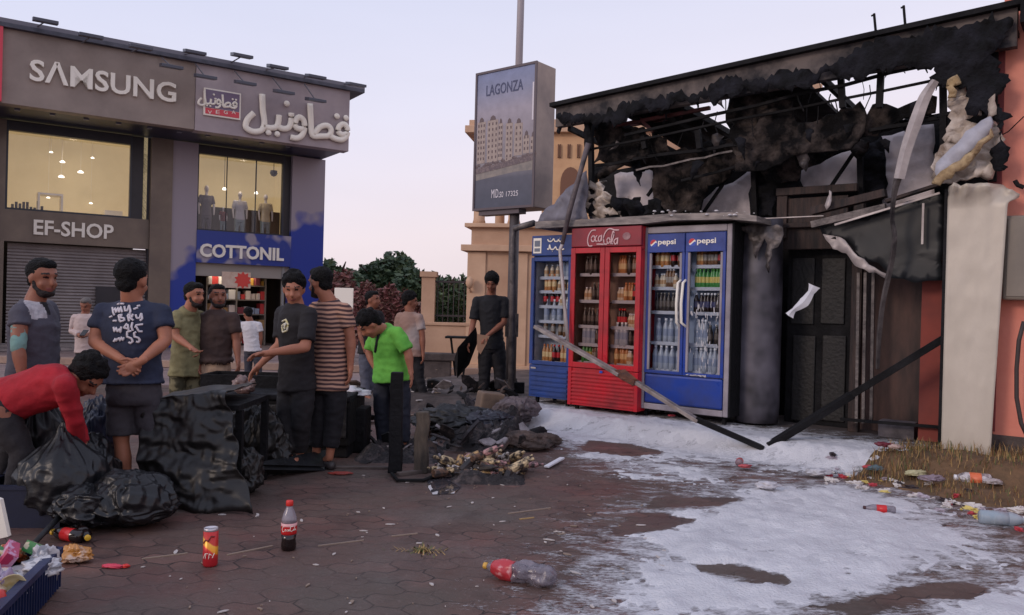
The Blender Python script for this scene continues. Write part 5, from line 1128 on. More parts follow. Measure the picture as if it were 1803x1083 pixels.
def person(label, foot, J, k, face, hairs='short', beard=0, skin=SKA, shirt=None, pants=None, sleeve=.62, hem=None, pend=.97, hands=None,
           vox=.013, zg=None, dep=None, tw=1.0, shoe=True, hemw=1.0, hat=None, bulk=1.0, skirt=0.0, und=None, headr=1.13):
    """J: joints as photo pixel + depth offset from the person's own standing depth"""
    if zg is None: zg = 0
    f0 = G(foot[0], foot[1], zg); D = (f0-C0).dot(fwd) if dep is None else dep
    base_ = P(foot[0], foot[1], D); base_.z = zg
    t = thing('person', label, 'person', base_, group=None)
    W = {}
    for n_, v in J.items(): W[n_] = P(v[0], v[1], D+(v[2] if len(v) > 2 else 0))-base_
    face = Vector(face).normalized(); K = k
    sl_, sr_, hl, hr = W['sl'], W['sr'], W['hl'], W['hr']
    lat = (sr_-sl_); lat_n = lat.normalized(); latp = (hr-hl).normalized()
    neck, pel = W['neck'], (hl+hr)/2
    chest = (sl_+sr_)/2
    up_ = (chest-pel).normalized(); fr = up_.cross(lat_n).normalized()
    if fr.dot(face) < 0 and abs(lat.length) > 0 : pass
    sw = max(lat.length/2, .155*K)
    # ---------- head frame
    hc = W['head']; zf = Vector((0, 0, 1)); hy = face; hx = hy.cross(zf).normalized(); hz = hx.cross(hy).normalized(); HM = Matrix((hx, hy, hz)).transposed()
    hK = K*headr
    hc = hc.lerp(W['neck'], .10)
    def hp(x, y, z): return hc+(hx*x+hy*y+hz*z)*hK
    body = MB()
    ball(body, hp(0, -.012, .03), (.078*hK, .094*hK, .090*hK), HM, 20); ball(body, hp(0, .018, -.035), (.062*hK, .068*hK, .072*hK), HM, 16); ball(body, hp(0, .052, -.085), (.03*hK, .03*hK, .025*hK), HM, 10)
    limb(body, [hp(0, .080, .022), hp(0, .104, -.022)], [.010*hK, .016*hK], seg=8); ball(body, hp(0, .078, .036), (.055*hK, .016*hK, .012*hK), HM, 10)
    for s_ in (-1, 1):
        ball(body, hp(.076*s_, -.005, -.005), (.010*hK, .02*hK, .032*hK), HM, 8); ball(body, hp(.038*s_, .062, -.03), (.022*hK, .02*hK, .022*hK), HM, 8)
    ball(body, hp(0, .086, -.056), (.024*hK, .010*hK, .008*hK), HM, 8)
    limb(body, [hp(0, -.02, -.06), neck+(chest-neck)*.35], [.060*K, .072*K]); 
    # ---------- torso and limbs
    def tor(pts, ws, ds, exp=0, end=0):
        cs = []
        for (f, (wa, da)) in zip(pts, zip(ws, ds)):
            c = pel.lerp(chest, f) if f <= 1 else chest.lerp(neck, f-1); L_ = latp.lerp(lat_n, max(0, min(1, f))).normalized()
            t_ = up_ if f <= 1.0 else (neck-chest).normalized(); Fv = t_.cross(L_).normalized()
            cs.append((c, L_*(wa*K*bulk+exp), Fv*(da*K*bulk+exp)))
        return cs
    sww = sw/K/bulk
    loft(body, tor([-.12, .15, .5, .85, 1.0, 1.5, 1.9], [.13, .145, .15, .165, sww*.85, .08, .055], [.10, .10, .10, .105, .085, .06, .05]))
    for s_ in ('l', 'r'):
        sh, el, wr = W['s'+s_], W['e'+s_], W['w'+s_]
        limb(body, [chest.lerp(sh, .6), sh, sh.lerp(el, .5), el], [.058*K, .056*K, .054*K, .043*K]); limb(body, [el, el.lerp(wr, .3), wr.lerp(el, .25), wr], [.042*K, .046*K, .033*K, .028*K])
        hp_, kn, an = W['h'+s_], W['k'+s_], W['a'+s_]
        limb(body, [hp_, hp_.lerp(kn, .5), kn], [.08*K, .072*K, .052*K]); limb(body, [kn, kn.lerp(an, .35), kn.lerp(an, .75), an], [.05*K, .056*K, .04*K, .036*K])
        if shoe is not None and 't'+s_ in W: limb(body, [an, W['t'+s_]], [.036*K, .028*K])
    bm_ = remesh(body, vox*K, 3)
    # hands: finer mesh joined into the same body surface
    hb = MB()
    for s_, hd in (hands or {}).items():
        el, wr = W['e'+s_], W['w'+s_]; d = Vector(hd.get('d', (wr-el))); hand(hb, wr, d, hd.get('n', (0, 0, -1)), K*1.08, hd.get('side', 1), hd.get('curl', .5))
    if hands:
        hm = remesh(hb, .0048*K, 1); b2 = bmesh.new(); b2.from_mesh(bm_); b2.from_mesh(hm); b2.to_mesh(bm_); b2.free(); bpy.data.meshes.remove(hm)
        for p in bm_.polygons: p.use_smooth = True
    bo = meshobj('body', bm_, [skin, EYE, LIP, BEARD], t)
    for p in bm_.polygons:
        v = HM.transposed() @ (p.center-hc)/hK
        p.material_index = 0
        if v.y > .055 and abs(v.z-.018) < .007 and .018 < abs(v.x) < .042: p.material_index = 1
        elif v.y > .06 and abs(v.z+.058) < .008 and abs(v.x) < .024: p.material_index = 2
        elif v.y > .05 and abs(v.z-.040) < .005 and .014 < abs(v.x) < .05: p.material_index = 3
    # ---------- hair, beard
    hb = MB(); rnd = random.Random(hash(label) % 1000 if False else len(label))
    if hairs != 'none':
        th = {'short': 1.0, 'curly': 1.16, 'thick': 1.08, 'grey': .97}[hairs]
        ball(hb, hp(0, -.026, .046), (.083*hK*th, .090*hK*th, .082*hK*th), HM, 20); ball(hb, hp(0, .028, .092), (.058*hK*th, .048*hK, .032*hK*th), HM, 12)
        ball(hb, hp(0, -.058, -.02), (.06*hK*th, .045*hK*th, .05*hK), HM, 12)
        if hairs in ('curly', 'thick'):
            for q_ in range(26):
                a_ = rnd.uniform(0, 2*pi); e_ = rnd.uniform(.1, 1.4); ball(hb, hp(.078*cos(a_)*cos(e_), -.02+.09*sin(a_)*cos(e_), .05+.085*sin(e_)), ((.022*hK,)*3), None, 8)
        hm = remesh(hb, .009*hK, 2); wrinkle(hm, .006*hK, 28/hK, rnd.uniform(0, 9)); meshobj('hair', hm, HAIR if hairs != 'grey' else mat('grey_hair', rgb(96, 88, 84), .7), t)
    if beard:
        hb = MB(); ball(hb, hp(0, .036, -.082), (.052*hK, .05*hK, .034*hK), HM, 14)
        for s_ in (-1, 1): limb(hb, [hp(.064*s_, .005, -.0), hp(.058*s_, .02, -.05), hp(.03*s_, .06, -.088)], [.012*hK, .016*hK, .018*hK], seg=8)
        if beard > 1: ball(hb, hp(0, .09, -.047), (.03*hK, .012*hK, .007*hK), HM, 8)
        meshobj('beard', remesh(hb, .007*hK, 2), BEARD, t)
    # ---------- shirt
    if shirt:
        sb = MB(); e_ = .012*K; hw = hemw
        f_h = -.22 if hem is None else hem
        loft(sb, tor([f_h, .1, .45, .8, 1.0, 1.45, 1.72], [.172*hw, .158*hw, .152, .170, sww*.86, .105, .074], [.136*hw, .122*hw, .112, .118, .098, .078, .066], e_), 22)
        for s_ in ('l', 'r'):
            sh, el, wr = W['s'+s_], W['e'+s_], W['w'+s_]
            limb(sb, [chest.lerp(sh, .5), sh], [.075*K, .064*K])
            if sleeve <= 1: limb(sb, [sh, sh.lerp(el, sleeve*.5), sh.lerp(el, sleeve)], [.068*K, .070*K, .072*K], False)
            else: limb(sb, [sh, sh.lerp(el, .5), el, el.lerp(wr, sleeve-1)], [.068*K, .062*K, .056*K, .044*K], False)
        sm_ = remesh(sb, .011*K, 4); wrinkle(sm_, .010*K, 7/K, rnd.uniform(0, 9)); so_ = meshobj('shirt', sm_, shirt, t)
        if und:
            ub = MB()
            for s_ in und[1]:
                sh, el, wr = W['s'+s_], W['e'+s_], W['w'+s_]; limb(ub, [sh.lerp(el, sleeve-.1), el, el.lerp(wr, und[2])], [.05*K, .048*K, .04*K], False)
            um = remesh(ub, .010*K, 3); wrinkle(um, .006*K, 12/K, 3); meshobj('undersleeve', um, und[0], t)
    if pants:
        pb = MB(); e_ = .008*K
        loft(pb, tor([-.16, -.06, .12, .22], [.145, .15, .145, .14], [.105, .12, .108, .10], e_), 20)
        for s_ in ('l', 'r'):
            hp_, kn, an = W['h'+s_].lerp(pel, .12).lerp(W['k'+s_], .06), W['k'+s_], W['a'+s_]; ball(pb, W['h'+s_].lerp(pel, .2), ((.102 if up_.z < .75 else .09)*K*tw,)*3)
            if pend > .5: limb(pb, [hp_, hp_.lerp(kn, .5), kn, kn.lerp(an, (pend-.5)*1.0), kn.lerp(an, (pend-.5)*2)], [.088*K*tw, .088*K*tw, .072*K*tw, .066*K*tw, .060*K*tw], False)
            else: limb(pb, [hp_, hp_.lerp(kn, .5), hp_.lerp(kn, pend*2)], [.09*K*tw, .092*K*tw, .094*K*tw], False)
        pm_ = remesh(pb, .012*K, 4); wrinkle(pm_, .009*K, 8/K, rnd.uniform(0, 9)); meshobj('trousers', pm_, pants, t)
    if shoe:
        for s_ in ('l', 'r'):
            if 't'+s_ not in W: continue
            an, to = W['a'+s_], W['t'+s_]; sb = MB(); d = (to-an); d.z = 0; d.normalize(); b0 = Vector((an.x, an.y, .035*K))
            ball(sb, b0+d*.02*K, (.045*K, .05*K, .04*K), None, 10); limb(sb, [b0-d*.03*K, b0+d*.08*K, b0+d*.16*K], [.042*K, .042*K, .030*K]); meshobj('shoe', remesh(sb, .009*K, 2), SHOE, t)
    return t, W, D
def pxz_decal(target, parent, paths, r, name, m, D, off=.004):
    """thin strokes laid on a garment: photo-pixel strokes cast onto its surface"""
    dg = bpy.context.evaluated_depsgraph_get(); me = target.data; base_ = parent.location
    bv = BVHTree.FromPolygons([v.co+base_ for v in me.vertices], [tuple(p.vertices) for p in me.polygons]); out = MB()
    for p in paths:
        q_ = []
        for i in range(len(p)-1):
            n_ = max(1, int(math.hypot(p[i+1][0]-p[i][0], p[i+1][1]-p[i][1])/1.5))
            for j in range(n_): q_.append((p[i][0]+(p[i+1][0]-p[i][0])*j/n_, p[i][1]+(p[i+1][1]-p[i][1])*j/n_))
        q_.append(p[-1]); pts = []
        for x, y in q_:
            d = ray(x, y).normalized(); h = bv.ray_cast(C0, d)
            if h[0] is not None: pts.append(h[0]-base_+h[1]*off*(1 if h[1].dot(d) < 0 else -1))
        if len(pts) > 1: out.tube(pts, r, seg=6)
    if out.v: out.build(name, m, parent, smooth=True)
L0 = 'l'
TEAL = fabric('teal_knit', rgb(120, 156, 150)); 
def polo_mat():
    m = fabric('polo_grey', rgb(74, 72, 84)); return m
# 1 man in grey polo, far left
t1, W1, D1 = person('man in a grey polo with white shoulder patch and teal sleeve at far left', (62, 886),
    dict(head=(77, 487, 0), neck=(62, 523), sl=(36, 550, -.14), sr=(84, 546, .16), el=(32, 612, -.22), er=(90, 600, .18), wl=(40, 668, -.24), wr=(92, 650, .16), hl=(42, 680, -.02), hr=(76, 680, .1), kl=(45, 775), kr=(72, 775, .1), al=(42, 862), ar=(72, 862, .1), tl=(60, 870, -.1), tr=(92, 868, .05)),
    1.0, (.86, -.42, -.12), 'short', 1, SKB, fabric('polo_grey', rgb(78, 76, 88)), fabric('jeans_dark', rgb(44, 44, 56)), .40, -.18, vox=.013, und=(TEAL, 'l', .08), hands={'l': dict(n=(1, 0, 0)), 'r': dict(n=(-1, 0, 0))}, bulk=1.08)
MWP = mat('patch_white', rgb(196, 192, 196), .8, c2=rgb(150, 146, 152), ns=30)
sh = [o for o in t1.children if o.name.startswith('shirt')][0]
for p in sh.data.polygons: pass
sh.data.materials.append(MWP); sh.data.materials.append(fabric('collar_dark', rgb(30, 28, 34)))
hx_ = [P(*q_, D1)-t1.location for q_ in ((44, 520), (84, 560))]
def paint(o, t, D, poly, mi, front=True):
    for p in o.data.polygons:
        w = p.center+t.location; d = w-C0; f = d.dot(fwd)
        x = CW/2+FPX*d.dot(cr)/f; y = CH/2-FPX*d.dot(cu)/f
        if inpoly(x, y, poly) and p.normal.dot(d) < 0: p.material_index = mi
paint(sh, t1, D1, [(46, 522), (62, 524), (78, 538), (84, 560), (64, 562), (56, 562), (50, 545), (42, 532)], 1)
paint(sh, t1, D1, [(50, 510), (66, 516), (84, 536), (90, 552), (86, 556), (76, 538), (60, 524), (46, 518)], 2)
# 3 phone man far
person('distant man in a pale pink shirt looking down at a phone before the shutter', (150, 690),
    dict(head=(151, 537), neck=(150, 550), sl=(132, 560), sr=(166, 560), el=(127, 583), er=(170, 582), wl=(143, 592, -.2), wr=(153, 590, -.2), hl=(142, 618), hr=(158, 618), kl=(142, 652), kr=(159, 652), al=(141, 683), ar=(160, 683), tl=(140, 686, -.15), tr=(161, 686, -.15)),
    .86, (.15, -1, -.5), 'grey', 0, SKB, fabric('pink_shirt', rgb(196, 176, 172)), fabric('trousers_black', rgb(30, 28, 34)), 1.7, -.05, vox=.016, hands={'l': dict(n=(0, -.3, 1)), 'r': dict(n=(0, -.3, 1), side=-1)})
b = MB(); p_ = P(148, 586, 11.7); b.box(-.04, .04, -.07, .07, -.005, .005); o = b.build('phone', EYE, loc=p_, bevel=.003); o.rotation_euler = (.6, 0, 0); tag(o, 'dark phone held by the distant man in the pale pink shirt', 'phone')
# 5 camo
CAMO = mat('camouflage', rgb(120, 112, 84), .85, c2=rgb(66, 62, 44), ns=9, thr=(.46, .54), nd=2, bump=.3, bs=22)
person('bearded man in olive camouflage clothes standing next to the blue painted wall', (330, 769),
    dict(head=(343, 518), neck=(337, 538), sl=(312, 557, -.05), sr=(350, 557, .2), el=(308, 592, -.1), er=(356, 592, .2), wl=(336, 612, -.2), wr=(348, 612, .1), hl=(313, 645, -.02), hr=(341, 645, .12), kl=(312, 705), kr=(342, 705, .1), al=(312, 755), ar=(344, 755, .1), tl=(330, 760, -.1), tr=(360, 760, 0)),
    .98, (.9, -.35, -.1), 'short', 1, SKA, mat('olive_tee', rgb(142, 134, 96), .85, c2=rgb(104, 98, 68), ns=7, bump=.3, bs=22), CAMO, .65, -.2, hands={'l': dict(n=(0, 0, 1)), 'r': dict(n=(0, 0, 1))})
# 6 brown tee
person('bearded man in a dark brown T-shirt and beige shorts facing the camera', (377, 765),
    dict(head=(384, 521), neck=(380, 540), sl=(351, 562), sr=(410, 560), el=(347, 602, -.03), er=(416, 600, -.02), wl=(350, 640, -.1), wr=(419, 634, -.1), hl=(364, 652), hr=(390, 652), kl=(362, 705), kr=(394, 705), al=(362, 752), ar=(396, 752), tl=(360, 757, -.15), tr=(400, 757, -.15)),
    .99, (.55, -.83, .02), 'short', 2, SKB, fabric('brown_tee', rgb(66, 48, 44)), fabric('beige_shorts', rgb(176, 146, 122)), .68, .22, pend=.46, hands={'l': dict(n=(1, 0, 0), side=-1), 'r': dict(n=(-1, 0, 0))}, bulk=1.12)
# 7 distant youth
person('youth in a white T-shirt browsing outside the lit shop entrance', (442, 684),
    dict(head=(436, 552), neck=(440, 563), sl=(428, 572), sr=(455, 572), el=(424, 592), er=(459, 592), wl=(420, 608, .1), wr=(458, 610), hl=(437, 616), hr=(453, 616), kl=(437, 648), kr=(455, 648), al=(436, 676), ar=(456, 676), tl=(434, 680, .1), tr=(456, 680, .1)),
    .80, (-.6, .75, -.3), 'short', 0, SKB, fabric('white_tee', rgb(210, 206, 210)), fabric('grey_jeans', rgb(60, 60, 70)), .6, -.05, vox=.016, hands={'l': dict(n=(1, 0, 0)), 'r': dict(n=(-1, 0, 0))})
# 9 striped
def stripe_mat():
    m = bpy.data.materials.new('striped_jersey'); m.use_nodes = True; t_ = m.node_tree; bs = t_.nodes['Principled BSDF']; N = t_.nodes.new; L = t_.links.new
    tcn = N('ShaderNodeTexCoord'); s_ = N('ShaderNodeSeparateXYZ'); nz = N('ShaderNodeTexNoise'); nz.inputs['Scale'].default_value = 4
    L(tcn.outputs['Object'], s_.inputs[0]); L(tcn.outputs['Object'], nz.inputs['Vector'])
    a = N('ShaderNodeMath'); a.operation = 'MULTIPLY_ADD'; a.inputs[1].default_value = .05; L(nz.outputs['Fac'], a.inputs[0]); L(s_.outputs['Z'], a.inputs[2])
    pp = N('ShaderNodeMath'); pp.operation = 'PINGPONG'; pp.inputs[1].default_value = .019; L(a.outputs[0], pp.inputs[0])
    mr = N('ShaderNodeMapRange'); mr.inputs['From Min'].default_value = .0075; mr.inputs['From Max'].default_value = .011; L(pp.outputs[0], mr.inputs['Value'])
    mx_ = N('ShaderNodeMixRGB'); L(mr.outputs[0], mx_.inputs[0]); mx_.inputs[1].default_value = (*rgb(180, 138, 118), 1); mx_.inputs[2].default_value = (*rgb(72, 50, 52), 1)
    L(mx_.outputs[0], bs.inputs['Base Color']); bs.inputs['Roughness'].default_value = .9; return m
BLK = fabric('black_trousers', rgb(24, 22, 28)); 
t9, W9, D9 = person('bearded man in a brown striped T-shirt seen from behind with black trousers', (578, 826),
    dict(head=(562, 496), neck=(578, 522), sl=(556, 545, .12), sr=(606, 547, -.05), el=(553, 600, .15), er=(618, 596, -.05), wl=(556, 640, .1), wr=(617, 646, -.05), hl=(563, 672, .05), hr=(594, 674, -.02), kl=(562, 742, .05), kr=(588, 745), al=(556, 805, .1), ar=(580, 806), tl=(545, 812, .15), tr=(565, 815, .1)),
    1.0, (-.80, .52, -.16), 'short', 2, SKA, stripe_mat(), BLK, .6, -.10, pend=.84, hands={'l': dict(n=(1, 0, 0)), 'r': dict(n=(-1, 0, .2))}, bulk=1.03, tw=1.12)
# 8 black tee
t8, W8, D8 = person('young man in black with a yellow chest print reaching over the charred counter', (520, 830),
    dict(head=(517, 507, -.05), neck=(522, 530), sl=(498, 552, .1), sr=(544, 553, -.15), el=(494, 606, .0), er=(538, 612, -.28), wl=(458, 642, -.05), wr=(470, 622, -.35), hl=(508, 672, .05), hr=(538, 672, -.05), kl=(505, 745, .0), kr=(530, 745, -.05), al=(508, 808), ar=(528, 806, .1), tl=(500, 815, -.15), tr=(520, 812, -.1)),
    1.0, (.12, -.9, -.28), 'thick', 0, SKA, fabric('black_tee', rgb(28, 24, 28)), fabric('black_jeans', rgb(30, 28, 32)), .82, -.12, pend=.88, hands={'l': dict(n=(.2, -.2, -1), curl=.4, side=-1), 'r': dict(n=(.1, -.3, -1), curl=.5)}, bulk=1.02, tw=1.1)
sh = [o for o in t8.children if o.name.startswith('shirt')][0]
pxz_decal(sh, t8, [[(498, 566), (504, 563), (508, 572), (506, 582), (499, 585), (497, 574), (502, 570), (502, 580)], [(505, 568), (501, 578)]], .009, 'chest_print', mat('print_yellow', rgb(206, 190, 110), .7, c2=rgb(200, 200, 200), ns=30), D8)
# 10
person('man in a black T-shirt and grey jeans looking right, behind the man in green', (650, 708),
    dict(head=(657, 527), neck=(653, 542), sl=(637, 556, -.05), sr=(668, 555, .1), el=(634, 585, -.05), er=(673, 582, .1), wl=(640, 610, -.1), wr=(672, 606), hl=(641, 616), hr=(660, 616, .05), kl=(642, 660), kr=(655, 660, .1), al=(644, 696), ar=(652, 697, .15), tl=(652, 702, -.1), tr=(662, 702, .1)),
    .97, (.93, -.3, .02), 'short', 0, SKB, fabric('black_tee', rgb(28, 24, 28)), fabric('grey_denim', rgb(92, 94, 108)), .65, -.1, vox=.016, hands={'l': dict(n=(1, 0, 0)), 'r': dict(n=(-1, 0, 0))})
# 12
person('man in a brown and grey T-shirt walking behind the man in green', (737, 712),
    dict(head=(722, 529), neck=(722, 545), sl=(704, 558, .05), sr=(738, 560, -.05), el=(700, 588, .05), er=(744, 592, -.08), wl=(706, 615, .05), wr=(745, 622, -.1), hl=(717, 622, .02), hr=(737, 624), kl=(722, 664, .05), kr=(738, 664), al=(740, 700, .1), ar=(748, 702), tl=(752, 706, .05), tr=(760, 708, -.05)),
    .97, (.9, .2, -.1), 'thick', 0, SKB, mat('brown_grey_tee', rgb(148, 118, 106), .85, c2=rgb(170, 156, 152), ns=2.2, nd=1, thr=(.48, .6), bump=.3, bs=22), BLK, .65, -.05, vox=.016, hands={'l': dict(n=(1, 0, 0)), 'r': dict(n=(-1, 0, 0))})
# 11 green
GRN = fabric('lime_tee', rgb(112, 188, 74), rgb(84, 156, 56))
t11, W11, D11 = person('man in a bright green T-shirt bending forward over the debris', (688, 792),
    dict(head=(650, 571, -.15), neck=(668, 577, -.05), sl=(662, 590, .14), sr=(700, 587, -.16), el=(650, 622, .12), er=(719, 622, -.2), wl=(664, 654, .05), wr=(723, 652, -.22), hl=(676, 662, .08), hr=(704, 662, -.06), kl=(672, 720, .05), kr=(708, 722, -.05), al=(676, 778, .1), ar=(710, 780, -.02), tl=(660, 785, 0), tr=(695, 787, -.15)),
    1.0, (-.62, -.25, -.74), 'thick', 0, SKA, GRN, fabric('dark_jeans', rgb(34, 38, 52)), .85, -.10, hands={'l': dict(n=(.5, 0, -.5), curl=.5), 'r': dict(n=(-.6, 0, .2), curl=.3)}, bulk=1.1, tw=1.15, hemw=1.12)
sh = [o for o in t11.children if o.name.startswith('shirt')][0]
pxz_decal(sh, t11, [[(683, 562), (676, 570), (669, 584), (664, 602), (661, 620)]], .016, 'bag_strap', BLK, D11, .002)
# 13 back
t13, W13, D13 = person('man with curly hair in a black shirt holding a charred black sheet by the pole', (866, 694),
    dict(head=(866, 496, -.08), neck=(865, 516), sl=(840, 530), sr=(888, 530), el=(833, 570, -.02), er=(888, 568, -.05), wl=(826, 602, -.12), wr=(857, 592, -.25), hl=(855, 608), hr=(878, 608), kl=(853, 652, -.02), kr=(880, 652), al=(852, 687), ar=(880, 687), tl=(850, 691, -.15), tr=(882, 691, -.15)),
    1.0, (-.15, -.86, -.45), 'curly', 0, SKB, fabric('black_shirt', rgb(22, 22, 28)), BLK, .8, -.08, zg=SLAB, hands={'l': dict(n=(1, 0, 0)), 'r': dict(n=(.2, .2, -1), curl=.8)}, tw=1.25)
b = MB(); D_ = D13-.3; q_ = [P(x, y, D_+.1*i) for i, (x, y) in enumerate([(806, 612), (838, 576), (842, 600), (826, 642), (805, 666), (800, 632)])]
c_ = sum(q_, Vector())/6; n_ = len(q_); b.add([v-c_ for v in q_]+[v-c_+Vector((0, .02, 0)) for v in q_], [tuple(range(n_)), tuple(range(2*n_-1, n_-1, -1))]+[(i, i+n_, (i+1) % n_+n_, (i+1) % n_) for i in range(n_)])
tag(b.build('charred_sheet', MCH, loc=c_), 'black charred sheet held low by the curly-haired man', 'sheet')
b = MB(); q_ = [P(x, y, D13-.32) for x, y in [(840, 588), (862, 592), (856, 606), (846, 624), (840, 616)]]; c_ = q_[0]; n_ = 5
b.add([v-c_ for v in q_]+[v-c_+Vector((0, .03, 0)) for v in q_], [tuple(range(n_)), tuple(range(2*n_-1, n_-1, -1))]+[(i, i+n_, (i+1) % n_+n_, (i+1) % n_) for i in range(n_)])
tag(b.build('paper_bag', mat('kraft', rgb(150, 116, 94), .8), loc=c_), 'crumpled brown paper in the hands of the curly-haired man', 'paper')
# 4 navy
NAVY = fabric('navy_tee', rgb(40, 48, 72), rgb(28, 34, 54))
t4, W4, D4 = person('man in a navy T-shirt with white script on its back, hands clasped behind', (232, 882),
    dict(head=(233, 492), neck=(232, 522), sl=(182, 550, .02), sr=(284, 550, .02), el=(166, 602, -.03), er=(292, 600, -.03), wl=(220, 637, -.20), wr=(246, 638, -.24), hl=(209, 690), hr=(262, 690), kl=(214, 778), kr=(268, 775, .05), al=(223, 862), ar=(268, 858, .05), tl=(218, 872, .15), tr=(276, 868, .2)),
    1.03, (.10, .99, -.10), 'short', 0, SKA, NAVY, fabric('charcoal_shorts', rgb(60, 56, 62)), .56, .12, pend=.42,
    hands={'l': dict(d=(.09, -.0, -.06), n=(0, -1, .2), curl=.9, side=-1), 'r': dict(d=(-.10, -.02, -.065), n=(0, -1, .1), curl=.8)}, bulk=1.18, tw=1.03, vox=.011, headr=1.25)
sh = [o for o in t4.children if o.name.startswith('shirt')][0]
def zt4(x, y): return (180+x/10.83, 520+y/10.83)
tx = [[(205, 240), (215, 320), (240, 385)], [(230, 300), (255, 250), (275, 335)], [(275, 330), (310, 240), (330, 330)], [(330, 330), (360, 225), (385, 330)], [(430, 210), (440, 300), (480, 300), (515, 195)], [(515, 195), (545, 300), (530, 350)],
      [(215, 490), (285, 490)], [(320, 385), (345, 500)], [(320, 385), (380, 370), (350, 430), (420, 440), (430, 480), (345, 505)], [(490, 380), (515, 500)], [(490, 375), (550, 370), (520, 430), (600, 480)], [(560, 430), (590, 360)], [(640, 370), (660, 440), (710, 440), (745, 345)], [(745, 345), (765, 450), (720, 490)],
      [(225, 610), (245, 700)], [(245, 690), (275, 620), (300, 700)], [(300, 700), (330, 640), (355, 710), (370, 600)], [(480, 540), (420, 620), (500, 640)], [(490, 560), (510, 680)], [(580, 520), (560, 600), (590, 680)], [(630, 620), (650, 575), (780, 555)], [(650, 600), (700, 690), (770, 690)],
      [(240, 880), (250, 830), (280, 870), (300, 820)], [(320, 800), (345, 870), (370, 800), (400, 860), (420, 800)], [(560, 680), (480, 700), (480, 790), (560, 820), (590, 880), (540, 920), (510, 890)], [(650, 700), (610, 720), (620, 790), (690, 810), (720, 850), (690, 900), (650, 880)], [(300, 180), (340, 165)], [(360, 165), (420, 170)], [(600, 270), (680, 245)], [(660, 215), (720, 200)], [(150, 420), (200, 400)], [(220, 870), (250, 880)]]
pxz_decal(sh, t4, [[zt4(*q_) for q_ in p] for p in tx], .0075, 'script_print', mat('print_pale_ink', rgb(206, 200, 206), .7), D4)
# 2 red, bending
t2, W2, D2 = person('man in a red long-sleeved top bending down into the black rubbish bags', (25, 915),
    dict(head=(154, 662, .02), neck=(130, 668), sl=(106, 664, .16), sr=(114, 680, -.18), el=(126, 728, .15), er=(131, 738, -.08), wl=(150, 790, .1), wr=(138, 800, .12), hl=(-10, 700, .12), hr=(0, 722, -.12), kl=(20, 790, .1), kr=(40, 800, -.1), al=(-15, 880, .1), ar=(20, 890, -.1), tl=(20, 900, .1), tr=(50, 905, -.1)),
    1.03, (.62, -.15, -.77), 'thick', 0, SKB, fabric('red_top', rgb(176, 24, 40), rgb(140, 16, 30)), fabric('dark_trousers', rgb(36, 32, 36)), 1.85, -.34, hands={'l': dict(n=(0, 0, -1)), 'r': dict(n=(0, 0, -1))}, bulk=1.14, dep=5.25, shoe=True)
# ---------------------------------------------------------------- mannequins
MMQ = mat('mannequin_white', rgb(214, 206, 200), .4)
def mannequin(x, yt, yb, d, label, top, bot, zg, parent=None, arms=True):
    ptop = P(x, yt, d); pb = P(x, yb, d); hgt = ptop.z-zg; K = hgt/1.75
    t = thing('mannequin', label, 'mannequin', (ptop.x, ptop.y, zg), FB.a); m = MB()
    ball(m, (0, 0, 1.64*K), (.07*K, .08*K, .11*K)); limb(m, [(0, 0, 1.55*K), (0, 0, 1.44*K)], [.045*K, .05*K])
    loft(m, [((0, 0, z*K), Vector((w*K, 0, 0)), Vector((0, d_*K, 0))) for z, w, d_ in ((.88, .14, .1), (1.1, .12, .09), (1.3, .16, .1), (1.42, .15, .07))])
    for s_ in (-1, 1):
        limb(m, [(s_*.17*K, 0, 1.4*K), (s_*.22*K, -.02, 1.13*K), (s_*.21*K, -.06, .88*K)], [.045*K, .035*K, .025*K]); limb(m, [(s_*.08*K, 0, .9*K), (s_*.09*K, 0, .5*K), (s_*.09*K, 0, .05*K)], [.075*K, .05*K, .035*K])
    meshobj('figure', remesh(m, .016*K, 2), MMQ, t)
    if top:
        m = MB(); loft(m, [((0, 0, z*K), Vector((w*K, 0, 0)), Vector((0, d_*K, 0))) for z, w, d_ in ((.82, .17, .12), (1.1, .14, .11), (1.3, .18, .12), (1.44, .16, .09))])
        for s_ in (-1, 1): limb(m, [(s_*.16*K, 0, 1.4*K), (s_*.21*K, -.01, 1.2*K)], [.06*K, .055*K], False)
        meshobj('top', remesh(m, .016*K, 2), top, t)
    if bot:
        m = MB(); loft(m, [((0, 0, z*K), Vector((w*K, 0, 0)), Vector((0, d_*K, 0))) for z, w, d_ in ((.75, .15, .11), (.95, .14, .11))])
        for s_ in (-1, 1): limb(m, [(s_*.08*K, 0, .85*K), (s_*.09*K, 0, .5*K), (s_*.09*K, 0, .12*K)], [.09*K, .065*K, .055*K], False)
        meshobj('trousers', remesh(m, .016*K, 2), bot, t)
    return t
wd_ = (FB.w(0, n0+.45, 0)-C0).dot(fwd)
def dW(x, n): # depth of the point of facade B at pixel column x and offset n
    q_ = FB.px(x, 400, n); return (FB.w(q_[0], n, q_[1])-C0).dot(fwd)
LJ = fabric('light_jeans', rgb(150, 166, 166)); WT = fabric('white_tee', rgb(210, 206, 210)); KR = fabric('plaid_red', rgb(140, 60, 56), rgb(70, 50, 54), ns=20); GD = fabric('grey_dress', rgb(110, 104, 110))
for (x, yt, lab, top, bot) in ((364, 326, 'mannequin in a grey dress at the left end of the lit window', GD, GD), (423, 337, 'mannequin in a white top in the middle of the lit window', WT, LJ), (468, 342, 'mannequin in a pale top and light jeans at the right of the lit window', fabric('cream_top', rgb(214, 196, 160)), LJ)):
    mannequin(x, yt, 425, dW(x, n0+.48), lab, top, bot, zs_r-.35)
mannequin(393, 364, 425, dW(393, n0+.4), 'small child mannequin in a red checked shirt in the lit window', KR, LJ, zs_r-.05)
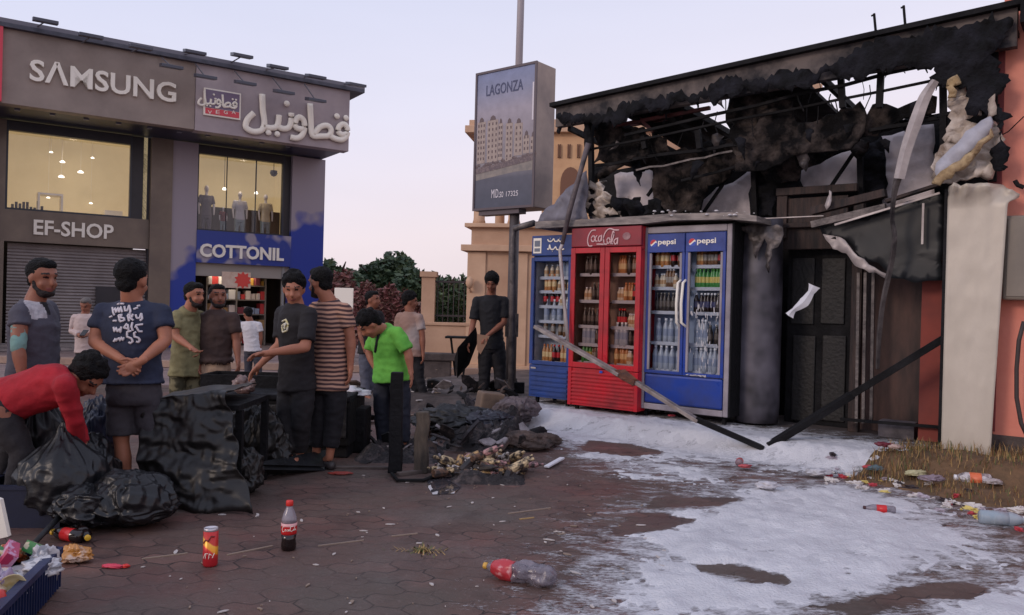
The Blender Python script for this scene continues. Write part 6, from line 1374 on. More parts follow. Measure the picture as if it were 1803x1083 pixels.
mannequin(561, 543, 655, 13.5, 'white mannequin in a red vest outside the shop entrance', fabric('red_vest', rgb(180, 30, 46)), None, 0)
mannequin(352, 580, 660, 17.0, 'white mannequin legs and torso at the left side of the shop entrance', fabric('blue_vest', rgb(70, 90, 150)), LJ, 0)
# ================================================================== foam on the ground
def Gp(pts): return [(G(x, y, 0).x, G(x, y, 0).y) for x, y in pts]
def Gs(pts): return [(G(x, y, SLAB).x, G(x, y, SLAB).y) for x, y in pts]
R1 = Gp([(1010, 1110), (1060, 1000), (1110, 930), (1190, 880), (1300, 850), (1480, 850), (1620, 875), (1740, 930), (1790, 985), (1700, 1020), (1560, 1050), (1400, 1120)])
R1b = Gp([(1420, 1120), (1560, 1075), (1700, 1040), (1830, 1000), (1900, 1120)])
R2 = Gs([(915, 730), (1010, 736), (1130, 752), (1290, 774), (1400, 785), (1640, 788), (1640, 800), (1560, 812)])+Gp([(1330, 832), (1180, 812), (1130, 785), (1040, 762), (960, 745)])
R2F = [(-3.0, .3), (2.35, .3), (2.35, -.75), (1.4, -1.05), (.2, -1.35), (-.8, -1.5), (-1.7, -1.45), (-2.3, -1.0), (-2.9, -.5)]
R3 = Gp([(1040, 800), (1180, 812), (1330, 832), (1240, 852), (1120, 835)])
HOLES = [Gp([(1225, 995), (1300, 995), (1385, 1020), (1378, 1030), (1300, 1022), (1240, 1008)]), Gp([(1600, 1040), (1660, 1030), (1730, 1040), (1700, 1052), (1620, 1050)]), Gp([(1480, 1070), (1580, 1048), (1620, 1052), (1500, 1082)]), Gp([(1040, 776), (1110, 783), (1168, 797), (1100, 803), (1030, 792)]),
         Gp([(1120, 905), (1220, 915), (1170, 930), (1090, 940)]), Gp([(1160, 878), (1300, 880), (1260, 890), (1150, 892)])]
def foamval(x, y):
    v = -9
    s1 = sdpoly(x, y, R1); l_ = FA.loc((x, y, 0)); s2 = max(sdpoly(x, y, R2), sdpoly(l_.x, l_.y, R2F)); s3 = sdpoly(x, y, R3); s4 = sdpoly(x, y, R1b)
    v = max(.55*max(-1.1, min(s1/.45, 1)), .34*max(-2, min((s2-.02)/.35, 1)), .22+.25*min(s3/.3, 0), .6*max(-1, min(s4/.2, 1)))
    for hpoly in HOLES:
        sh_ = sdpoly(x, y, hpoly)
        if sh_ > -.06: v -= .9*smoothstep(-.06, .03, sh_)
    n = fbm(x*2.2, y*2.2, 1, 5)*.55+fbm(x*9, y*5.5, 4, 3)*.42+fbm(x*26, y*26, 7, 2)*.20
    return v, n
MFO = mat('foam', (.68, .68, .705), .75, c2=(.52, .52, .55), ns=2.5, nd=8, bump=.7, bs=60, spec=.2)
def foam(x0, x1, y0, y1, st, name):
    nx_ = int((x1-x0)/st); ny_ = int((y1-y0)/st); hv = {}; vs = []; ix = {}
    def h(i, j):
        x = x0+i*st; y = y0+j*st; v, n = foamval(x, y)
        if v < -1.2: return -1
        q_ = v*1.30+n*.75-.36; return (.030*smoothstep(-.05, .9, q_)+.016*fbm(x*4, y*4, 3)*smoothstep(.2, 1, q_)+.010*abs(fbm(x*14, y*14, 2))*smoothstep(.1, 1, q_)) if q_ > 0 else -1
    H_ = [[h(i, j) for j in range(ny_+1)] for i in range(nx_+1)]; fs = []
    def vid(i, j):
        if (i, j) not in ix:
            x = x0+i*st; y = y0+j*st; hh_ = H_[i][j]; ix[(i, j)] = len(vs); vs.append((x, y, base(x, y)+(.004+hh_ if hh_ > 0 else -.008)))
        return ix[(i, j)]
    for i in range(nx_):
        for j in range(ny_):
            if max(H_[i][j], H_[i+1][j], H_[i][j+1], H_[i+1][j+1]) > 0: fs.append((vid(i, j), vid(i+1, j), vid(i+1, j+1), vid(i, j+1)))
    b_ = MB(); b_.add(vs, fs); return b_, len(fs)
fo, nf = foam(-.4, 5.2, 2.9, 11.0, .028, 'foam'); print('foam faces', nf)
tag(fo.build('extinguisher_foam', MFO, smooth=True), 'white extinguisher foam spread over the paving and in front of the coolers', 'foam', kind='stuff')
def filmmat():
    m = bpy.data.materials.new('foam_film'); m.use_nodes = True; t = m.node_tree; bs = t.nodes['Principled BSDF']; N = t.nodes.new; L = t.links.new
    at = N('ShaderNodeAttribute'); at.attribute_name = 'dens'; tcn = N('ShaderNodeTexCoord'); mp = N('ShaderNodeMapping'); L(tcn.outputs['Object'], mp.inputs[0]); mp.inputs['Rotation'].default_value = (0, 0, .35); mp.inputs['Scale'].default_value = (1, 1.9, 1)
    def nz(sc, d): n = N('ShaderNodeTexNoise'); n.inputs['Scale'].default_value = sc; n.inputs['Detail'].default_value = d; n.inputs['Roughness'].default_value = .7; L(mp.outputs[0], n.inputs['Vector']); return n.outputs['Fac']
    def ma(op, a, b_, c__=None):
        n = N('ShaderNodeMath'); n.operation = op
        for i, q_ in enumerate((a, b_, c__)):
            if q_ is None: continue
            if hasattr(q_, 'links'): L(q_, n.inputs[i])
            else: n.inputs[i].default_value = q_
        return n.outputs[0]
    s_ = ma('MULTIPLY_ADD', nz(5, 8), 1.9, at.outputs['Fac']); s_ = ma('MULTIPLY_ADD', nz(30, 4), .9, s_)
    mr = N('ShaderNodeMapRange'); mr.inputs['From Min'].default_value = 1.20; mr.inputs['From Max'].default_value = 1.66; L(s_, mr.inputs['Value'])
    L(ma('MULTIPLY', mr.outputs[0], .92), bs.inputs['Alpha']); bs.inputs['Base Color'].default_value = (.60, .60, .63, 1); bs.inputs['Roughness'].default_value = .6
    bp = N('ShaderNodeBump'); bp.inputs['Strength'].default_value = .5; bp.inputs['Distance'].default_value = .01; L(s_, bp.inputs['Height']); L(bp.outputs[0], bs.inputs['Normal']); return m
st = .07; x0_f, x1_f, y0_f, y1_f = -1.2, 6.6, 2.6, 11.5; nx_ = int((x1_f-x0_f)/st); ny_ = int((y1_f-y0_f)/st); vs = []; fs = []; dn = []
for i in range(nx_+1):
    for j in range(ny_+1):
        x = x0_f+i*st; y = y0_f+j*st; v, _ = foamval(x, y); s1 = max(sdpoly(x, y, R1), sdpoly(x, y, R1b), sdpoly(x, y, R3)); l_ = FA.loc((x, y, 0)); s2 = sdpoly(l_.x, l_.y, R2F)
        d = max(.33*max(-3, min((s1-.05)/.55, 1)), .36*max(-3, min((s2-.05)/.5, 1)))
        for hpoly in HOLES:
            sh_ = sdpoly(x, y, hpoly)
            if sh_ > -.06: d -= .8*smoothstep(-.06, .03, sh_)
        vs.append((x, y, base(x, y)+.0035)); dn.append(d)
for i in range(nx_):
    for j in range(ny_):
        a0_ = i*(ny_+1)+j; q_ = (a0_, a0_+ny_+1, a0_+ny_+2, a0_+1)
        if max(dn[k_] for k_ in q_) > -1.0: fs.append(q_)
me = bpy.data.meshes.new('foam_film'); me.from_pydata(vs, [], fs); at_ = me.attributes.new('dens', 'FLOAT', 'POINT')
for k_, d in enumerate(dn): at_.data[k_].value = d
me.materials.append(filmmat()); o = bpy.data.objects.new('foam_film', me); COL.objects.link(o); tag(o, 'thin broken film of drying foam around the thick foam patches', 'foam', kind='stuff')
# ================================================================== dry grass bank on the right
RG = Gp([(1478, 846), (1560, 858), (1660, 878), (1803, 905), (2050, 960)])+[(9.5, 6.5), (9.5, 9.5), (6, 9.5)]+Gs([(1740, 775), (1655, 790)])+Gp([(1560, 822)])
def gh(x, y):
    s_ = sdpoly(x, y, RG); return base(x, y)*0+max(base(x, y), 0)+(.03*smoothstep(0, .35, s_)+.02*fbm(x*3, y*3, 5))*smoothstep(-.02, .2, s_)+(.012 if s_ > 0 else -.05), s_
b = MB(); st = .07; vs = []; ix = {}; fs = []
xs_ = [2.5+i*st for i in range(int(7/st))]; ys_ = [4.6+j*st for j in range(int(5/st))]
for i, x in enumerate(xs_):
    for j, y in enumerate(ys_):
        h_, s_ = gh(x, y)
        if s_ > -.1: ix[(i, j)] = len(vs); vs.append((x, y, h_))
for i in range(len(xs_)-1):
    for j in range(len(ys_)-1):
        q_ = [(i, j), (i+1, j), (i+1, j+1), (i, j+1)]
        if all(k_ in ix for k_ in q_): fs.append(tuple(ix[k_] for k_ in q_))
b.add(vs, fs)
struct(b.build('soil_bank', mat('dry_soil', rgb(120, 92, 66), .95, c2=rgb(82, 66, 48), ns=5, bump=.8, bs=30), smooth=True))
b = MB(); random.seed(9); cnt = 0
while cnt < 9000:
    x = random.uniform(2.5, 7.5); y = random.uniform(4.8, 9); h_, s_ = gh(x, y)
    if s_ < .04: continue
    dens = .35+fbm(x*2, y*2, 9)*.9+(.55 if y > 6.9 else 0)
    if random.random() > dens: continue
    cnt += 1; L_ = random.uniform(.03, .09)*(1.5 if y > 7 else 1); a_ = random.uniform(0, 6.28); le = random.uniform(.2, 1.2); w__ = .004
    d_ = Vector((cos(a_), sin(a_), 0)); s_ = Vector((-sin(a_), cos(a_), 0))*w__; p_ = Vector((x, y, h_-.01)); t_ = p_+d_*L_*le*.6+Vector((0, 0, L_)); m_ = p_+d_*L_*le*.2+Vector((0, 0, L_*.6))
    b.add([p_-s_, p_+s_, m_+s_*.7, t_, m_-s_*.7], [(0, 1, 2, 3, 4)], random.choice([0, 0, 1, 1, 2]))
tag(b.build('dry_grass', [mat('straw', rgb(166, 136, 90), .9), mat('dry_brown', rgb(124, 92, 62), .9), mat('dull_green', rgb(96, 100, 60), .9)]), 'dry straw-coloured grass at the foot of the beige pillar', 'grass', kind='stuff')
# small weed between pavers
b = MB(); c_ = G(745, 970); 
for k in range(160):
    a_ = random.uniform(0, 6.28); r_ = random.gauss(0, .05); x = c_.x+r_*1.6*cos(a_); y = c_.y+r_*sin(a_); L_ = random.uniform(.015, .045); d_ = Vector((cos(a_), sin(a_), 0)); s_ = Vector((-sin(a_), cos(a_), 0))*.005; p_ = Vector((x, y, 0)); b.add([p_-s_, p_+s_, p_+d_*L_+Vector((0, 0, L_*.6))], [(0, 1, 2)], random.choice([0, 1]))
tag(b.build('weed', [mat('dull_green', rgb(96, 100, 60), .9), mat('straw', rgb(166, 136, 90), .9)]), 'small weed tuft growing between the pavers', 'weed', kind='stuff')
# puddle
b = MB(); pl = Gp([(752, 842), (800, 840), (812, 858), (800, 870), (762, 872), (754, 860)]); b.slab(pl, .003, .006)
tag(b.build('puddle', mat('puddle_water', rgb(120, 116, 124), .02, spec=1.0, metal=.75)), 'small bright puddle mirroring the sky beside the burnt bottle pile', 'puddle')
# ================================================================== bags, tarpaulin, counter
MBAG = mat('black_plastic', rgb(15, 15, 18), .38, c2=rgb(24, 24, 28), ns=3, spec=.45, bump=.35, bs=16)
MTARP = mat('black_tarpaulin', rgb(14, 14, 16), .42, c2=rgb(34, 31, 30), ns=2, spec=.42, bump=.35, bs=7)
def crumple(name, c, r, m, label, cat, seed, sub=6, amp=.16, zsq=.7, neck=0, grp=None, sc=1.0):
    bm = bmesh.new(); bmesh.ops.create_icosphere(bm, subdivisions=sub, radius=1)
    for v in bm.verts:
        n = v.co.copy(); p_ = n*2.2*sc+Vector((seed, seed*.7, 0))
        f = noise.noise(p_*.55)*1.0; az = math.atan2(n.y, n.x); wp = Vector((noise.noise(p_*.6), noise.noise(p_*.6+Vector((5, 0, 0))), noise.noise(p_*.6+Vector((0, 9, 0)))))
        p2 = p_*.55+wp*.9; rd = (1-abs(noise.noise(p2))*2.6)*.55+(1-abs(noise.noise(p2*2.3+Vector((7, 0, 0))))*2.6)*.30
        w_ = (1-abs(noise.noise(Vector((cos(az)*3.2+seed, sin(az)*3.2, n.z*1.2+wp.x*1.5))))*2.6)*.28+noise.noise(p_*4.5)*.05
        v.co = n*(1+amp*(f+rd+w_-.3)); v.co.x *= r[0]; v.co.y *= r[1]; z = v.co.z
        v.co.z = r[2]*z*(1 if z > 0 else zsq)
        if neck and z > .55: q_ = smoothstep(.55, .95, z); v.co.x *= 1-.75*q_; v.co.y *= 1-.75*q_; v.co.z += neck*q_
    mn = min(v.co.z for v in bm.verts)
    for v in bm.verts: v.co.z = max(0.004, v.co.z-mn-.04*r[2])
    me = bpy.data.meshes.new(name); bm.to_mesh(me); bm.free(); me.materials.append(m)
    for p_ in me.polygons: p_.use_smooth = True
    o = bpy.data.objects.new(name, me); COL.objects.link(o); o.location = c; return tag(o, label, cat, grp)
def gb(x, y, z=0): g_ = G(x, y, 0); return (g_.x, g_.y, z)
crumple('rubbish_bag', gb(232, 925), (.27, .24, .20), MBAG, 'shiny black rubbish bag lying nearest the camera on the pavers', 'bag', 3)
crumple('rubbish_bag', gb(165, 925), (.22, .24, .17), MBAG, 'flattened black rubbish bag left of the nearest shiny one', 'bag', 8, amp=.2)
crumple('rubbish_bag', gb(108, 916), (.28, .22, .31), MBAG, 'upright black rubbish bag beneath the arms of the man in red', 'bag', 12, neck=.08, amp=.14)
crumple('rubbish_bag', gb(142, 896), (.24, .22, .30), MBAG, 'bulging black rubbish bag between the man in red and the navy T-shirt', 'bag', 17)
crumple('rubbish_bag', gb(218, 898), (.20, .16, .05), MBAG, 'low black rubbish bag around the shin of the man in the navy T-shirt', 'bag', 35, amp=.2)
crumple('rubbish_bag', gb(60, 880), (.22, .25, .42), mat('black_plastic_soft', rgb(26, 26, 30), .45, c2=rgb(38, 38, 42), ns=4, spec=.5, bump=.5, bs=9), 'tall dark bag standing at the knees of the man in red', 'bag', 23, neck=.2)
crumple('rubbish_bag', gb(165, 860), (.16, .18, .40), mat('blue_plastic', rgb(34, 40, 66), .4, c2=rgb(22, 26, 44), ns=4, spec=.5), 'dark blue plastic bag standing behind the black ones', 'bag', 29)
# tarp draped over a burnt table
def tarp():
    D_ = G(300, 893).y; bl_ = P(240, 893, D_); br_ = P(428, 888, D_-.05); tl_ = P(250, 702, D_+.12); tr_ = P(400, 688, D_+.15)
    bm = bmesh.new(); nu, nv = 90, 80; gv = []
    o0 = Vector((bl_.x, D_, 0))
    for j in range(nv+1):
        row = []; v = j/nv
        for i in range(nu+1):
            u = i/nu
            if v < .72:
                q_ = v/.72; a_ = bl_.lerp(br_, u); c__ = tl_.lerp(tr_, u); p_ = a_.lerp(c__, q_); p_.z = max(.02, p_.z) if q_ > 0 else .01
                fl = (1-q_); p_.y -= .10*fl*fl; p_.y += .06*noise.noise(Vector((u*2.5, q_*5, 0)))+.05*abs(noise.noise(Vector((u*3+q_*3, q_*8, 3))))*(.4+fl)+.015*noise.noise(Vector((u*14, q_*14, 5)))
                p_.x += .04*noise.noise(Vector((u*3, q_*5, 9)))*(1-q_*.5)+(.10*fl**3 if u > .8 else 0)*(u-.8)*5
                p_.z += .015*noise.noise(Vector((u*6, q_*6, 11)))
            else:
                q_ = (v-.72)/.28; p_ = tl_.lerp(tr_, u); p_.y += q_*.85; p_.z += .03*noise.noise(Vector((u*3, q_*3, 7)))-.03*q_; p_.x -= .05*q_
            row.append(bm.verts.new(p_-o0))
        gv.append(row)
    for j in range(nv):
        for i in range(nu): bm.faces.new((gv[j][i], gv[j][i+1], gv[j+1][i+1], gv[j+1][i]))
    me = bpy.data.meshes.new('tarpaulin'); bm.to_mesh(me); bm.free(); me.materials.append(MTARP)
    for p_ in me.polygons: p_.use_smooth = True
    o = bpy.data.objects.new('tarpaulin', me); COL.objects.link(o); o.location = o0; s_ = o.modifiers.new('s', 'SOLIDIFY'); s_.thickness = .006
    tag(o, 'black plastic tarpaulin draped over a table beside the navy T-shirt man', 'tarpaulin')
    t = thing('burnt_table', 'burnt table hidden under the black tarpaulin', 'table', (o0.x, D_+.2, 0)); w_ = (br_.x-bl_.x); zt__ = tr_.z-.07
    m = MB(); m.box(.10, w_*.8, .06, .75, zt__-.09, zt__-.05); m.build('table_top', MCH, t)
    for sx in (.12, w_*.75):
        for sy in (.1, .7): m = MB(); m.box(sx, sx+.05, sy, sy+.05, 0, zt__-.09); m.build('leg', MCH, t)
tarp()
crumple('black_sheet_heap', gb(448, 832), (.26, .14, .30), MTARP, 'crumpled black sheeting slumped between the tarpaulin and the charred counter', 'sheeting', 37, amp=.3)
crumple('black_sheet_heap', gb(418, 868), (.17, .14, .20), MTARP, 'low crumpled black sheeting at the right foot of the tarpaulin', 'sheeting', 38, amp=.3)
# charred freezer counter
D_ = G(500, 806).y; a = P(398, 806, D_); c = P(614, 806, D_); zt_c = P(500, 700, D_).z
CT = thing('charred_counter', 'charred black chest counter behind the fallen black panel', 'counter', (a.x, D_, 0)); Wc = c.x-a.x
b = MB(); b.box(0, Wc, 0, .75, .12, zt_c*.96); b.box(.02, Wc-.02, .05, .7, 0, .12); b.build('counter_body', MCH, CT, bevel=.015)
b = MB()
for k in range(4): b.box(.03+k*Wc/4, .0+(k+1)*Wc/4-.03, -.015, 0, .2, zt_c*.88)
b.build('counter_panel', mat('blistered_panel', rgb(40, 38, 40), .5, c2=rgb(20, 20, 22), ns=5, bump=.9, bs=12), CT, bevel=.008)
b = MB(); b.box(-.02, Wc+.0, -.03, .78, zt_c*.96, zt_c*.96+.05); b.build('counter_top', MCH2, CT, bevel=.01)
# tray with charred goods on top
zq = zt_c*.96+.05
T2 = thing('charred_tray', 'charred open tray with ash standing on the counter', 'tray', (P(345, 690, D_+.4).x, D_+.5, 0)); wt = P(492, 690, D_+.4).x-P(345, 690, D_+.4).x; zt2_ = P(400, 662, D_+.4).z; zt1_ = P(400, 690, D_+.4).z
b = MB(); b.box(0, wt, 0, .03, zt1_, zt2_); b.box(0, wt, .4, .43, zt1_, zt2_); b.box(0, .03, .03, .4, zt1_, zt2_); b.box(wt-.03, wt, .03, .4, zt1_, zt2_); b.box(0, wt, 0, .43, zt1_-.02, zt1_); b.build('tray_box', MCH, T2)
b = MB()
for sx in (.05, wt-.1): b.box(sx, sx+.05, .18, .23, 0, zt1_-.02)
b.build('tray_leg', MCH, T2)
o = crumple('plastic_scrap', P(428, 694, D_-.0), (.09, .05, .09), mat('clear_wrap', rgb(150, 128, 122), .3, c2=rgb(90, 60, 56), ns=18), 'crumpled pale plastic wrapper hanging on the charred counter edge', 'wrapper', 31, sub=4, amp=.4)
D9_ = D9+.3; o = crumple('white_wrapper', P(618, 698, D9_+.6), (.16, .1, .05), mat('white_wrap', rgb(200, 198, 206), .5), 'white plastic wrapper lying right of the man in stripes', 'wrapper', 33, sub=4, amp=.4)
b = MB(); p_ = P(618, 712, D9_+.6); b.box(-.18, .18, -.15, .15, 0, p_.z-.02); tag(b.build('charred_box', MCH, loc=(p_.x, p_.y, 0), bevel=.02), 'charred box under the white wrapper beside the striped man', 'box')
# fallen black panel in front
def plank(name, x0, y0, x1, y1, w_, th, m, label, cat, z0=.0, z1=.0, grp=None, roll=0.0, bev=.004):
    a_ = G(x0, y0, z0) if z0 <= 0 else G(x0, y0, z0); c__ = G(x1, y1, z1); c_ = (a_+c__)/2; ref = Vector((sin(roll), 0, cos(roll)))
    b_ = MB(); b_.beam(a_-c_+Vector((0, 0, th/2)), c__-c_+Vector((0, 0, th/2)), w_, th, ref=ref); o = b_.build(name, m, loc=c_, bevel=bev); return tag(o, label, cat, grp)
MDG = mat('dark_rubber', rgb(28, 30, 34), .55, c2=rgb(14, 14, 16), ns=5, bump=.4)
b = MB(); p_ = [G(x, y, z) for x, y, z in ((412, 842, 0), (572, 828, 0), (576, 798, .1), (430, 826, .14))]; c_ = p_[0].copy(); c_.z = 0; p_ = [q_-c_ for q_ in p_]; b.hexa([p_[0], p_[1], p_[2], p_[3]]+[q_+Vector((0, .02, .035)) for q_ in p_])
tag(b.build('charred_slab', MDG, loc=c_, bevel=.008), 'long dark rubbery panel lying in front of the charred counter', 'panel')
plank('wood_strip', 575, 824, 690, 826, .05, .02, mat('grey_wood', rgb(104, 92, 86), .8, c2=rgb(66, 56, 54), ns=6), 'grey wooden strip on the ground right of the fallen panel', 'plank')
plank('wood_strip', 700, 838, 800, 826, .05, .03, mat('grey_wood', rgb(104, 92, 86)), 'greyish strip lying under the two charred posts', 'plank')
o = crumple('red_scrap', gb(600, 836), (.09, .03, .015), mat('red_scrap', rgb(170, 62, 50), .6, c2=rgb(120, 50, 44), ns=12), 'flat red scrap on the pavers below the striped man', 'scrap', 41, sub=4, amp=.3)
# two charred posts
for (x0, yt, yb, w_, m_, lab) in ((695, 655, 832, .115, MCH, 'black charred upright post in front of the man in green'), (741, 725, 832, .125, mat('scorched_post', rgb(96, 84, 72), .8, c2=rgb(40, 36, 34), ns=3, stretch=(4, 4, 1), bump=.6), 'grey-brown scorched upright post right of the black one')):
    D_ = G(x0, yb).y; z_ = P(x0, yt, D_).z; t_ = MB(); 
    vs = []; ns_ = 12
    for j in range(ns_+1):
        f = j/ns_; ww = w_/2*(1-.12*f+.05*noise.noise(Vector((f*5, x0, 0)))); ox = .02*noise.noise(Vector((f*3, x0, 5)))
        for (sx, sy) in ((-1, -1), (1, -1), (1, 1), (-1, 1)): vs.append((sx*ww+ox, sy*ww*.8, z_*f+(.03*noise.noise(Vector((sx*3, sy*3, x0))) if j == ns_ else 0)))
    fs = [(j*4+k, j*4+(k+1) % 4, (j+1)*4+(k+1) % 4, (j+1)*4+k) for j in range(ns_) for k in range(4)]+[(3, 2, 1, 0), tuple(ns_*4+k for k in range(4))]
    t_.add(vs, fs); p_ = P(x0, yb, D_); tag(t_.build('charred_post', m_, loc=(p_.x, D_, 0), bevel=.008), lab, 'post')
b = MB(); q_ = [G(690, 838), G(700, 850), G(745, 850), G(775, 838)]; c_ = q_[0].copy(); b.tube([v-c_+Vector((0, 0, .02)) for v in q_], .017, flat=.8); tag(b.build('charred_rail', MCH, loc=c_, smooth=True), 'black bent rail joining the feet of the two posts', 'rail')
# ================================================================== debris heap
def heap(x0, x1, yc, hgt, dep, seed, m, label, nm='burnt_debris'):
    a_ = G(x0, yc); c__ = G(x1, yc); W_ = (c__-a_).length; o0 = Vector((a_.x, a_.y, 0)); st = .03; nx_ = int(W_/st); ny_ = int(dep/st); vs = []; fs = []
    for i in range(nx_+1):
        for j in range(ny_+1):
            u = i/nx_; v = j/ny_; e_ = smoothstep(0, .25, min(u, 1-u))*smoothstep(0, .25, min(v, 1-v)); X = i*st; Y = j*st-dep*.2
            h_ = hgt*e_*(.55+.5*fbm(X*2.5+seed, Y*2.5, 0, 4)+.35*abs(fbm(X*8+seed, Y*8, 2, 3)))+.0-.02*(1-e_); vs.append((X, Y, h_+base(o0.x+X, o0.y+Y)))
    for i in range(nx_):
        for j in range(ny_): a0_ = i*(ny_+1)+j; fs.append((a0_, a0_+ny_+1, a0_+ny_+2, a0_+1))
    b_ = MB(); b_.add(vs, fs); o = b_.build(nm, m, loc=o0); tag(o, label, 'debris', kind='stuff'); return o
MASH = mat('ash_debris', rgb(36, 32, 34), .85, c2=rgb(104, 92, 90), ns=11, thr=(.5, .78), bump=1.0, bs=30)
heap(612, 790, 808, .14, 1.1, 3, MASH, 'ash and charred fragments around the feet of the posts')
heap(770, 950, 786, .30, 1.6, 9, MASH, 'mound of soot, ash and charred scraps left of the coolers')
heap(400, 500, 835, .08, .5, 14, MASH, 'burnt scraps under the charred counter')
random.seed(31)
MGB = mat('grey_bits', rgb(150, 142, 144), .7, c2=rgb(90, 82, 84), ns=12)
BM = [MCH, MASH, MDG, MCH, MGB, mat('grey_char', rgb(74, 70, 76), .7, c2=rgb(40, 38, 42), ns=9), mat('brown_char', rgb(86, 66, 56), .8, c2=rgb(40, 32, 30), ns=9)]
spots = [(random.uniform(622, 930), random.uniform(700, 812)) for _ in range(190)]
def cpos(x, y): 
    g_ = G(x, y, 0); return g_
k_ = 0
adj = ['small', 'thin', 'curled', 'flat', 'jagged']
for x, y in spots:
    if 655 < x < 735 and y < 790: continue
    g_ = cpos(x, y); 
    if x > 900 and y < 740: continue
    s_ = random.choice([.03, .04, .05, .07, .1, .14, .22]); mm = MB(); k_ += 1
    pl = [(s_*random.uniform(.6, 1.1)*cos(a_), s_*random.uniform(.25, .6)*sin(a_)) for a_ in [2*pi*j/7 for j in range(7)]]; mm.slab(pl, 0, random.uniform(.008, .03))
    o = mm.build('charred_fragment', random.choice(BM), loc=(g_.x, g_.y, base(g_.x, g_.y)+random.uniform(.03, .20)*(1 if 760 < x < 930 else .4)), bevel=.003); o.rotation_euler = (random.uniform(-.9, .9), random.uniform(-.9, .9), random.uniform(0, 6))
    tag(o, '%s %s fragment in the %s of the burnt debris' % (['black', 'ashy', 'dark', 'sooty', 'grey', 'charcoal', 'brown'][BM.index(o.data.materials[0])], adj[k_ % 5], 'far left' if x < 680 else 'left' if x < 760 else 'middle' if x < 850 else 'right'), 'fragment', 'charred fragments in the debris')
# larger recognisable pieces
b = MB(); pts = [P(806, 690, 10.6), P(822, 700, 10.5), P(832, 722, 10.4), P(822, 738, 10.3), P(795, 742, 10.2)]; c_ = pts[2].copy(); c_.z = 0; b.tube([v-c_ for v in pts], [.03, .06, .07, .06, .02], flat=.6, seg=10)
tag(b.build('curved_strip', BM[3], loc=c_, smooth=True), 'grey curved strip sticking up like a hook from the debris', 'strip')
b = MB(); q_ = [(-.02, 0), (.30, .02), (.34, .33), (.05, .36)]; b.prism(q_, -.12, .16); g_ = gb(838, 748, .05); tag(b.build('cardboard_box', mat('sooty_cardboard', rgb(124, 104, 88), .85, c2=rgb(70, 58, 54), ns=4), loc=g_, bevel=.02, rz=.3), 'sooty cardboard box amid the debris left of the blue cooler', 'box')
crumple('grey_sack', gb(905, 752, .03), (.24, .2, .17), mat('grey_sack', rgb(112, 100, 104), .8, c2=rgb(60, 54, 58), ns=5, bump=.5), 'slumped grey sooty sack in front of the blue cooler', 'sack', 51, amp=.38)
crumple('black_sheet_heap', gb(800, 765, .02), (.40, .3, .16), MDG, 'crumpled black sheeting in the middle of the debris', 'sheeting', 55, amp=.35)
crumple('black_sheet_heap', gb(862, 772, .02), (.30, .25, .14), mat('slate_sheet', rgb(52, 52, 64), .5, c2=rgb(28, 28, 34), ns=4), 'slate-coloured crumpled sheeting beside the bent beam', 'sheeting', 57, amp=.35)
b = MB(); pts = [P(872, 792, 8.6), P(905, 778, 8.7), P(935, 765, 8.8), P(955, 760, 8.9)]; c_ = Vector((pts[1].x, pts[1].y, 0)); b.tube([v-c_ for v in pts], [.05, .07, .08, .09], flat=.7, seg=8); tag(b.build('bent_beam', BM[3], loc=c_, smooth=True), 'grey bent beam resting on the broken kerb above the bottle pile', 'beam')
for i, (x, y, s_, lab) in enumerate(((925, 792, .24, 'broken kerb stone under the bent beam'), (958, 786, .17, 'smaller broken kerb stone nearest the foam edge'))):
    crumple('kerb_stone', gb(x, y), (s_, s_*.6, s_*.42), mat('broken_kerb', rgb(104, 86, 78), .9, c2=rgb(48, 40, 38), ns=7, nd=8, bump=1.0, bs=18), lab, 'stone', 60+i, sub=5, amp=.30)
tag(crumple('charred_bucket', gb(893, 702, SLAB), (.16, .12, .10), MCH, '', 'bucket', 71, sub=4, amp=.2), 'charred lump at the foot of the lamp pole', 'debris')
b = MB(); b.box(0, .85, -.02, .05, .0, .16); p_ = G(822, 690, SLAB); tag(b.build('low_black_box', MCH, loc=p_, bevel=.01), 'long low black charred tray behind the debris at the pole foot', 'tray')
# brown side table behind the curly-haired man
p_ = G(810, 668); t = thing('side_table', 'small dark table with splayed legs behind the black sheet', 'table', (p_.x, p_.y, 0)); zz_ = P(810, 592, (p_-C0).dot(fwd)).z
b = MB(); b.box(-.3, .25, -.2, .2, zz_-.04, zz_); b.build('table_top', MCH, t, bevel=.01)
for sx, ex in ((-.2, .12), (.15, -.1)): b = MB(); b.beam((sx, 0, zz_-.04), (sx+ex, 0, 0), .04, .04); b.build('leg', MCH, t)
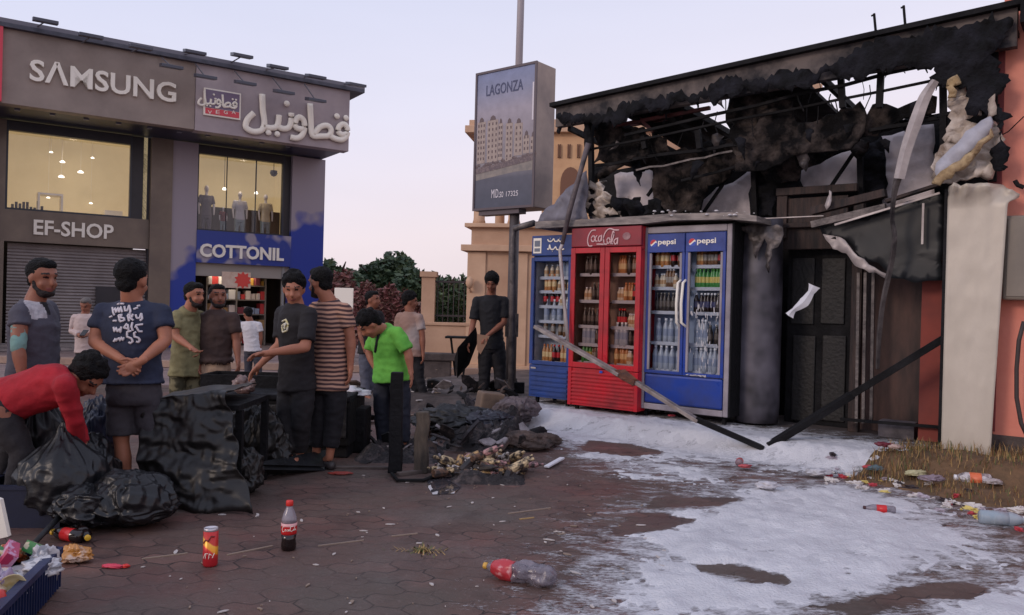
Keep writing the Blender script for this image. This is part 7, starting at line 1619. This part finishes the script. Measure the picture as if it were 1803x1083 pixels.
# ================================================================== pile of scorched bottles
def coke_bottle(nm, m_l, m_top, m_lab, m_cap, h=.27, r=.036, half=.5):
    b_ = MB(); b_.lathe([(r*.75, 0, 0), (r, h*.04, 0), (r*.98, h*.14, 0), (r*.92, h*.26, 0), (r*.98, h*.38, 2), (r*1.02, h*.40, 2), (r*1.02, h*.62, 1), (r*.95, h*.68, 1), (r*.55, h*.84, 1), (r*.38, h*.90, 3), (r*.44, h*.905, 3), (r*.44, h, 3)], seg=20)
    me = b_.mesh(nm, [m_l, m_top, m_lab, m_cap])
    for p_ in me.polygons: p_.use_smooth = True
    return me
PAL = [('gold', rgb(176, 140, 90)), ('white', rgb(200, 190, 184)), ('black', rgb(30, 26, 28)), ('brownish', rgb(110, 80, 60)), ('pale pink', rgb(176, 130, 130)), ('cream', rgb(204, 180, 140))]
pmz = []
for nm_, c__ in PAL:
    m1 = mat('scorched_'+nm_.replace(' ', '_'), c__, .5, c2=rgb(46, 38, 36), ns=30, thr=(.42, .56)); b_ = MB(); r = .024; h = .15
    b_.lathe([(r*.8, 0), (r, .008), (r, h*.62), (r*.7, h*.72), (r*.38, h*.76), (r*.38, h*.97), (r*.3, h)] if len(nm_) % 2 else [(r*.8, 0), (r, .008), (r, h*.62), (r*.85, h*.66)], seg=9); me = b_.mesh('scorched_bottle', m1)
    pmz.append((nm_, me))
random.seed(44); c1 = G(858, 836)
heap(778, 940, 848, .10, .6, 21, MASH, 'black ash under the scorched bottle pile')
for k in range(90):
    a_ = random.uniform(0, 6.28); rr = random.random()**.6; x = c1.x+rr*.40*cos(a_); y = c1.y+rr*.24*sin(a_)+.10*cos(a_); nm_, me = random.choice(pmz)
    o = bpy.data.objects.new('scorched_bottle', me); COL.objects.link(o); o.location = (x, y, .05+.17*(1-rr)*random.random()); o.rotation_euler = (random.uniform(1.0, 2.0), random.uniform(-.5, .5), random.uniform(0, 6.28)); s_ = random.uniform(.9, 1.7); o.scale = (s_, s_, s_)
    tag(o, 'scorched %s %s in the %s of the bottle pile' % (nm_, 'bottle' if len(nm_) % 2 else 'can', ('left' if cos(a_)*rr < -.3 else 'right' if cos(a_)*rr > .3 else 'middle')+(' front' if sin(a_) < 0 else ' back')), 'bottle', 'scorched bottles in the pile')
b = MB(); q_ = [G(962, 826), G(990, 812)]; c_ = (q_[0]+q_[1])/2; b.beam(q_[0]-c_+Vector((0, 0, .02)), q_[1]-c_+Vector((0, 0, .03)), .05, .02); tag(b.build('white_scrap', mat('white_scrap', rgb(214, 214, 220), .6), loc=c_, bevel=.006), 'white folded strip on the pavers right of the bottle pile', 'scrap')
# ================================================================== foreground bottles and can
MCLR = mat('clear_pet', rgb(168, 160, 168), .15, c2=rgb(140, 132, 142), ns=9, spec=.7, alpha=.75)
MCOLA = mat('cola_liquid', rgb(28, 18, 18), .12, spec=.6); MLB = mat('cola_label', rgb(204, 34, 36), .35, c2=rgb(176, 26, 30), ns=6); MRC = mat('red_cap', rgb(214, 50, 44), .4)
p_ = G(508, 968); h = P(508, 881, (p_-C0).dot(fwd)).z; r = h*.155
t = thing('cola_bottle', 'half-full cola bottle with a red cap and red label standing on the pavers', 'bottle', p_)
b = MB(); b.lathe([(r*.72, 0), (r*.95, h*.03), (r*.98, h*.12), (r*.88, h*.22), (r*.97, h*.33)], seg=28); b.build('liquid', MCOLA, t, smooth=True)
b = MB(); b.lathe([(r*.97, h*.33), (r*1.02, h*.36), (r*1.02, h*.52), (r*.99, h*.56)], seg=28); b.build('label', MLB, t, smooth=True)
b = MB(); b.lathe([(r*.985, h*.56), (r*.97, h*.64), (r*.78, h*.74), (r*.45, h*.86), (r*.36, h*.9)], seg=28); b.build('neck', MCLR, t, smooth=True)
b = MB(); b.lathe([(r*.44, h*.895), (r*.47, h*.9), (r*.47, h*.985), (r*.42, h)], seg=24); b.build('cap', MRC, t, smooth=True)
def wrap(t, r, z0, z1, a0, paths, rad, m, nm):
    """strokes (u 0..1, v 0..1) laid round a cylinder"""
    b_ = MB()
    for pth in paths:
        q_ = []
        for i in range(len(pth)-1):
            for j in range(5): f = j/5; q_.append((pth[i][0]*(1-f)+pth[i+1][0]*f, pth[i][1]*(1-f)+pth[i+1][1]*f))
        q_.append(pth[-1]); b_.tube([(r*cos(a0+u*1.9), r*sin(a0+u*1.9), z0+(z1-z0)*v) for u, v in q_], rad, seg=5)
    b_.build(nm, m, t, smooth=True)
sc_ = [[(.22, .75), (.1, .7), (.05, .4), (.12, .2), (.25, .3)], [(.3, .5), (.27, .35), (.33, .3), (.35, .48), (.3, .5)], [(.45, .5), (.4, .35), (.46, .3)], [(.55, .5), (.5, .35), (.55, .32), (.56, .5), (.58, .3)], [(.85, .8), (.65, .75), (.62, .35), (.72, .25), (.78, .4)], [(.86, .5), (.82, .35), (.88, .32), (.86, .5)], [(.92, .3), (.95, .75)], [(1.05, .48), (1.0, .35), (1.06, .32), (1.08, .3)]]
wrap(t, r*1.03, h*.36, h*.55, -2.35, sc_, .0018, MLET, 'label_script')
b = MB(); b.lathe([(r*1.025, h*.50), (r*1.03, h*.505), (r*1.025, h*.56)], seg=28); b.build('label_band', mat('label_pink', rgb(226, 170, 170), .4), t, smooth=True)
p_ = G(370, 996); h = P(370, 929, (p_-C0).dot(fwd)).z; r = h*.19
t = thing('drink_can', 'tall orange and red drink can standing on the pavers', 'can', p_)
def canmat():
    m = bpy.data.materials.new('can_print'); m.use_nodes = True; t_ = m.node_tree; bs = t_.nodes['Principled BSDF']; N = t_.nodes.new; L = t_.links.new
    tcn = N('ShaderNodeTexCoord'); s_ = N('ShaderNodeSeparateXYZ'); L(tcn.outputs['Object'], s_.inputs[0]); nz = N('ShaderNodeTexNoise'); nz.inputs['Scale'].default_value = 14; L(tcn.outputs['Object'], nz.inputs['Vector'])
    a = N('ShaderNodeMath'); a.operation = 'MULTIPLY_ADD'; a.inputs[1].default_value = .8; L(s_.outputs['X'], a.inputs[0]); L(s_.outputs['Z'], a.inputs[2])
    a2 = N('ShaderNodeMath'); a2.operation = 'MULTIPLY_ADD'; a2.inputs[1].default_value = .03; L(nz.outputs['Fac'], a2.inputs[0]); L(a.outputs[0], a2.inputs[2])
    mr = N('ShaderNodeMapRange'); mr.inputs['From Max'].default_value = h; L(a2.outputs[0], mr.inputs['Value']); rp = N('ShaderNodeValToRGB'); L(mr.outputs[0], rp.inputs[0]); rp.color_ramp.interpolation = 'LINEAR'
    e_ = rp.color_ramp.elements; e_[0].position = 0; e_[0].color = (*rgb(176, 36, 44), 1); e_[1].position = 1; e_[1].color = (*rgb(200, 50, 50), 1)
    for pos, c__ in ((.40, rgb(190, 40, 48)), (.52, rgb(206, 60, 44)), (.56, rgb(232, 150, 40)), (.72, rgb(240, 176, 60)), (.76, rgb(196, 60, 46))): q_ = e_.new(pos); q_.color = (*c__, 1)
    L(rp.outputs[0], bs.inputs['Base Color']); bs.inputs['Roughness'].default_value = .3; bs.inputs['Metallic'].default_value = .25; return m
b = MB(); b.lathe([(r*.82, 0), (r*.96, h*.03), (r, h*.06), (r, h*.93)], seg=28); b.build('can_body', canmat(), t, smooth=True)
b = MB(); b.lathe([(r, h*.93), (r*.93, h*.97), (r*.95, h), (r*.88, h), (r*.86, h*.985), (.001, h*.985)], seg=28); b.build('can_lid', mat('can_lid', rgb(206, 200, 204), .3, metal=.6), t, smooth=True)
wrap(t, r*1.01, h*.18, h*.42, -2.5, [[(.1, .2), (.3, .8)], [(.3, .2), (.35, .8), (.5, .8)], [(.55, .2), (.6, .8), (.75, .6)], [(.8, .3), (.95, .8)]], .002, MLET, 'can_writing')
wrap(t, r*1.01, h*.6, h*.85, -2.5, [[(.1, .1), (.3, .5), (.5, .4), (.7, .9), (.95, .8)]], .004, mat('can_dark', rgb(120, 40, 40), .4), 'can_emblem')
# lying crushed bottle
p_ = G(900, 1022); t = thing('crushed_bottle', 'large clear plastic bottle with a red label and yellow cap lying on its side', 'bottle', (p_.x, p_.y, .055), -.42)
def bend(profile, mats_, nm, am=.006):
    b_ = MB(); seg = 28; vs = []; fs = []
    for i, (x_, r_) in enumerate(profile):
        for k in range(seg):
            a_ = 2*pi*k/seg; cr_ = am*noise.noise(Vector((x_*16, cos(a_)*2, sin(a_)*2)))*2+am*abs(noise.noise(Vector((x_*45, cos(a_)*4, sin(a_)*4)))); rr = r_*(1+cr_/.05 if r_ > .02 else 1); vs.append((x_, rr*cos(a_), rr*sin(a_)*.92))
    n_ = len(profile); fs = [(i*seg+k, i*seg+(k+1) % seg, (i+1)*seg+(k+1) % seg, (i+1)*seg+k) for i in range(n_-1) for k in range(seg)]+[tuple(range(seg)), tuple((n_-1)*seg+k for k in range(seg))]
    b_.add(vs, fs); return b_.build(nm, mats_, t, smooth=True)
xs_p = lambda a_, c__, n_: [a_+(c__-a_)*i/n_ for i in range(n_+1)]
MPET = mat('crumpled_pet', rgb(150, 142, 152), .12, c2=rgb(104, 98, 110), ns=12, spec=.8, bump=.8, bs=18, alpha=.7)
bend([(x_, .055 if x_ < .20 else .055*math.sqrt(max(0.15, 1-((x_-.20)/.06)**2))) for x_ in xs_p(.02, .255, 26)], MPET, 'bottle_body', .012)
bend([(x_, .0565 if x_ > -.06 else .0565-.022*(( -.06-x_)/.05)) for x_ in xs_p(-.11, .022, 14)], mat('crushed_label', rgb(178, 52, 60), .35, c2=rgb(206, 150, 150), ns=16, thr=(.5, .62)), 'label', .005)
bend([(x_, .034-.020*((-.11-x_)/.035)) for x_ in xs_p(-.145, -.11, 5)], MPET, 'shoulder', .002)
b = MB(); b.lathe([(.016, 0), (.018, .003), (.018, .022), (.015, .024)], (-.165, 0, 0), 16, axis=(1, 0, 0)); b.build('cap', mat('yellow_cap', rgb(206, 160, 70), .4), t, smooth=True)
# bottles by the bag, cap, snack bag
def lying(nm, x, y, rz, m_l, m_lab, m_cap, label, L_=.26, r=.035, z=None, grp=None):
    p_ = G(x, y); t = thing(nm, label, 'bottle', (p_.x, p_.y, z if z is not None else r), rz, grp)
    b = MB(); b.lathe([(r*.8, -L_/2), (r, -L_/2+.012), (r, L_*.18), (r*.8, L_*.3), (r*.42, L_*.44)], seg=20, axis=(1, 0, 0)); b.build('bottle_body', m_l, t, smooth=True)
    b = MB(); b.lathe([(r*1.02, -L_*.22), (r*1.03, -L_*.2), (r*1.02, L_*.1)], seg=20, axis=(1, 0, 0)); b.build('label', m_lab, t, smooth=True)
    b = MB(); b.lathe([(r*.45, L_*.43), (r*.48, L_*.44), (r*.48, L_*.5), (r*.4, L_*.51)], seg=14, axis=(1, 0, 0)); b.build('cap', m_cap, t, smooth=True); return t
MYC = mat('bright_yellow_cap', rgb(222, 176, 50), .4)
lying('drink_bottle', 118, 952, 2.8, MCOLA, MLB, MYC, 'dark cola bottle with a red label lying beside the blue crate', .24, .038)
lying('drink_bottle', 148, 950, -.9, MCOLA, MCOLA, MYC, 'dark bottle with a yellow cap pointing out below the black bag', .22, .036)
crumple('snack_bag', gb(130, 990), (.075, .05, .045), mat('snack_foil', rgb(190, 130, 60), .25, c2=rgb(200, 176, 160), ns=7, thr=(.5, .6), spec=.7), 'crumpled orange snack bag beside the blue crate', 'wrapper', 81, sub=5, amp=.5)
crumple('pink_wrapper', gb(200, 1000), (.06, .02, .012), mat('pink_wrap', rgb(206, 60, 84), .4), 'small pink wrapper on the pavers', 'wrapper', 83, sub=4, amp=.3)
crumple('dark_scrap', gb(222, 1000), (.02, .015, .012), MRC, 'tiny red scrap next to the pink wrapper', 'scrap', 84, sub=3, amp=.3)
b = MB(); q_ = [G(140, 905, .05), G(85, 948, .02)]; b.tube([(0, 0, .12), ((q_[1]-q_[0]).x, (q_[1]-q_[0]).y, .03)], [.02, .016]); tag(b.build('dark_stick', MDG, loc=(q_[0].x, q_[0].y-.15, 0), smooth=True), 'dark stick leaning on the black bags', 'stick')
# ================================================================== blue crate with salvaged goods
A = G(100, 1040); cz = P(100, 964, (A-C0).dot(fwd)).z; Bq = P(0, 1064, 1)
r_ = ray(0, 1064); Bp = C0+r_*((cz-CAMH)/r_.z); Ac = Vector((A.x, A.y, 0)); dirc = (Vector((Bp.x, Bp.y, 0))-Ac).normalized(); ang = math.atan2(dirc.y, dirc.x)
CR = thing('blue_crate', 'dark blue plastic crate at the lower left, heaped with salvaged goods', 'crate', Ac, ang)
MCRT = mat('crate_blue', rgb(30, 44, 84), .45, c2=rgb(22, 34, 68), ns=4, bump=.2)
LX, LY = 1.0, -.62    # local x runs along the visible long side towards the camera; local y to the left
def csd(x0, x1, y0, y1, nm='crate_side'):
    b_ = MB(); b_.box(x0, x1, y0, y1, .02, cz-.02); n_ = int(max(x1-x0, y1-y0)/.035); lng = (x1-x0) > (y1-y0)
    for k in range(n_):
        f = k/n_
        if lng: b_.box(x0+(x1-x0)*f, x0+(x1-x0)*f+.008, y0-.008, y1+.008, .02, cz-.02)
        else: b_.box(x0-.008, x1+.008, y0+(y1-y0)*f, y0+(y1-y0)*f+.008, .02, cz-.02)
    b_.box(x0-.012, x1+.012, y0-.012, y1+.012, cz-.03, cz); return b_.build(nm, MCRT, CR)
sgn_ = -1 if Vector((-sin(ang), cos(ang), 0)).x > 0 else 1
y0_, y1_ = (0, .6) if sgn_ > 0 else (-.6, 0)
csd(0, LX, -.01, .01); csd(0, LX, (.6 if sgn_ > 0 else -.6)-.01, (.6 if sgn_ > 0 else -.6)+.01); csd(-.01, .01, y0_+.012, y1_-.012); csd(LX-.01, LX+.01, y0_+.012, y1_-.012)
b = MB(); b.box(0, LX, y0_, y1_, .01, .02); b.build('crate_floor', MCRT, CR)
MW_ = Matrix.Translation(Ac) @ Matrix.Rotation(ang, 4, 'Z')
b = MB(); b.box(.02, LX-.02, y0_+.02, y1_-.02, .02, cz-.09); tag(b.build('packed_goods', mat('packed_goods', rgb(120, 96, 90), .7, c2=rgb(60, 50, 52), ns=22), loc=Ac, rz=ang), 'jumbled goods packed inside the blue crate under the top layer', 'goods', kind='stuff')
GM = [('white and red cup', rgb(206, 196, 190), rgb(180, 50, 50)), ('orange packet', rgb(206, 110, 70), rgb(210, 190, 160)), ('red can', rgb(186, 46, 40), rgb(210, 190, 180)), ('white wrapper', rgb(202, 200, 202), rgb(150, 150, 156)), ('green carton', rgb(46, 124, 62), rgb(200, 190, 160)), ('pink carton', rgb(180, 56, 96), rgb(200, 150, 180)), ('cream tub', rgb(212, 196, 150), rgb(206, 180, 120)), ('clear lilac wrapper', rgb(170, 150, 176), rgb(200, 190, 204))]
gms = []
for nm_, c1_, c2_ in GM:
    m1 = mat('goods_'+nm_.replace(' ', '_'), c1_, .4, c2=c2_, ns=24, thr=(.50, .56), nd=2); b_ = MB(); r = .033; h = .11
    if 'wrapper' in nm_ or 'packet' in nm_:
        bm = bmesh.new(); bmesh.ops.create_icosphere(bm, subdivisions=4, radius=1)
        for v in bm.verts: v.co = Vector((v.co.x*.07, v.co.y*.05, v.co.z*.03))*(1+.5*noise.fractal(v.co*2+Vector((len(nm_), 0, 0)), .7, 2, 3))
        me = bpy.data.meshes.new(nm_); bm.to_mesh(me); bm.free(); me.materials.append(m1)
    elif 'carton' in nm_: b_.box(-.03, .03, -.02, .02, -.05, .05); me = b_.mesh(nm_, m1)
    elif 'cup' in nm_ or 'tub' in nm_: b_.lathe([(r*.9, -h/2), (r*1.3, h/2-.01), (r*1.4, h/2), (r*1.3, h/2), (r*1.1, h/2-.02)], seg=18); me = b_.mesh(nm_, m1)
    else: b_.lathe([(r*.8, -h/2), (r, -h/2+.01), (r, h/2-.01), (r*.8, h/2)], seg=18); me = b_.mesh(nm_, m1)
    for p_ in me.polygons: p_.use_smooth = 'carton' not in nm_
    gms.append((nm_, me))
random.seed(77)
for k in range(58):
    nm_, me = gms[k % len(gms)]; x_ = random.uniform(.03, .95); yy = random.uniform(.03, .56)*sgn_; p_ = MW_ @ Vector((x_, yy, cz-.05+.10*random.random()*(.3+.7*min(1, abs(yy)/.2))))
    o = bpy.data.objects.new(nm_.split()[-1], me); COL.objects.link(o); o.location = p_; o.rotation_euler = (random.uniform(-1.4, 1.4), random.uniform(-1.4, 1.4), random.uniform(0, 6.28)); s_ = random.uniform(1.0, 1.35); o.scale = (s_, s_, s_)
    tag(o, '%s in the goods heaped at the %s of the blue crate' % (nm_, 'far end' if x_ < .3 else 'middle' if x_ < .62 else 'near end'), nm_.split()[-1], 'salvaged goods in the blue crate')
# white board at the left edge, dark blue crates behind
b = MB(); D_ = 4.4; q_ = [P(x, y, D_) for x, y in ((-30, 870), (0, 880), (14, 945), (-30, 955))]; c_ = Vector((q_[0].x, q_[0].y, 0)); q_ = [v-c_ for v in q_]; b.hexa([q_[3], q_[2], q_[2]+Vector((0, .03, 0)), q_[3]+Vector((0, .03, 0)), q_[0], q_[1], q_[1]+Vector((0, .03, 0)), q_[0]+Vector((0, .03, 0))])
tag(b.build('white_board', MLET, loc=c_), 'tilted white board at the left edge behind the blue crate', 'board')
for i, (x, y, w_, lab) in enumerate(((28, 930, .52, 'dark blue crate on the ground behind the white board'), (10, 905, .45, 'dark blue crate standing at the left edge beneath the man in red'))):
    p_ = G(x, y); t = thing('dark_crate', lab, 'crate', p_, .1); m_ = mat('crate_dark', rgb(24, 30, 56), .5, c2=rgb(16, 20, 40), ns=5); hh_ = .24+.16*i
    for nm_, q_ in (('front', (-w_/2, w_/2, 0, .02)), ('back', (-w_/2, w_/2, .33, .35)), ('side', (-w_/2, -w_/2+.02, .02, .33)), ('side', (w_/2-.02, w_/2, .02, .33))):
        b = MB(); b.box(q_[0], q_[1], q_[2], q_[3], .0, hh_); b.box(q_[0]-.01, q_[1]+.01, q_[2]-.01, q_[3]+.01, hh_, hh_+.025); b.build('crate_'+nm_, m_, t)
# ================================================================== litter on foam, grass and pavers
random.seed(5)
MPT2 = mat('crumpled_clear', rgb(196, 190, 192), .2, c2=rgb(120, 112, 116), ns=26, thr=(.45, .6), bump=1.0, bs=30, spec=.8)
lying('crushed_drink_bottle', 1645, 836, 2.6, MPT2, mat('pink_label', rgb(176, 90, 110), .4, c2=rgb(200, 190, 196), ns=16), MCAPW, 'crushed clear bottle with a pink label on the dry grass', .34, .06, .10)
lying('crushed_drink_bottle', 1712, 862, 2.8, MPT2, mat('orange_label', rgb(216, 110, 70), .4), MCAPW, 'crushed clear bottle with an orange label on the dry grass', .28, .055, .09)
lying('crushed_drink_bottle', 1765, 925, -.25, mat('clear_blue_pet', rgb(150, 168, 182), .15, c2=rgb(176, 184, 192), ns=9, alpha=.8), mat('clear_blue_pet', rgb(150, 168, 182)), MCAPW, 'clear bluish bottle lying at the right edge below the grass', .3, .05, .05)
lying('drink_bottle', 1548, 903, 2.9, MPET, MLB, mat('dark_cap', rgb(60, 20, 24), .5), 'small bottle with a red label sunk in the middle of the foam', .22, .03, .03)
lying('drink_bottle', 1302, 822, 1.2, MPET, MRC, MRC, 'small bottle with a red cap standing out of the foam by the doorway', .16, .035, .05)
for i, (x, y, s_, c__, lab) in enumerate(((1312, 828, .05, rgb(196, 90, 96), 'pinkish scrap in the foam below the red-capped bottle'), (1182, 763, .04, rgb(190, 70, 84), 'red wrapper in the foam below the grey cooler, left one'), (1208, 760, .035, rgb(190, 70, 84), 'red wrapper in the foam below the grey cooler, right one'), (1555, 832, .07, rgb(120, 44, 60), 'dark red crumpled wrapper on the grass edge'),
                                (1530, 840, .05, rgb(196, 70, 80), 'bright red wrapper at the grass edge'), (1575, 835, .06, rgb(196, 170, 160), 'cream wrapper on the grass edge'), (1540, 842, .07, rgb(96, 116, 122), 'teal scrap at the grass edge'), (1612, 852, .08, rgb(196, 190, 150), 'pale yellow net scrap at the grass edge'), (1640, 862, .09, rgb(150, 134, 146), 'lilac plastic scrap at the grass edge'),
                                (1748, 870, .07, rgb(190, 180, 180), 'white scrap beside the orange-labelled bottle'), (1690, 823, .09, rgb(38, 34, 36), 'black rag on the dry grass'), (1350, 866, .09, rgb(206, 204, 210), 'white foam clump with a scrap at the upper foam edge'), (1440, 842, .10, rgb(200, 200, 206), 'white foam clump left of the grass edge'))):
    g_ = G(x, y); z_ = base(g_.x, g_.y)+.02+(.05 if x > 1500 and y < 880 else 0); m_ = mat('litter_%d' % i, c__, .5, c2=tuple(v*.6 for v in c__), ns=20)
    crumple('wrapper', (g_.x, g_.y, z_), (s_, s_*.6, s_*.35), m_, lab, 'wrapper', 90+i, sub=4, amp=.45)
gl = []
for k, c__ in enumerate((rgb(206, 200, 196), rgb(180, 60, 70), rgb(170, 160, 170), rgb(210, 190, 110), rgb(60, 52, 56))):
    bm = bmesh.new(); bmesh.ops.create_icosphere(bm, subdivisions=3, radius=1)
    for v in bm.verts: n = v.co.copy(); v.co = Vector((n.x*.05, n.y*.03, n.z*.02))*(1+.9*noise.fractal(n*1.8+Vector((k*3, 0, 0)), .8, 2, 3))
    me = bpy.data.meshes.new('edge_litter'); bm.to_mesh(me); bm.free(); me.materials.append(mat('edge_litter_%d' % k, c__, .5)); gl.append((['white', 'red', 'lilac', 'yellow', 'black'][k], me))
for k in range(64):
    x = random.uniform(1455, 1800); y = 832+(x-1470)*.17+random.gauss(0, 9)+(10 if x > 1600 else 0); g_ = G(x, y, .05); nm_, me = gl[(k*7) % 5 if k % 3 else 0]; o = bpy.data.objects.new('plastic_scrap', me); COL.objects.link(o)
    o.location = (g_.x, g_.y, max(base(g_.x, g_.y)+.01, gh(g_.x, g_.y)[0]+.005)); o.rotation_euler = (random.uniform(-.4, .4), 0, random.uniform(0, 6)); s_ = random.uniform(.25, 1.0); o.scale = (s_*1.3, s_, s_)
    tag(o, 'small %s plastic scrap along the %s of the grass edge' % (nm_, 'left end' if x < 1560 else 'middle' if x < 1680 else 'right end'), 'scrap', 'plastic scraps along the grass edge')
MLT = [mat('litter_white', rgb(186, 178, 174), .7), mat('litter_tan', rgb(140, 122, 108), .8)]
lm = []
for k in range(5):
    b = MB(); pl = [(random.uniform(.7, 1.2)*cos(2*pi*j/6)*.022, random.uniform(.5, 1.1)*sin(2*pi*j/6)*.013) for j in range(6)]; b.slab(pl, 0, .005); lm.append(b.mesh('scrap', MLT[k % 2]))
for k in range(130):
    x = random.uniform(250, 1200); y = random.uniform(835, 1080)**1.0
    if k < 40: x = random.uniform(560, 1050); y = random.uniform(815, 930)
    if x < 320 and y < 960: continue
    g_ = G(x, y); o = bpy.data.objects.new('paper_scrap', lm[k % 5]); COL.objects.link(o); o.location = (g_.x, g_.y, .003); o.rotation_euler = (0, 0, random.uniform(0, 6)); s_ = random.choice([.25, .35, .5, .8, 1.1]); o.scale = (s_*random.uniform(.8, 1.8), s_, 1)
    tag(o, 'tiny pale scrap lying on the dark pavers', 'scrap', 'tiny scraps on the pavers')
for i, (x0, y0, x1, y1, lab) in enumerate(((250, 985, 330, 975, 'thin grey straw near the can'), (560, 962, 640, 952, 'thin straw right of the cola bottle'), (690, 945, 735, 940, 'pale straw above the weed'), (895, 905, 970, 895, 'pale straw right of centre on the pavers'), (915, 915, 940, 912, 'short yellowish straw on the pavers'), (400, 978, 480, 962, 'pale straw between the can and the cola bottle'))):
    plank('straw', x0, y0, x1, y1, .014, .006, MLT[1] if i != 4 else mat('straw', rgb(166, 136, 90), .9), lab, 'straw', bev=0)
for k in range(46):
    x = random.uniform(600, 800); y = random.uniform(655, 745)
    if x < 640 and y < 700: continue
    g_ = G(x, y); o = bpy.data.objects.new('street_scrap', lm[k % 5]); COL.objects.link(o); o.location = (g_.x, g_.y, base(g_.x, g_.y)+.005); o.rotation_euler = (0, 0, random.uniform(0, 6)); s_ = random.uniform(.8, 2.6); o.scale = (s_*1.4, s_, 2)
    tag(o, 'pale scrap lying on the street behind the men', 'scrap', 'scraps on the street behind')
